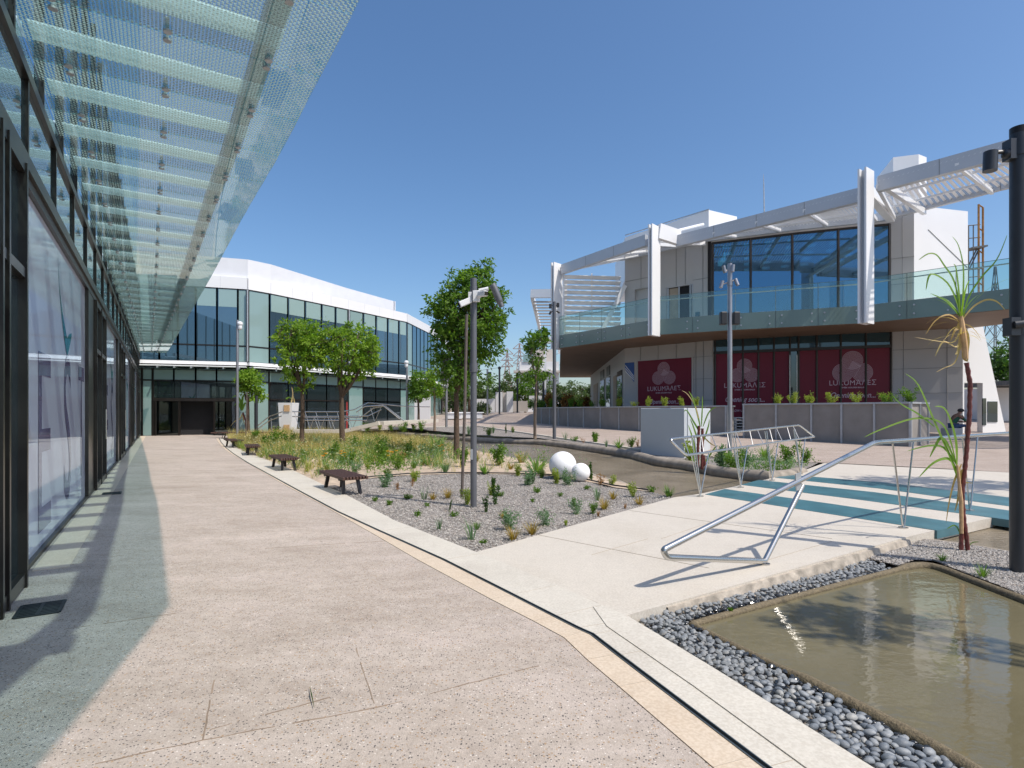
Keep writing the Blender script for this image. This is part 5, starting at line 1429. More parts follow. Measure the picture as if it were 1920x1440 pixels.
m = MB(); m.tube([q2(1911, 598), q2(1911, 627)], r * 1.13, 24); m.box(q2(1897, 613, -.06), (.09, .1, .17)); m.tube([q2(1902, 609, -.12), q2(1930, 606, -.16)], .035, 12); m.build('lower_clamp', 'pole_dark', t)
# speaker post behind truss rail
t, b_, Y, zt2, r = pole('lamp_post', 'silver post with four spotlights and two black speakers before the restaurant', 1368.5, 860, 494, 4.2, 'silver_pole', z0=0)
q3 = lambda px, py, dy=0: P(px, py, Y + dy)
for (c_, d_) in (((1358, 505), (-.25, 0, 1)), ((1381, 529), (.3, -.2, -1)), ((1353, 533), (-.3, 0, -1)), ((1374, 503), (.1, 0, 1))):
    m = MB(); p = q3(*c_, -.1); d3 = V(d_).normalized(); m.tube([p - d3 * .11, p + d3 * .11], .055, 14); m.build('spotlight', 'silver_pole', t)
m = MB(); m.tube([q3(1355, 533), q3(1381, 524)], .02, 8); m.tube([q3(1358, 507), q3(1374, 507)], .02, 8); m.tube([q3(1368.5, 528), q3(1368.5, 536)], r * 1.25, 14); m.build('spot_arm', 'silver_pole', t)
for px in (1356, 1380):
    m = MB(); m.box(q3(px, 597, 0), (.2, .2, .40)); m.build('speaker', 'black_plastic', t, bevel=.03)
# post left of the balcony
t, b_, Y, zt2, r = pole('lamp_post', 'dark slim post with four small floodlights at the left end of the balcony', 1039.5, 827, 566, 3.4, 'pole_grey', z0=.05)
q4 = lambda px, py, dy=0: P(px, py, Y + dy)
for c_ in ((1032, 574), (1046, 572)):
    m = MB(); m.box(q4(*c_), (.13, .1, .22)); m.build('floodlight', 'black_plastic', t, bevel=.02)
for c_, d_ in (((1031.5, 587), (-.5, 0, -1)), ((1047, 585), (.6, 0, -.5))):
    m = MB(); p = q4(*c_); d3 = V(d_).normalized(); m.tube([p - d3 * .08, p + d3 * .08], .05, 10); m.build('spotlight', 'black_plastic', t)
m = MB(); m.tube([q4(1031, 573), q4(1047, 573)], .025, 8); m.tube([q4(1031, 584), q4(1047, 584)], .025, 8); m.tube([q4(1030, 697), q4(1040, 704)], .06, 10); m.tube([q4(1028, 697), q4(1032, 700)], .07, 10); m.build('spot_arm', 'pole_grey', t)
# globe-topped posts near the back left building
def domes(t, q_, cs):
    for (px, py) in cs:
        m = MB(); p = q_(px, py); m.ball(p + V((0, 0, .08)), .15, 14, 10, (1, 1, .9)); m.tube([p, p - V((0, 0, .14))], .11, 12); m.ball(p - V((0, 0, .15)), .105, 12, 8); m.build('dome_camera', 'white_plastic', t)
for px, pyb, pyt, rp3, lab, cs in ((445, 823, 600, 2.4, 'grey post with one white dome camera beside the small round tree', [(450, 610)]),
                               (626, 803, 582, 2.4, 'grey post with two white dome cameras rising behind the two bushy trees', [(618, 590), (633, 590)]),
                               (748.5, 800, 614, 2.6, 'grey post with a speaker and one dome camera right of the bushy trees', [(759, 619)])):
    t, b_, Y, zt2, r = pole('camera_post', lab, px, pyb, pyt, rp3, 'silver_pole', 'camera post', group='camera posts before the glass building')
    Y_ = Y; domes(t, lambda a, c: P(a, c, Y_), cs)
    m = MB()
    for (a, c) in cs: m.tube([P(px, c - 2, Y_), P(a, c - 2, Y_)], .03, 6)
    m.build('camera_arm', 'silver_pole', t)
    if px > 700: m = MB(); m.box(P(755, 666, Y_), (.25, .2, .35)); m.build('speaker', 'black_plastic', t)
for px, pyb, pyt, rp3, lab, yf in ((763, 798, 678, 2.0, 'thin post with a white dome camera left of the small far tree', 36), (481, 821, 742, 2.6, 'short dark post right of the small round tree', None), (837, 800, 712, 2.4, 'thin grey post behind the large tree trunk', 27), (611, 802, 722, 1.6, 'pair mate thin post left of the double dome post, shorter', None), (914, 778, 692, 1.8, 'thin grey post with a small black box on the far path', 55), (936.5, 776, 690, 1.8, 'thin dark post near the white far wall', 55), (970, 773, 704, 1.6, 'dark thin lantern post behind the planter end', 55), (1008, 762, 706, 1.4, 'dark thin post left of the planter shrubs', 60), (1019, 765, 695, 2.0, 'dark post with a small clipped top among the far shrubs', 58)):
    t, b_, Y, zt2, r = pole('thin_post', lab, px, pyb, pyt, rp3, 'pole_dark' if px > 930 or px == 481 else 'silver_pole', 'post', group='thin distant posts', Yfix=yf)
    if px == 763: domes(t, lambda a, c: P(a, c, 36), [(762, 682)])
    if px == 914: m = MB(); m.box(P(918, 701, 55), (.35, .3, .35)); m.build('black_box', 'black_plastic', t)
    if px == 936.5 or px == 970: m = MB(); m.ball(P(px, pyt, Y), .16, 10, 8); m.build('lantern_head', 'black_plastic', t)

# ================================================================== VEGETATION
def blade(m, p, d, L, wd, droop, rn, seg=3, mid=None):
    """one tapered blade bending over"""
    d = V(d).normalized(); side_ = d.cross(V((0, 0, 1)))
    if side_.length < .05: side_ = V((math.cos(rn.uniform(0, 6.3)), math.sin(rn.uniform(0, 6.3)), 0))
    side_.normalize(); hz = V((d.x, d.y, 0)); hz = hz.normalized() if hz.length > .01 else side_.cross(V((0, 0, 1)))
    vs = []; pos = V(p); k = len(m.v); cur = d.copy()
    for i in range(seg + 1):
        t = i / seg; w_ = wd * (1 - t) ** .7 * (1 if t > 0 else .7)
        if i == seg: vs.append(pos.copy())
        else: vs += [pos - side_ * w_ / 2, pos + side_ * w_ / 2]
        cur = (cur + hz * droop * .5 / seg * (1 + t) + V((0, 0, -droop * t * 1.4 / seg * 1.6))).normalized()
        pos = pos + cur * (L / seg)
    m.v += [tuple(v) for v in vs]
    for i in range(seg - 1): m.f.append((k + 2 * i, k + 2 * i + 1, k + 2 * i + 3, k + 2 * i + 2))
    m.f.append((k + 2 * (seg - 1), k + 2 * (seg - 1) + 1, k + 2 * seg))
def leaf(m, p, d, L, wd, rn):
    d = V(d).normalized(); s_ = d.cross(V((rn.uniform(-1, 1), rn.uniform(-1, 1), rn.uniform(-.3, 1))))
    if s_.length < .05: s_ = V((1, 0, 0))
    s_.normalize(); n_ = s_.cross(d); k = len(m.v); mid = p + d * L * .5 + n_ * L * .07
    m.v += [tuple(p), tuple(mid + s_ * wd / 2), tuple(p + d * L), tuple(mid - s_ * wd / 2)]
    m.f.append((k, k + 1, k + 2)); m.f.append((k, k + 2, k + 3))
def rdir(rn, up=0.0):
    while True:
        v = V((rn.uniform(-1, 1), rn.uniform(-1, 1), rn.uniform(-1, 1)))
        if .1 < v.length < 1: break
    v.normalize(); v.z += up; return v.normalized()
def tree(label, base, ztrunk, crown, n_cl, lpc, lsz, seed, mat='leaf', bark='bark', tr=.07, group='young trees', cr=.17, limbs=9, shape=None, name='young_tree'):
    """crown: list of (centre, radii) ellipsoids"""
    rn = random.Random(seed); t = empty(name, base, label, 'tree', group)
    m = MB(); top = V((base.x + rn.uniform(-.05, .05), base.y, ztrunk))
    pts = [base.lerp(top, i / 5) + V((rn.uniform(-1, 1), rn.uniform(-1, 1), 0)) * .018 * (i > 0) for i in range(6)]
    m.tube([base - V((0, 0, .05))] + pts, [tr * 1.25, tr * 1.1] + [tr * (1 - .05 * i) for i in range(1, 6)], 10); top = pts[-1]
    ends = []
    for i in range(n_cl):
        c, rad = rn.choices(crown, weights=[r[0] * r[1] * r[2] for _, r in crown])[0]
        d_ = rdir(rn); k_ = rn.uniform(.12, 1) ** .5
        if noise.noise(d_ * 3.1 + V((seed * 2, 5, 0))) < -.22 and rn.random() < .75: d_ = rdir(rn)
        ends.append(c + V((d_.x * rad[0], d_.y * rad[1], d_.z * rad[2])) * k_ * (1.04 + .42 * noise.noise(d_ * 2.4 + V((seed, 0, 0)))))
    m.build('trunk', bark, t); m = MB()
    prim = []
    c0 = sum((c for c, _ in crown), V()) / len(crown); rr0 = crown[0][1]
    for i in range(limbs):
        a = 6.283 * i / limbs + rn.uniform(-.3, .3); e_ = c0 + V((math.cos(a) * rr0[0] * .6, math.sin(a) * rr0[1] * .6, rn.uniform(-.2, .75) * rr0[2]))
        p1 = top.lerp(e_, .5) + V((0, 0, -.08 * rr0[2])); L_ = [top, top.lerp(p1, .5) + V((math.cos(a), math.sin(a), 0)) * .05, p1, e_]
        m.tube(L_, [tr * .6, tr * .45, tr * .28, tr * .1], 6, False); prim += [p1, e_, p1.lerp(e_, .5)]
    for e_ in ends[::2]:
        p = min(prim, key=lambda q_: (q_ - e_).length); m.tube([p, p.lerp(e_, .6) + V((0, 0, -.03)), e_], [tr * .14, tr * .1, tr * .05], 4, False)
    m.build('limb', bark, t)
    m = MB()
    for e_ in ends:
        ax = (e_ - c0); ax = (ax.normalized() if ax.length > .01 else V((0, 0, 1))) + V((0, 0, .25)); ax.normalize(); sc_ = cr * rn.uniform(.7, 1.3)
        for j in range(lpc):
            d_ = (rdir(rn) + ax * .5).normalized(); p = e_ + rdir(rn) * sc_ * rn.uniform(0, 1)
            dd = (d_ + V((0, 0, -.35))).normalized(); leaf(m, p, dd, lsz * rn.uniform(.7, 1.25), lsz * .42 * rn.uniform(.8, 1.2), rn)
    m.build('crown', mat, t); return t
def ell(px, py, Y, rx, ry, rzm=None):
    c = P(px, py, Y); k = Y / F; return (c, (rx * k, (rzm or rx) * k, ry * k))
# large tree beside camera pole
Yt = 17.6
b_ = V(((856 - CX) / F * Yt, Yt, 0))
tree('tallest leafy tree directly behind the grey camera pole', b_, H + (772 - 738) / F * Yt,
     [ell(862, 700, Yt, 40, 26, 36), ell(880, 585, Yt, 66, 78, 62), ell(868, 660, Yt, 54, 72, 54), ell(895, 522, Yt, 36, 42, 36), ell(835, 600, Yt, 32, 50, 40), ell(925, 590, Yt, 27, 50, 35), ell(922, 640, Yt, 24, 40, 30)], 620, 24, .14, 11, 'leaf', 'bark', .095, None, .19, 9)
Yt = 23.2
tree('bushy tree on the left of the pair in the meadow', V(((567 - CX) / F * Yt, Yt, 0)), H + (772 - 735) / F * Yt, [ell(560, 660, Yt, 44, 50), ell(580, 640, Yt, 40, 42), ell(530, 645, Yt, 20, 34), ell(566, 716, Yt, 26, 18), ell(552, 616, Yt, 22, 20), ell(527, 620, Yt, 10, 18)], 270, 20, .15, 12, 'leaf_bright', 'bark', .10, 'bushy trees in the meadow', .2)
tree('wider bushy tree on the right of the pair in the meadow', V(((646 - CX) / F * Yt, Yt - .3, 0)), H + (772 - 745) / F * Yt, [ell(650, 655, Yt, 58, 46), ell(690, 665, Yt, 30, 40), ell(616, 650, Yt, 30, 38), ell(655, 705, Yt, 36, 24), ell(665, 622, Yt, 34, 18), ell(710, 655, Yt, 14, 14)], 350, 20, .15, 13, 'leaf_bright', 'bark', .12, 'bushy trees in the meadow', .2)
Yt = 34
tree('small round tree by the glass entrance', V(((466 - CX) / F * Yt, Yt, 0)), H + (772 - 755) / F * Yt, [ell(466, 712, Yt, 22, 18), ell(478, 738, Yt, 20, 14), ell(456, 726, Yt, 14, 16)], 120, 20, .2, 14, 'leaf_bright', 'bark', .10, None, .26, 6)
p_ = GT(1003, 821)
Yt = p_.y
tree('slender young tree with two leaf clumps left of the balcony', V(((1003 - CX) / F * Yt, Yt, p_.z)), P(0, 700, Yt).z, [ell(1001, 640, Yt, 27, 22), ell(1018, 628, Yt, 14, 14), ell(1003, 668, Yt, 15, 20), ell(1003, 704, Yt, 30, 9), ell(1000, 716, Yt, 16, 8)], 120, 20, .17, 15, 'leaf', 'bark_pale', .075, None, .2, 5)
Yt = 36
tree('small far tree with an egg-shaped crown before the white wall', P(785, 790, Yt), P(0, 752, Yt).z, [ell(785, 718, Yt, 18, 24), ell(786, 735, Yt, 20, 16)], 110, 18, .2, 16, 'leaf', 'bark', .08, None, .25, 5)
Yt = 27
tree('thin sapling left of the largest tree', P(815, 806, Yt), P(0, 740, Yt).z, [ell(812, 712, Yt, 14, 20), ell(820, 735, Yt, 12, 10)], 55, 16, .16, 17, 'leaf_bright', 'bark_pale', .06, None, .2, 4)
# stakes
def stake(label, a_, e_, r=.022): tag(MB().tube([a_, (a_ + e_) / 2 + V((.01, 0, 0)), e_], r, 8).build('tree_stake', 'stake_wood'), label, 'stake')
a_ = G(866, 933, -.03); stake('tall wooden stake leaning up the largest tree, left of the camera pole', a_, P(875, 590, a_.y + .3), .026)
m = MB()
a_ = G(461, 822, 0); stake('thin wooden stake beside the small round tree', a_, P(463, 735, a_.y), .035)
a_ = P(1003.5, 818, GT(1003, 821).y - .15); stake('wooden stake tied to the slender young tree', a_, P(1004, 712, a_.y), .03)
# cane plants
def cane(label, base, stalks, leaves, Yc, dry=(), matl='cane_leaf', r=.02, name='sugar_cane'):
    t = empty(name, base, label, 'cane plant', 'tall cane plants')
    rn = random.Random(int(base.x * 100) + 5)
    m = MB()
    for S_ in stalks:
        pts = []; rad = []
        for (a1, b1), (a2, b2) in zip(S_, S_[1:]):
            A3, B3 = P(a1, b1, Yc), P(a2, b2, Yc); k = max(2, int((B3 - A3).length / .045))
            for j in range(k):
                pts.append(A3.lerp(B3, j / k) + V((0, rn.uniform(-.003, .003), 0))); rad.append(r * (1.18 if j % 2 else .92))
        m.tube(pts, rad, 8)
    m.build('stalk', 'cane', t)
    for lst, mt, nm in ((leaves, matl, 'leaf'), (dry, 'cane_dry', 'dry_leaf')):
        if not lst: continue
        m = MB()
        for path, wpx in lst:
            pts = [P(a, b2, Yc + (dy[0] if dy else 0)) for a, b2, *dy in path]
            q_ = []
            for i in range(len(pts) - 1):
                for j in range(4):
                    t_ = j / 4; p0, p1, p2, p3 = pts[max(i - 1, 0)], pts[i], pts[i + 1], pts[min(i + 2, len(pts) - 1)]
                    q_.append(.5 * ((2 * p1) + (p2 - p0) * t_ + (2 * p0 - 5 * p1 + 4 * p2 - p3) * t_ ** 2 + (3 * p1 - p0 - 3 * p2 + p3) * t_ ** 3))
            q_.append(pts[-1]); n_ = len(q_); k0 = len(m.v); wm = wpx / F * Yc
            for i, p in enumerate(q_):
                d_ = (q_[min(i + 1, n_ - 1)] - q_[max(i - 1, 0)]).normalized(); s_ = V((d_.z, .45, -d_.x)).normalized(); t_ = i / (n_ - 1)
                w_ = wm * (.35 + .65 * min(1, t_ * 5)) * (1 - t_) ** .6 + .001
                m.v += [tuple(p - s_ * w_ / 2), tuple(p + s_ * w_ / 2)]
            for i in range(n_ - 1): m.f.append((k0 + 2 * i, k0 + 2 * i + 1, k0 + 2 * i + 3, k0 + 2 * i + 2))
        m.build(nm, mt, t)
    return t
Yk = G(1808, 1032, -.08).y
ct = cane('tall red-jointed cane plant with arching leaves before the balcony, beside the pool', G(1810, 1030, -.08), [[(1815, 1032), (1808, 980), (1803, 930), (1812, 850), (1818, 770), (1819, 720), (1811, 672)], [(1802, 1032), (1803, 990), (1805, 940), (1802, 900)]],
     [([(1801, 600), (1796, 570), (1776, 530), (1745, 514), (1736, 545)], 8), ([(1801, 600), (1799, 560), (1793, 505), (1788, 495)], 8), ([(1803, 600), (1806, 550), (1806, 500), (1797, 460), (1785, 443)], 7), ([(1798, 590), (1775, 565), (1744, 550)], 7),
      ([(1802, 595), (1790, 530), (1770, 497), (1756, 478), (1740, 476), (1722, 488)], 7), ([(1803, 610), (1815, 560), (1840, 520), (1868, 488), (1885, 450), (1888, 440)], 6),
      ([(1800, 910), (1784, 862), (1752, 790), (1722, 722), (1697, 700)], 9), ([(1794, 880), (1793, 830), (1783, 790), (1770, 765), (1752, 762)], 9), ([(1795, 880), (1780, 820), (1760, 790), (1712, 785), (1650, 806), (1620, 820)], 6), ([(1793, 870), (1775, 830), (1763, 822), (1752, 840), (1743, 858)], 8), ([(1796, 875), (1770, 840), (1740, 836), (1700, 846)], 6), ([(1794, 880), (1778, 860), (1750, 868), (1722, 896)], 7), ([(1752, 800), (1720, 775), (1690, 758), (1672, 740)], 5), ([(1806, 1030), (1800, 1000), (1790, 985), (1775, 992)], 5), ([(1812, 1032), (1822, 1018), (1836, 1016)], 4)], Yk,
     [([(1803, 610), (1790, 640), (1762, 640), (1715, 632)], 3), ([(1802, 605), (1780, 590), (1755, 600), (1735, 628)], 4), ([(1804, 600), (1825, 575), (1850, 562), (1870, 566), (1885, 582)], 5), ([(1803, 615), (1795, 650), (1770, 640), (1757, 660), (1754, 668)], 4), ([(1804, 620), (1798, 655), (1791, 665)], 8), ([(1804, 620), (1800, 650), (1790, 680), (1770, 690), (1755, 698)], 3), ([(1800, 600), (1797, 615), (1790, 620), (1782, 640)], 7), ([(1808, 615), (1812, 640), (1812, 660), (1815, 676)], 13), ([(1806, 612), (1809, 640), (1807, 670), (1816, 678)], 10), ([(1803, 870), (1790, 900), (1780, 940), (1774, 980)], 4), ([(1800, 880), (1797, 930), (1790, 960)], 5), ([(1804, 880), (1806, 910), (1800, 940)], 8), ([(1806, 905), (1815, 905), (1824, 906)], 3)], r=.021)
MB().tube([P(1811, 673, Yk), P(1807, 640, Yk), P(1803, 605, Yk), P(1801, 585, Yk)], [.024, .034, .026, .012], 8).build('husk', 'cane_husk', ct)
m = MB(); rc = random.Random(4); hd = P(1802, 598, Yk)
for i in range(5):
    a = i * 1.3 + .3; blade(m, hd, V((math.cos(a) * .5, math.sin(a) * .5, 1)), rc.uniform(.4, .75), .022, rc.uniform(.7, 1.3), rc, 8)
m.build('leaf', 'cane_leaf', ct)
m = MB()
for i in range(14):
    a = i * .45; blade(m, hd - V((0, 0, rc.uniform(.02, .3))), V((math.cos(a) * .9, math.sin(a) * .9, rc.uniform(-.2, .6))), rc.uniform(.2, .5), .014, 1.8, rc, 6)
m.build('dry_leaf', 'cane_dry', ct)
m = MB(); m.tube([P(1803, 1000, Yk - .02), P(1802, 940, Yk - .02), P(1795, 872, Yk - .02)], [.018, .02, .012], 8); m.build('side_shoot', 'cane_husk', ct)
Yk = 14.5
cane('cane clump with brown stalks growing behind the truss handrail', G(1315, 880), [[(1308, 878), (1309, 830), (1311, 795)], [(1316, 880), (1317, 840), (1317, 800)], [(1322, 878), (1319, 850)]],
     [([(1313, 800), (1306, 770), (1298, 745), (1291, 733)], 5), ([(1315, 800), (1317, 760), (1317, 742)], 4), ([(1312, 810), (1300, 790), (1288, 770), (1282, 772)], 5), ([(1318, 800), (1328, 775), (1338, 765), (1343, 764)], 4), ([(1310, 830), (1300, 800), (1294, 785)], 5), ([(1306, 860), (1298, 820), (1290, 796)], 6), ([(1318, 830), (1328, 800), (1330, 785)], 5), ([(1305, 870), (1290, 840), (1283, 846)], 5), ([(1320, 870), (1340, 840), (1346, 836)], 5)], Yk,
     [([(1312, 800), (1305, 765), (1290, 740), (1278, 732)], 3), ([(1316, 810), (1318, 830), (1314, 860)], 6), ([(1320, 820), (1333, 832), (1345, 838)], 3), ([(1312, 820), (1308, 840), (1310, 870)], 6)], r=.035)
Yk = 34.5
cane('drooping cane plant in front of the left end of the glass entrance', V(((464 - CX) / F * Yk, Yk, 0)), [[(462, 818), (461, 790), (455, 772)]],
     [([(453, 770), (450, 750), (441, 742), (434, 748)], 5), ([(453, 768), (455, 745), (460, 738)], 5), ([(453, 770), (446, 755), (438, 762)], 4), ([(454, 770), (460, 755), (464, 768)], 4)], Yk, [([(454, 775), (450, 785), (440, 790), (432, 800)], 3), ([(455, 775), (457, 790), (462, 800)], 3)], r=.05)
Yk = Yb - .1
cane('spiky cane plant growing out of the white planter box', P(531, 755, Yk + .5), [[(531, 756), (530, 748)]], [([(531, 755), (522, 738), (514, 740)], 4), ([(531, 755), (528, 735), (524, 728)], 4), ([(531, 755), (534, 737), (540, 730)], 4), ([(531, 755), (541, 745), (549, 750)], 4), ([(531, 755), (531, 738), (531, 726)], 4)], Yk + .5, [([(545, 760), (549, 740), (547, 725)], 3), ([(545, 775), (552, 760), (550, 742)], 3)], r=.05)
# small plants
def plant(kind, px, py, hpx, label, seed, z=ZB, wpx=None, base=None, group=None, cat='plant', name=None):
    if 100 <= seed < 400: hpx *= 1.2; wpx = (wpx or hpx) * 1.25
    b_ = base or G(px, py, z); Y = b_.y; h = hpx / F * Y; wd = (wpx or hpx) / F * Y; rn = random.Random(seed); m = MB(); parts = []
    mt = {'moss': 'leaf', 'tuft': 'grass_green', 'dry': 'grass_gold', 'sprig': 'leaf_sage', 'spike': 'leaf_dark', 'shrub': 'leaf', 'sage': 'leaf_sage', 'yellow': 'leaf_yellow', 'star': 'grass_green', 'rust': 'leaf_brown', 'straw': 'grass_dry', 'sagegrass': 'leaf_sage'}[kind]
    if kind in ('moss', 'shrub', 'sage', 'yellow', 'rust', 'spike'):
        n_ = {'moss': 200, 'shrub': 620, 'sage': 520, 'yellow': 520, 'rust': 220, 'spike': 320}[kind]
        hh_ = h * (.6 if kind == 'moss' else 1); stems = 8 if kind != 'spike' else 3; tips = []
        for s_ in range(stems):
            a = rn.uniform(0, 6.3); tips.append((V((math.cos(a), math.sin(a), 0)) * wd * rn.uniform(.05, .4), rn.uniform(.55, 1)))
        ls = max(.016, (.15 if kind != 'moss' else .25) * h) * (1 if kind != 'spike' else .8)
        for i in range(n_):
            o_, k_ = rn.choice(tips); t_ = rn.random() ** .8; p = b_ + o_ * t_ + V((0, 0, hh_ * k_ * t_)) + rdir(rn) * wd * (.16 if kind != 'spike' else .04) * rn.random()
            p.z = max(p.z, b_.z + .005)
            d_ = (rdir(rn) + V((0, 0, .6)) + o_.normalized() * .3).normalized(); leaf(m, p, d_, ls * rn.uniform(.6, 1.2), ls * .38, rn)
    else:
        n_ = {'tuft': 60, 'dry': 70, 'sprig': 22, 'star': 34, 'straw': 80, 'sagegrass': 60}[kind]
        for i in range(n_):
            a = rn.uniform(0, 6.3); tl = rn.uniform(.08, .75) if kind != 'sprig' else rn.uniform(0, .25)
            if kind == 'star': tl = rn.uniform(.3, 1.1)
            d_ = V((math.cos(a) * tl, math.sin(a) * tl, 1)); p = b_ + V((math.cos(a), math.sin(a), 0)) * wd * rn.uniform(0, .14)
            blade(m, p, d_, h * rn.uniform(.55, 1.1), max(.004, h * (.05 if kind != 'star' else .10)), rn.uniform(.2, .9), rn)
    nm = name or {'moss': 'ground_plant', 'tuft': 'grass_tuft', 'dry': 'grass_tuft', 'sprig': 'sprig', 'spike': 'rosemary', 'shrub': 'shrub', 'sage': 'sage_plant', 'yellow': 'shrub', 'star': 'strap_plant', 'rust': 'shrub', 'straw': 'grass_tuft', 'sagegrass': 'grass_tuft'}[kind]
    if base is None or True: pass
    o = m.build(nm, mt, origin=(b_.x, b_.y, b_.z)); return tag(o, label, cat, group)
PLN = [
 ('moss', 703, 940, 11, 'tiny green mat plant beside the near bench leg'), ('moss', 730, 948, 13, 'low green mat plant a step right of the near bench'), ('moss', 766, 936, 13, 'flat olive mat plant between the near bench and the stake'),
 ('sage', 721, 914, 24, 'bluish leafy plant just right of the near bench'), ('shrub', 727, 897, 16, 'small green plant touching the edging pipe by the near bench'), ('rust', 745, 919, 13, 'brownish low plant behind the near bench shadow'),
 ('yellow', 777, 903, 22, 'yellow-green plant with rusty base near the edging pipe'), ('rust', 773, 912, 12, 'rusty clump at the foot of the yellow-green plant'), ('sprig', 795, 937, 24, 'thin sprig midway between near bench and stake'),
 ('dry', 812, 937, 17, 'dry sprig left of the stake'), ('dry', 840, 935, 21, 'green and gold tuft just left of the stake'), ('moss', 784, 968, 14, 'flat mat plant nearest the pale border'),
 ('moss', 803, 950, 9, 'tiny mat plant left of the dark seedling'), ('spike', 843, 956, 17, 'dark seedling in front of the stake'), ('moss', 849, 969, 13, 'small round green plant in front of the camera pole, left'),
 ('yellow', 876, 947, 26, 'yellow-green leafy plant touching the camera pole'), ('sprig', 824, 993, 24, 'thin grey sprig near the border, left of the long stem'), ('sprig', 885, 1012, 42, 'long thin leaning stem nearest the bridge corner'),
 ('tuft', 894, 993, 17, 'short green tuft in front of the camera pole'), ('spike', 912, 961, 28, 'dark spiky plant right of the camera pole foot'), ('spike', 928, 946, 42, 'tall dark upright plant right of the camera pole'),
 ('yellow', 921, 929, 20, 'light green plant behind the tall dark upright plant'), ('moss', 937, 931, 12, 'small green clump beside the tall dark upright plant'),
 ('star', 910, 889, 26, 'dark strap-leaved plant right of the camera pole behind the pipe'), ('yellow', 970, 893, 20, 'bright green round plant left of the white globes'), ('dry', 957, 881, 16, 'golden tuft behind the bright green round plant'),
 ('straw', 978, 868, 26, 'wispy straw grass near the stream'), ('star', 1006, 886, 40, 'large dark star-shaped plant left of the white globes'), ('sage', 989, 910, 26, 'wide bluish plant left of the large globe'), ('spike', 1000, 908, 22, 'upright dark sprig in the wide bluish plant'),
 ('moss', 1006, 924, 13, 'low green plant in front of the wide bluish plant'), ('moss', 999, 942, 9, 'lone tiny mat plant in the open gravel'), ('shrub', 1015, 897, 15, 'small shrub at the foot of the large globe, left'),
 ('yellow', 1044, 907, 24, 'yellow-green plant in front of the large globe'), ('sage', 1064, 910, 24, 'blue-green plant between the globes'), ('spike', 1109, 901, 36, 'tall dark sprig right of the small globe'),
 ('rust', 1126, 910, 18, 'rusty plant right of the small globe'), ('yellow', 1147, 911, 17, 'light green plant right of the rusty one by the stream edge'), ('sprig', 1120, 939, 28, 'thin upright sprig below the rusty plant'),
 ('moss', 1098, 918, 10, 'small mat plant in front of the small globe'), ('moss', 1050, 931, 9, 'small mat plant in front of the large globe'), ('dry', 1150, 936, 18, 'orange-green tuft between stream and bridge edge'),
 ('yellow', 1187, 932, 22, 'wide yellow-green plant near the bridge edge'), ('dry', 1199, 947, 20, 'golden tuft on the bridge edge, right of the wide plant'), ('moss', 1222, 923, 14, 'green mat plant by the corner of stream and bridge'),
 ('tuft', 1254, 932, 24, 'green tuft in the corner where stream meets bridge'), ('sage', 1082, 965, 22, 'blue-green plant in the middle front gravel'), ('shrub', 1077, 950, 14, 'small reddish-green plant behind the blue-green middle one'),
 ('shrub', 1112, 964, 18, 'round green plant close to the bridge edge'), ('rust', 1121, 969, 10, 'rusty base beside the round green plant'), ('dry', 1133, 956, 24, 'round dry tuft behind the bridge edge'),
 ('sage', 956, 993, 32, 'blue-green clump behind the largest golden tuft'), ('dry', 962, 1013, 28, 'largest golden tuft near the bridge edge'), ('dry', 943, 972, 16, 'pale golden tuft behind the blue-green clump'),
 ('dry', 997, 1003, 28, 'green-gold tuft right of the largest golden tuft'), ('sage', 1023, 986, 26, 'wide sage plant by the bridge edge'), ('moss', 908, 1020, 12, 'low green plant near the front gravel corner'),
 ('rust', 1172, 954, 8, 'small orange plant on the bridge edge'), ('yellow', 1061, 986, 9, 'little yellow-flowering plant on the bridge edge')]
for i, (k, px, py, h_, lab) in enumerate(PLN): plant(k, px, py, h_, lab, 100 + i, wpx=h_ * (1.7 if k in ('moss', 'sage') else 1.1 if k != 'spike' else .45), group='small plants in the gravel bed')
for i, (k, px, py, h_, lab) in enumerate([('tuft', 1767, 1053, 17, 'small dark tuft left in the gravel by the cane'), ('tuft', 1843, 1083, 25, 'dark green tuft between pool and dark post'), ('moss', 1370, 1146, 7, 'tiny green weed among the pebbles beside the pool')]):
    plant(k, px, py, h_, lab, 300 + i, z=-.085)
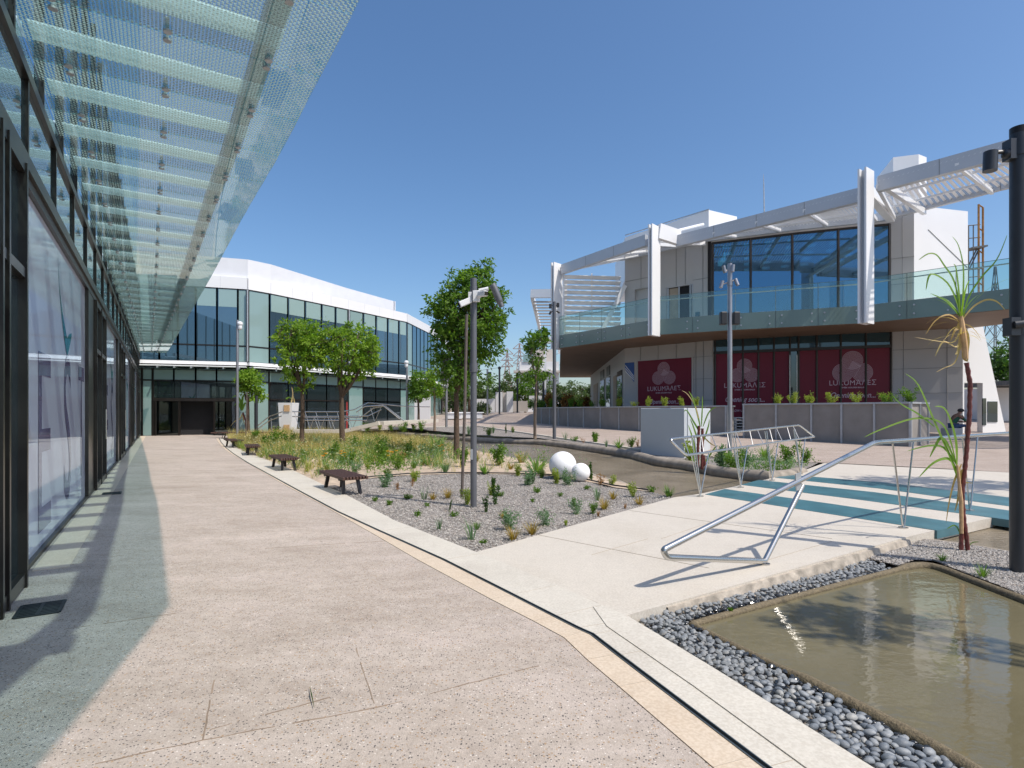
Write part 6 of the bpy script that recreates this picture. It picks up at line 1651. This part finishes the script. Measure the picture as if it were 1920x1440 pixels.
# sand bed near the pipe and meadow shrubs
MEA = [('shrub', 655, 872, 30, 40, 'leafy green shrub just behind the backrestless near bench, left'), ('tuft', 640, 868, 30, 30, 'upright green tuft between the first orange flowers and the near bench'), ('yellow', 690, 880, 18, 30, 'lime green low shrub at the far corner of the near bench'),
 ('shrub', 745, 880, 26, 34, 'spreading green shrub above the edging pipe'), ('sage', 790, 860, 26, 34, 'grey-green shrub left of the strap-leaved plant'), ('shrub', 615, 885, 16, 26, 'low green shrub at the back of the near bench'), ('shrub', 535, 838, 30, 44, 'dark bush left of the left meadow tree'),
 ('shrub', 720, 846, 30, 46, 'round green bush under the right side of the wide tree'), ('shrub', 665, 846, 28, 40, 'round green bush at the foot of the wide tree'), ('rust', 752, 866, 22, 34, 'reddish brown low bush in the right of the meadow'), ('sage', 665, 886, 22, 34, 'sage-green clump behind the near bench back'), ('shrub', 718, 870, 40, 50, 'large soft green shrub behind the near bench'), ('tuft', 700, 862, 34, 44, 'feathery green tuft left of the large soft shrub'),
 ('shrub', 568, 866, 26, 30, 'dark shrub right of the second bench'), ('sage', 600, 890, 14, 24, 'low sage plant between first and second bench'), ('yellow', 575, 884, 16, 28, 'pale green low plant at the border between the benches'), ('shrub', 510, 842, 36, 60, 'dense dark shrub behind the second bench'),
 ('shrub', 475, 828, 22, 34, 'green shrub behind the third bench'), ('yellow', 454, 842, 10, 18, 'small light plant at the border by the third bench'), ('yellow', 490, 858, 12, 24, 'light green ground plant before the second bench'),
 ('shrub', 622, 862, 34, 34, 'green shrub below the left meadow tree'), ('sagegrass', 835, 885, 28, 28, 'grey-green spiky tuft before the stake'), ('star', 803, 872, 32, 34, 'green strap-leaved plant in the sand'),
 ('tuft', 776, 878, 24, 28, 'green tuft near the sand by the meadow'), ('shrub', 868, 874, 36, 30, 'dense green bush behind camera pole, left'), ('shrub', 938, 872, 42, 50, 'dense round bush right of the camera pole'),
 ('star', 819, 845, 40, 54, 'large spiky blue-green grass at the right end of the meadow'), ('straw', 892, 866, 32, 26, 'straw-coloured grass between camera pole and round bush'), ('shrub', 762, 858, 30, 40, 'olive shrub right in the meadow'),
 ('straw', 740, 848, 34, 60, 'blond feathery grass right of the wide tree'), ('tuft', 690, 842, 30, 50, 'green tuft under the wide tree'), ('straw', 640, 838, 26, 50, 'blond grass between the two bushy trees'), ('sage', 596, 842, 24, 40, 'sage shrub beside the left bushy tree'),
 ('tuft', 543, 848, 28, 30, 'green grass clump between second bench and left tree')]
for i, (k, px, py, h_, w_, lab) in enumerate(MEA): plant(k, px, py, h_, lab, 400 + i, z=.0, wpx=w_, group='shrubs and grasses of the meadow')
for i, (px, py, lab) in enumerate([(602, 858, 'left orange flower cluster in the meadow'), (645, 859, 'orange flower cluster right of the first one'), (831, 845, 'orange flowers near the spiky blue-green grass'), (733, 862, 'faint orange flower in the large soft shrub')]):
    rn = random.Random(i); b_ = G(px, py + 14, 0); m = MB(); s_ = MB()
    for j in range(5):
        p = b_ + V((rn.uniform(-.15, .15), rn.uniform(-.15, .15), rn.uniform(.22, .42)))
        s_.tube([b_, p], .004, 5)
        for k in range(8): leaf(m, p, V((math.cos(k * .785), math.sin(k * .785), .5)), .055, .03, rn)
    t = empty('orange_flower', b_, lab, 'flowers', 'orange flowers in the meadow'); m.build('petals', 'flower_orange', t); s_.build('stem', 'grass_green', t)
# meadow mass
def mass(name, label, poly, n_, hmin, hmax, mats, seed, zf, kind='blade', dens=None, wd=.008):
    rn = random.Random(seed); xs = [p[0] for p in poly]; ys = [p[1] for p in poly]; bs = {k: MB() for k in mats}; c = 0; att = 0
    while c < n_ and att < n_ * 60:
        att += 1; x, y = rn.uniform(min(xs), max(xs)), rn.uniform(min(ys), max(ys))
        if not inside((x, y), poly): continue
        dn = noise.noise(V((x * .8, y * .8, seed))) + .5 * noise.noise(V((x * 2.6, y * 2.6, seed)))
        if dens is not None and rn.random() > dens(x, y): continue
        if dn < -.28 + rn.uniform(-.1, .1): continue
        c += 1; j = noise.noise(V((x * .5 + 9, y * .5, seed))) + rn.uniform(-.22, .22) + (y - 17.5) * .055
        k = mats[min(len(mats) - 1, max(0, int((j + .5) * len(mats))))]; h_ = rn.uniform(hmin, hmax) * (1 + .5 * dn)
        m = bs[k]; b_ = V((x, y, zf(x, y)))
        if 'grass' in k:
            for q_ in range(7):
                a = rn.uniform(0, 6.3); tl = rn.uniform(.1, .8); blade(m, b_ + V((rn.uniform(-.05, .05), rn.uniform(-.05, .05), 0)), V((math.cos(a) * tl, math.sin(a) * tl, 1)), h_ * rn.uniform(.6, 1.2), wd, rn.uniform(.2, .9), rn)
        else:
            for q_ in range(12):
                p = b_ + V((rn.uniform(-.12, .12), rn.uniform(-.12, .12), rn.uniform(.02, h_ * .9))); leaf(m, p, (rdir(rn) + V((0, 0, .5))).normalized(), .07, .025, rn)
    for k, m in bs.items():
        if m.v: tag(m.build(name, k), label[k] if isinstance(label, dict) else label, 'meadow', kind='stuff')
def dens_m(x, y):
    px = CX + x / y * F; py = CY + H * F / y
    if y < 11.5: return 0
    d = min(1, (y - 11.5) / 4)
    if px > 860: d *= .12
    elif px > 830: d *= .35
    return max(.03, d)
mass('meadow', {'grass_dry': 'blond dry grasses of the meadow bed', 'grass_green': 'green grasses of the meadow bed', 'leaf_sage': 'grey-green ground cover of the meadow bed', 'leaf': 'leafy ground cover of the meadow bed'}, SAND, 5600, .28, .60, ['leaf', 'leaf_sage', 'grass_green', 'grass_dry', 'grass_dry'], 3, lambda x, y: 0, dens=dens_m, wd=.013)
# small white flowers
rn = random.Random(8); m = MB(); c = 0
while c < 420:
    x, y = rn.uniform(-14, 0), rn.uniform(12, 26)
    if inside((x, y), SAND) and rn.random() < dens_m(x, y):
        c += 1; p = V((x, y, rn.uniform(.25, .5)))
        for k in range(5): leaf(m, p, V((math.cos(k * 1.26), math.sin(k * 1.26), .4)), .03, .02, rn)
tag(m.build('white_flowers', 'flower_white'), 'scattered tiny white blossoms over the meadow', 'flowers', kind='stuff')
# far bed plants
FBP = [('shrub', 688, 808, 14, 24, 'dark green shrub at the left end of the bank beyond the stream'), ('yellow', 712, 806, 13, 16, 'light shrub second on the far bank'), ('shrub', 733, 807, 11, 20, 'low shrub third on the far bank'), ('shrub', 757, 809, 16, 32, 'wide dark shrub beside the speaker post'), ('shrub', 790, 807, 16, 22, 'round shrub left of the thin sapling'), ('shrub', 776, 806, 12, 12, 'little shrub before the far small tree'),
 ('sprig', 879, 814, 20, 16, 'thin plant by the camera pole on the far bank'), ('shrub', 917, 816, 14, 22, 'dark shrub right of the pole on the far bank'), ('sprig', 925, 812, 18, 8, 'upright sprig behind the dark far-bank shrub'), ('spike', 949, 812, 15, 10, 'small upright plant on the far bank, middle'), ('shrub', 962, 811, 9, 12, 'little green clump before the slender tree'),
 ('sprig', 1060, 824, 17, 18, 'grassy sprig right of the dark slim post'), ('moss', 1077, 826, 10, 24, 'low green plant on the far bank right'), ('rust', 1095, 830, 8, 22, 'rust-green low plant next to it'), ('shrub', 1116, 830, 20, 18, 'bright upright green plant on the far bank'), ('sprig', 1137, 838, 17, 10, 'thin spiky plant left of the cabinet'), ('star', 1160, 840, 22, 16, 'grassy plant two steps left of the cabinet'), ('shrub', 1183, 838, 16, 22, 'leafy plant near the cabinet corner'), ('rust', 1196, 838, 12, 8, 'reddish plant against the cabinet'),
 ('yellow', 1295, 868, 30, 40, 'pale leafy plant right of the cabinet'), ('sage', 1352, 878, 32, 36, 'blue-green plant behind the truss handrail'), ('shrub', 1375, 884, 26, 40, 'flowering plant under the truss handrail'), ('tuft', 1435, 862, 28, 34, 'green plant below the far end of the truss handrail'), ('sage', 1398, 875, 24, 30, 'pale blue flowering plant by the silver post'), ('shrub', 1478, 868, 26, 40, 'bushy plant at the right end of the far bank'), ('shrub', 1510, 868, 20, 30, 'small bush where bank meets bridge'), ('moss', 1475, 886, 12, 30, 'low plant beside the teal stripes')]
for i, (k, px, py, h_, w_, lab) in enumerate(FBP):
    p = GT(px, py); h_ *= 1.45 if i > 18 else 1.15; w_ *= 1.4 if i > 18 else 1.1; plant(k, px, py, h_, lab, 600 + i, base=V((p.x, p.y, p.z - .01)), wpx=w_, group='plants on the bank beyond the stream')
# planter shrubs
def along(Pl, t): 
    q_ = lerp2(Pl, t); return V((q_.x + .45, q_.y + .55, ZPL))
ordn = ['first', 'second', 'third', 'fourth', 'fifth', 'sixth', 'seventh', 'eighth', 'ninth', 'tenth', 'eleventh', 'twelfth', 'thirteenth']
for i, px in enumerate((984, 1005, 1022, 1060, 1078, 1100, 1120, 1150, 1180, 1205, 1237, 1270, 1298)):
    p = on_poly(px, PL1); b_ = V((p.x + .45, p.y + .6, ZPL - .02)); k = b_.y / F
    plant('yellow' if i > 6 else 'shrub', 0, 0, 19 if i not in (5, 8) else 13, 'green shrub %s from the left in the long panel planter' % ordn[i], 700 + i, base=b_, wpx=22 if i > 4 else 26, group='shrubs in the long panel planter')
for i, px in enumerate((1449, 1483, 1512, 1553, 1602, 1655)):
    p = on_poly(px, PL2); b_ = V((p.x + .4, p.y + .5, ZPL + .04))
    plant('yellow', 0, 0, 22, 'yellow-green shrub %s from the left in the planter right of the entrance' % ordn[i], 720 + i, base=b_, wpx=30, group='shrubs in the right panel planter')
p = on_poly(1705, PL2); plant('shrub', 0, 0, 32, 'broad dark shrub at the right end of the right panel planter', 730, base=V((p.x + .5, p.y + .6, ZPL)), wpx=46); plant('shrub', 0, 0, 22, 'low dark shrub left of the broad one in the right planter', 731, base=V((p.x - .2, p.y + .9, ZPL)), wpx=40)
# ================================================================== FAR BACKGROUND
def blob_tree(label, px, py, Y, rx, ry, mat, seed, n_=60, name='tree', group='trees beyond the plaza', base_py=None, lsz=.5):
    base = P(px, base_py or (py + ry * 1.3), Y); k = Y / F
    return tree(label, base, P(px, py + ry * .5, Y).z, [ell(px, py, Y, rx, ry), ell(px + rx * .4, py + ry * .2, Y, rx * .6, ry * .7), ell(px - rx * .4, py + ry * .15, Y, rx * .6, ry * .7)], n_, 22, lsz, seed, mat, 'bark', .2, group, .11 * rx * k + .35, 4, name=name)
BT = [(852, 742, 60, 22, 30, 'leaf_olive', 'reedy green tree behind the far white bench'), (880, 738, 74, 22, 26, 'leaf_olive', 'olive tree behind the largest tree trunk'), (905, 735, 75, 22, 26, 'leaf_olive', 'grey-green olive tree left of the pylon'), (930, 726, 85, 26, 22, 'leaf_dark', 'dark tree under the pylon'), (962, 722, 80, 24, 26, 'leaf_olive', 'tall olive tree right of the far pylon'), (985, 740, 78, 22, 22, 'leaf', 'green tree behind the white wall slabs'), (1010, 738, 82, 24, 22, 'leaf_olive', 'olive tree below the white far building'), (1035, 735, 84, 24, 24, 'leaf_olive', 'olive tree behind the slim dark post'), (1062, 735, 84, 24, 24, 'leaf_olive', 'olive tree under the balcony edge, left'), (1090, 735, 86, 24, 24, 'leaf_olive', 'olive tree under the balcony edge, middle'), (1115, 738, 86, 20, 24, 'leaf_olive', 'olive tree at the side windows'), (1030, 752, 60, 7, 16, 'leaf_brown', 'left narrow brown conifer behind the long planter'), (1065, 752, 58, 11, 17, 'leaf_brown', 'wide brown conifer behind the long planter'), (1097, 754, 58, 8, 13, 'leaf_brown', 'dark brown conifer nearest the side windows'), (1050, 756, 62, 12, 14, 'leaf_olive', 'olive shrub between brown conifers'), (1010, 760, 60, 12, 9, 'leaf_dark', 'dark hedge shrub by the planter end'), (1082, 760, 60, 12, 9, 'leaf_dark', 'dark hedge shrub between brown conifers right'), (905, 765, 60, 14, 10, 'leaf_olive', 'pale shrub by the low white wall')]
for i, (px, py, Y, rx, ry, mt, lab) in enumerate(BT): blob_tree(lab, px, py, Y, rx, ry, mt, 800 + i, 46 if rx > 15 else 26, base_py=778, lsz=.42 if rx > 15 else .3)
blob_tree('large dense green tree beyond the slanted white wall', 1900, 700, 60, 52, 55, 'leaf_dark', 850, 150, base_py=775, lsz=.6)
blob_tree('dense green tree beyond the right edge of the restaurant', 1960, 690, 64, 50, 55, 'leaf_dark', 851, 90, base_py=775, lsz=.6)
def block(name, label, px0, px1, pyt, pyb, Y, depth, mat, cat='building', extra=None):
    a_, b2 = P(px0, pyb, Y), P(px1, pyt, Y); t = empty(name, ((a_.x + b2.x) / 2, Y, a_.z), label, cat)
    m = MB(); m.box(((a_.x + b2.x) / 2, Y + depth / 2, (a_.z + b2.z) / 2), (b2.x - a_.x, depth, b2.z - a_.z)); m.build('wall', mat, t)
    if extra: extra(t)
    return t
def ext1(t):
    m = MB(); m.box(P(1000, 700, 94.8), (3, .3, .5)); m.box(P(990, 672, 95), (1.6, .4, 1.2)); m.build('balcony', 'pale_panel', t)
    m = MB(); m.box(P(1030, 697, 94.8), (12, 1.5, .35)); m.build('roof_edge', 'far_beige', t)
block('far_building', 'white far building left of the balcony behind olive trees', 974, 1048, 678, 775, 95, 20, 'far_white', extra=ext1)
block('far_house', 'small white upper block on the far building', 1000, 1040, 655, 680, 100, 10, 'far_beige')
block('white_wall_slab', 'tall white wall slab on the far plaza, left one', 929, 942, 735, 773, 64, .5, 'far_white', 'wall')
block('white_wall_slab', 'tall white wall slab on the far plaza, right one', 950, 962, 734, 773, 64, .5, 'far_white', 'wall')
block('grey_wall_slab', 'grey gap panel between the two white wall slabs', 942.5, 949.5, 736, 773, 64.6, .4, 'far_beige', 'wall')
block('low_white_wall', 'low white wall left of the tall slabs', 893, 928, 748, 774, 64, .5, 'far_white', 'wall')
block('low_grey_wall', 'low grey wall right of the tall slabs', 962, 990, 752, 772, 62, .5, 'far_beige', 'wall')
block('low_white_wall', 'low white wall behind the slender young tree', 992, 1016, 742, 760, 66, .5, 'far_white', 'wall')
block('far_house', 'pale house with railings glimpsed behind the thin sapling', 817, 845, 718, 775, 70, 10, 'far_beige')
block('far_house', 'white low building at the far right with dark roof', 1868, 1925, 727, 800, 48, 8, 'far_white', extra=lambda t: (MB().box(P(1900, 720, 47), (4.4, 6, .35)).build('roof', 'scaffold_grey', t)))
block('far_wall', 'white corrugated wall panel behind the small far tree', 777, 806, 730, 800, 44, .4, 'far_white', 'wall')
def pylon(label, px, pyt, pyb, Y, wt, wb_, mat, arms=True):
    t = empty('power_pylon', P(px, pyb, Y), label, 'pylon', 'lattice pylons'); m = MB(); r = .0008 * Y
    n_ = 9
    def cor(f, sx, sy):
        w_ = wb_ * (1 - f) ** 1.3 + wt * (1 - (1 - f) ** 1.3); p = P(px, pyb + (pyt - pyb) * f, Y); return p + V((sx * w_ / 2 / F * Y, sy * w_ / 2 / F * Y, 0))
    cs = [(-1, -1), (1, -1), (1, 1), (-1, 1)]
    for c in cs: m.tube([cor(i / n_, *c) for i in range(n_ + 1)], r, 4)
    for i in range(n_):
        for c, d_ in zip(cs, cs[1:] + cs[:1]): m.tube([cor(i / n_, *c), cor((i + 1) / n_, *d_)], r * .6, 3); m.tube([cor(i / n_, *d_), cor((i + 1) / n_, *c)], r * .6, 3)
    if arms:
        for f in (.6, .75, .9):
            p = P(px, pyb + (pyt - pyb) * f, Y); w_ = (wb_ * .55) / F * Y
            m.tube([p - V((w_, 0, 0)), p + V((0, 0, .01 * Y)), p + V((w_, 0, 0))], r, 4); m.tube([p - V((w_, 0, 0)), p + V((w_, 0, 0))], r, 4)
    m.build('lattice', mat, t)
pylon('reddish lattice pylon on the left above the far trees', 951, 656, 735, 190, 1.5, 20, 'pylon_red')
pylon('grey-red lattice pylon behind the slender young tree', 974, 645, 735, 230, 1.5, 22, 'pylon_red')
pylon('large dark pylon right of the scaffold above the green tree', 1866, 500, 740, 90, 2, 50, 'scaffold_grey', False)
m = MB()
for k, (y0, y1) in enumerate(((672, 655), (685, 668), (700, 690))):
    for a0, a1, b0_, b1_ in ((760, y0 + 25, 951, y0 + 2), (951, y0 + 2, 1050, y1 - 6)):
        m.tube([P(a0, a1, 190), P((a0 + b0_) / 2, (a1 + b1_) / 2 + 3, 190), P(b0_, b1_, 190)], .07, 4)
tag(m.build('power_lines', 'scaffold_grey'), 'thin power lines strung between the distant pylons', 'power lines')
m = MB(); vs = []; n_ = 60
for i in range(n_ + 1):
    x = -500 + 1300 * i / n_; h_ = 26 + 12 * noise.noise(V((i * .13, 0, 5))) + 4 * noise.noise(V((i * .6, 0, 5)))
    for j, (yy, hf) in enumerate(((600, 0), (700, .7), (850, 1), (1200, 0))): vs.append((x, yy + 20 * noise.noise(V((i * .4, j, 0))), -1 + h_ * hf))
m.add(vs, [(i * 4 + j, (i + 1) * 4 + j, (i + 1) * 4 + j + 1, i * 4 + j + 1) for i in range(n_) for j in range(3)]); m.smooth = True
struct(m.build('hills', 'hill_green'))
tag(MB().prism([(x, y) for x, y in [(-12, 96), (60, 96), (60, 99), (-12, 99)]], 0, 1.9).build('far_hedge', 'hill_green'), 'low dark hedge line closing the far plaza', 'hedge', kind='stuff')
# ================================================================== PERSON on a low seat in the shade
Yp = 26.5; pb = P(1795, 772, Yp); gz = ter(pb.x, Yp); 
pe = empty('person', (pb.x, Yp, gz), 'seated person in dark cap, green top and jeans, bent forward in the shade', 'person')
sx0 = pb.x; k_ = Yp / F
def pp(px, py, dy=0): return P(px, py, Yp + dy)
def skin(name, mat, verts, edges, rads, parent, root=0):
    me = bpy.data.meshes.new(name); me.from_pydata([tuple(v) for v in verts], edges, []); o = bpy.data.objects.new(name, me); COL.objects.link(o)
    sk = o.modifiers.new('skin', 'SKIN'); ss = o.modifiers.new('sub', 'SUBSURF'); ss.levels = 2; ss.render_levels = 2
    if not me.skin_vertices: me.attributes.new
    for i, r_ in enumerate(rads): me.skin_vertices[0].data[i].radius = r_ if isinstance(r_, tuple) else (r_, r_)
    me.skin_vertices[0].data[root].use_root = True
    me.materials.append(MATS[mat])
    if parent: o.parent = parent; o.matrix_parent_inverse = Matrix.Translation(parent.location).inverted()
    return o
def skinmesh(name):
    pass
# pelvis .62 above the ground on a block
zp = gz + .62; X0 = sx0 - .05
J = {'pel': (X0 - .15, Yp, zp), 'spine': (X0 - .12, Yp, zp + .25), 'chest': (X0 + .02, Yp, zp + .46), 'neck': (X0 + .13, Yp, zp + .56), 'head': (X0 + .2, Yp, zp + .66), 'crown': (X0 + .22, Yp, zp + .78),
     'shL': (X0 + .05, Yp - .2, zp + .45), 'elL': (X0 + .25, Yp - .26, zp + .2), 'haL': (X0 + .5, Yp - .12, zp + .17), 'shR': (X0 + .05, Yp + .2, zp + .45), 'elR': (X0 + .25, Yp + .24, zp + .2), 'haR': (X0 + .5, Yp + .08, zp + .17),
     'hiL': (X0 - .12, Yp - .12, zp - .02), 'knL': (X0 + .33, Yp - .2, zp + .02), 'anL': (X0 + .3, Yp - .2, gz + .1), 'toL': (X0 + .5, Yp - .22, gz + .04), 'hiR': (X0 - .12, Yp + .12, zp - .02), 'knR': (X0 + .33, Yp + .2, zp + .02), 'anR': (X0 + .36, Yp + .2, gz + .1), 'toR': (X0 + .56, Yp + .22, gz + .04)}
keys = list(J); ix = {k: i for i, k in enumerate(keys)}
ed = [('pel', 'spine'), ('spine', 'chest'), ('chest', 'neck'), ('neck', 'head'), ('head', 'crown'), ('chest', 'shL'), ('shL', 'elL'), ('elL', 'haL'), ('chest', 'shR'), ('shR', 'elR'), ('elR', 'haR'), ('pel', 'hiL'), ('hiL', 'knL'), ('knL', 'anL'), ('anL', 'toL'), ('pel', 'hiR'), ('hiR', 'knR'), ('knR', 'anR'), ('anR', 'toR')]
rad = {'pel': .13, 'spine': .12, 'chest': .13, 'neck': .055, 'head': .085, 'crown': .08, 'shL': .065, 'elL': .045, 'haL': .03, 'shR': .065, 'elR': .045, 'haR': .03, 'hiL': .09, 'knL': .062, 'anL': .042, 'toL': .035, 'hiR': .09, 'knR': .062, 'anR': .042, 'toR': .035}
def skin_obj(name, mat, sub, extra=1.0):
    ks = [k for k in keys if k in sub]; id_ = {k: i for i, k in enumerate(ks)}
    me = bpy.data.meshes.new(name); me.from_pydata([J[k] for k in ks], [(id_[a], id_[b]) for a, b in ed if a in id_ and b in id_], [])
    o = bpy.data.objects.new(name, me); COL.objects.link(o)
    bpy.context.view_layer.objects.active = o
    sk = o.modifiers.new('skin', 'SKIN')
    if not me.skin_vertices:
        with bpy.context.temp_override(object=o, active_object=o): bpy.ops.mesh.customdata_skin_add()
    for i, k in enumerate(ks): me.skin_vertices[0].data[i].radius = (rad[k] * extra, rad[k] * extra); me.skin_vertices[0].data[i].use_root = (i == 0)
    ss = o.modifiers.new('sub', 'SUBSURF'); ss.levels = ss.render_levels = 2
    me.materials.append(MATS[mat]); o.parent = pe; o.matrix_parent_inverse = Matrix.Translation(pe.location).inverted(); return o
skin_obj('body', 'skin', keys)
skin_obj('shirt', 'shirt_green', ['pel', 'spine', 'chest', 'shL', 'elL', 'shR', 'elR'], 1.14)
skin_obj('trousers', 'jeans', ['pel', 'hiL', 'knL', 'anL', 'hiR', 'knR', 'anR'], 1.16)
skin_obj('shoe', 'shoe', ['anL', 'toL'], 1.3); skin_obj('shoe', 'shoe', ['anR', 'toR'], 1.3)
hm = V(J['head']); m = MB(); m.ball(hm + V((.01, 0, .06)), .125, 16, 10, (1.1, .95, .75)); m.box(hm + V((.15, 0, .03)), (.14, .16, .02)); m.build('cap', 'cap_black', pe)
m = MB()
for s_ in (-1, 1):
    hp = V(J['haL' if s_ < 0 else 'haR'])
    for f_ in range(4): m.tube([hp + V((0, -.03 + .018 * f_, 0)), hp + V((.05, -.03 + .018 * f_, -.005)), hp + V((.075 + .005 * (f_ % 2), -.03 + .018 * f_, -.035))], [.011, .010, .008], 6)
    m.tube([hp + V((0, -.035 * s_, .0)), hp + V((.04, -.055 * s_ * .8, .015))], .011, 6)
m.build('fingers', 'skin', pe)
st = empty('stone_seat', (X0 - .15, Yp, gz), 'low dark block on which the person sits beside the planter', 'seat')
MB().box((X0 - .22, Yp, gz + .25), (.5, .7, .52)).build('seat', 'crate_grey', st, bevel=.02)
# tree out of frame on the right would shade the deck: its crown shadow falls on the cream slab

# two trees stand just right of the frame: their crowns shade the bridge and the pool
tree('tree standing right of the restaurant footbridge, shading its cream deck', V((11.5, 9.7, 0)), 3.2, [(V((11.4, 9.7, 4.9)), (1.5, 1.2, 1.1))], 260, 22, .13, 901, 'leaf', 'bark', .08)
tree('tree standing right of the pool, shading its far corner', V((6.1, 1.5, 0)), 3.0, [(V((5.45, 2.35, 4.9)), (.6, .5, .5))], 45, 18, .13, 902, 'leaf', 'bark', .06)

tag(MB().tube([G(581, 1288, .012), G(584, 1302, .02), G(589, 1326, .012)], [.001, .0035, .001], 6).build('fallen_leaf', 'leaf_dark'), 'single narrow green leaf lying on the open walkway', 'leaf')

FR = [(p.x, p.y) for p in (G(1295, 868), G(1340, 878), G(1440, 890), G(1500, 880), G(1535, 869), G(1450, 866), G(1335, 858))]
mass('bank_cover', {'grass_green': 'green grasses under the truss handrail on the far bank', 'leaf_sage': 'grey-green cover under the truss handrail on the far bank', 'leaf': 'leafy cover under the truss handrail on the far bank'}, FR, 170, .12, .32, ['leaf', 'leaf_sage', 'grass_green'], 21, lambda x, y: 0, wd=.012)
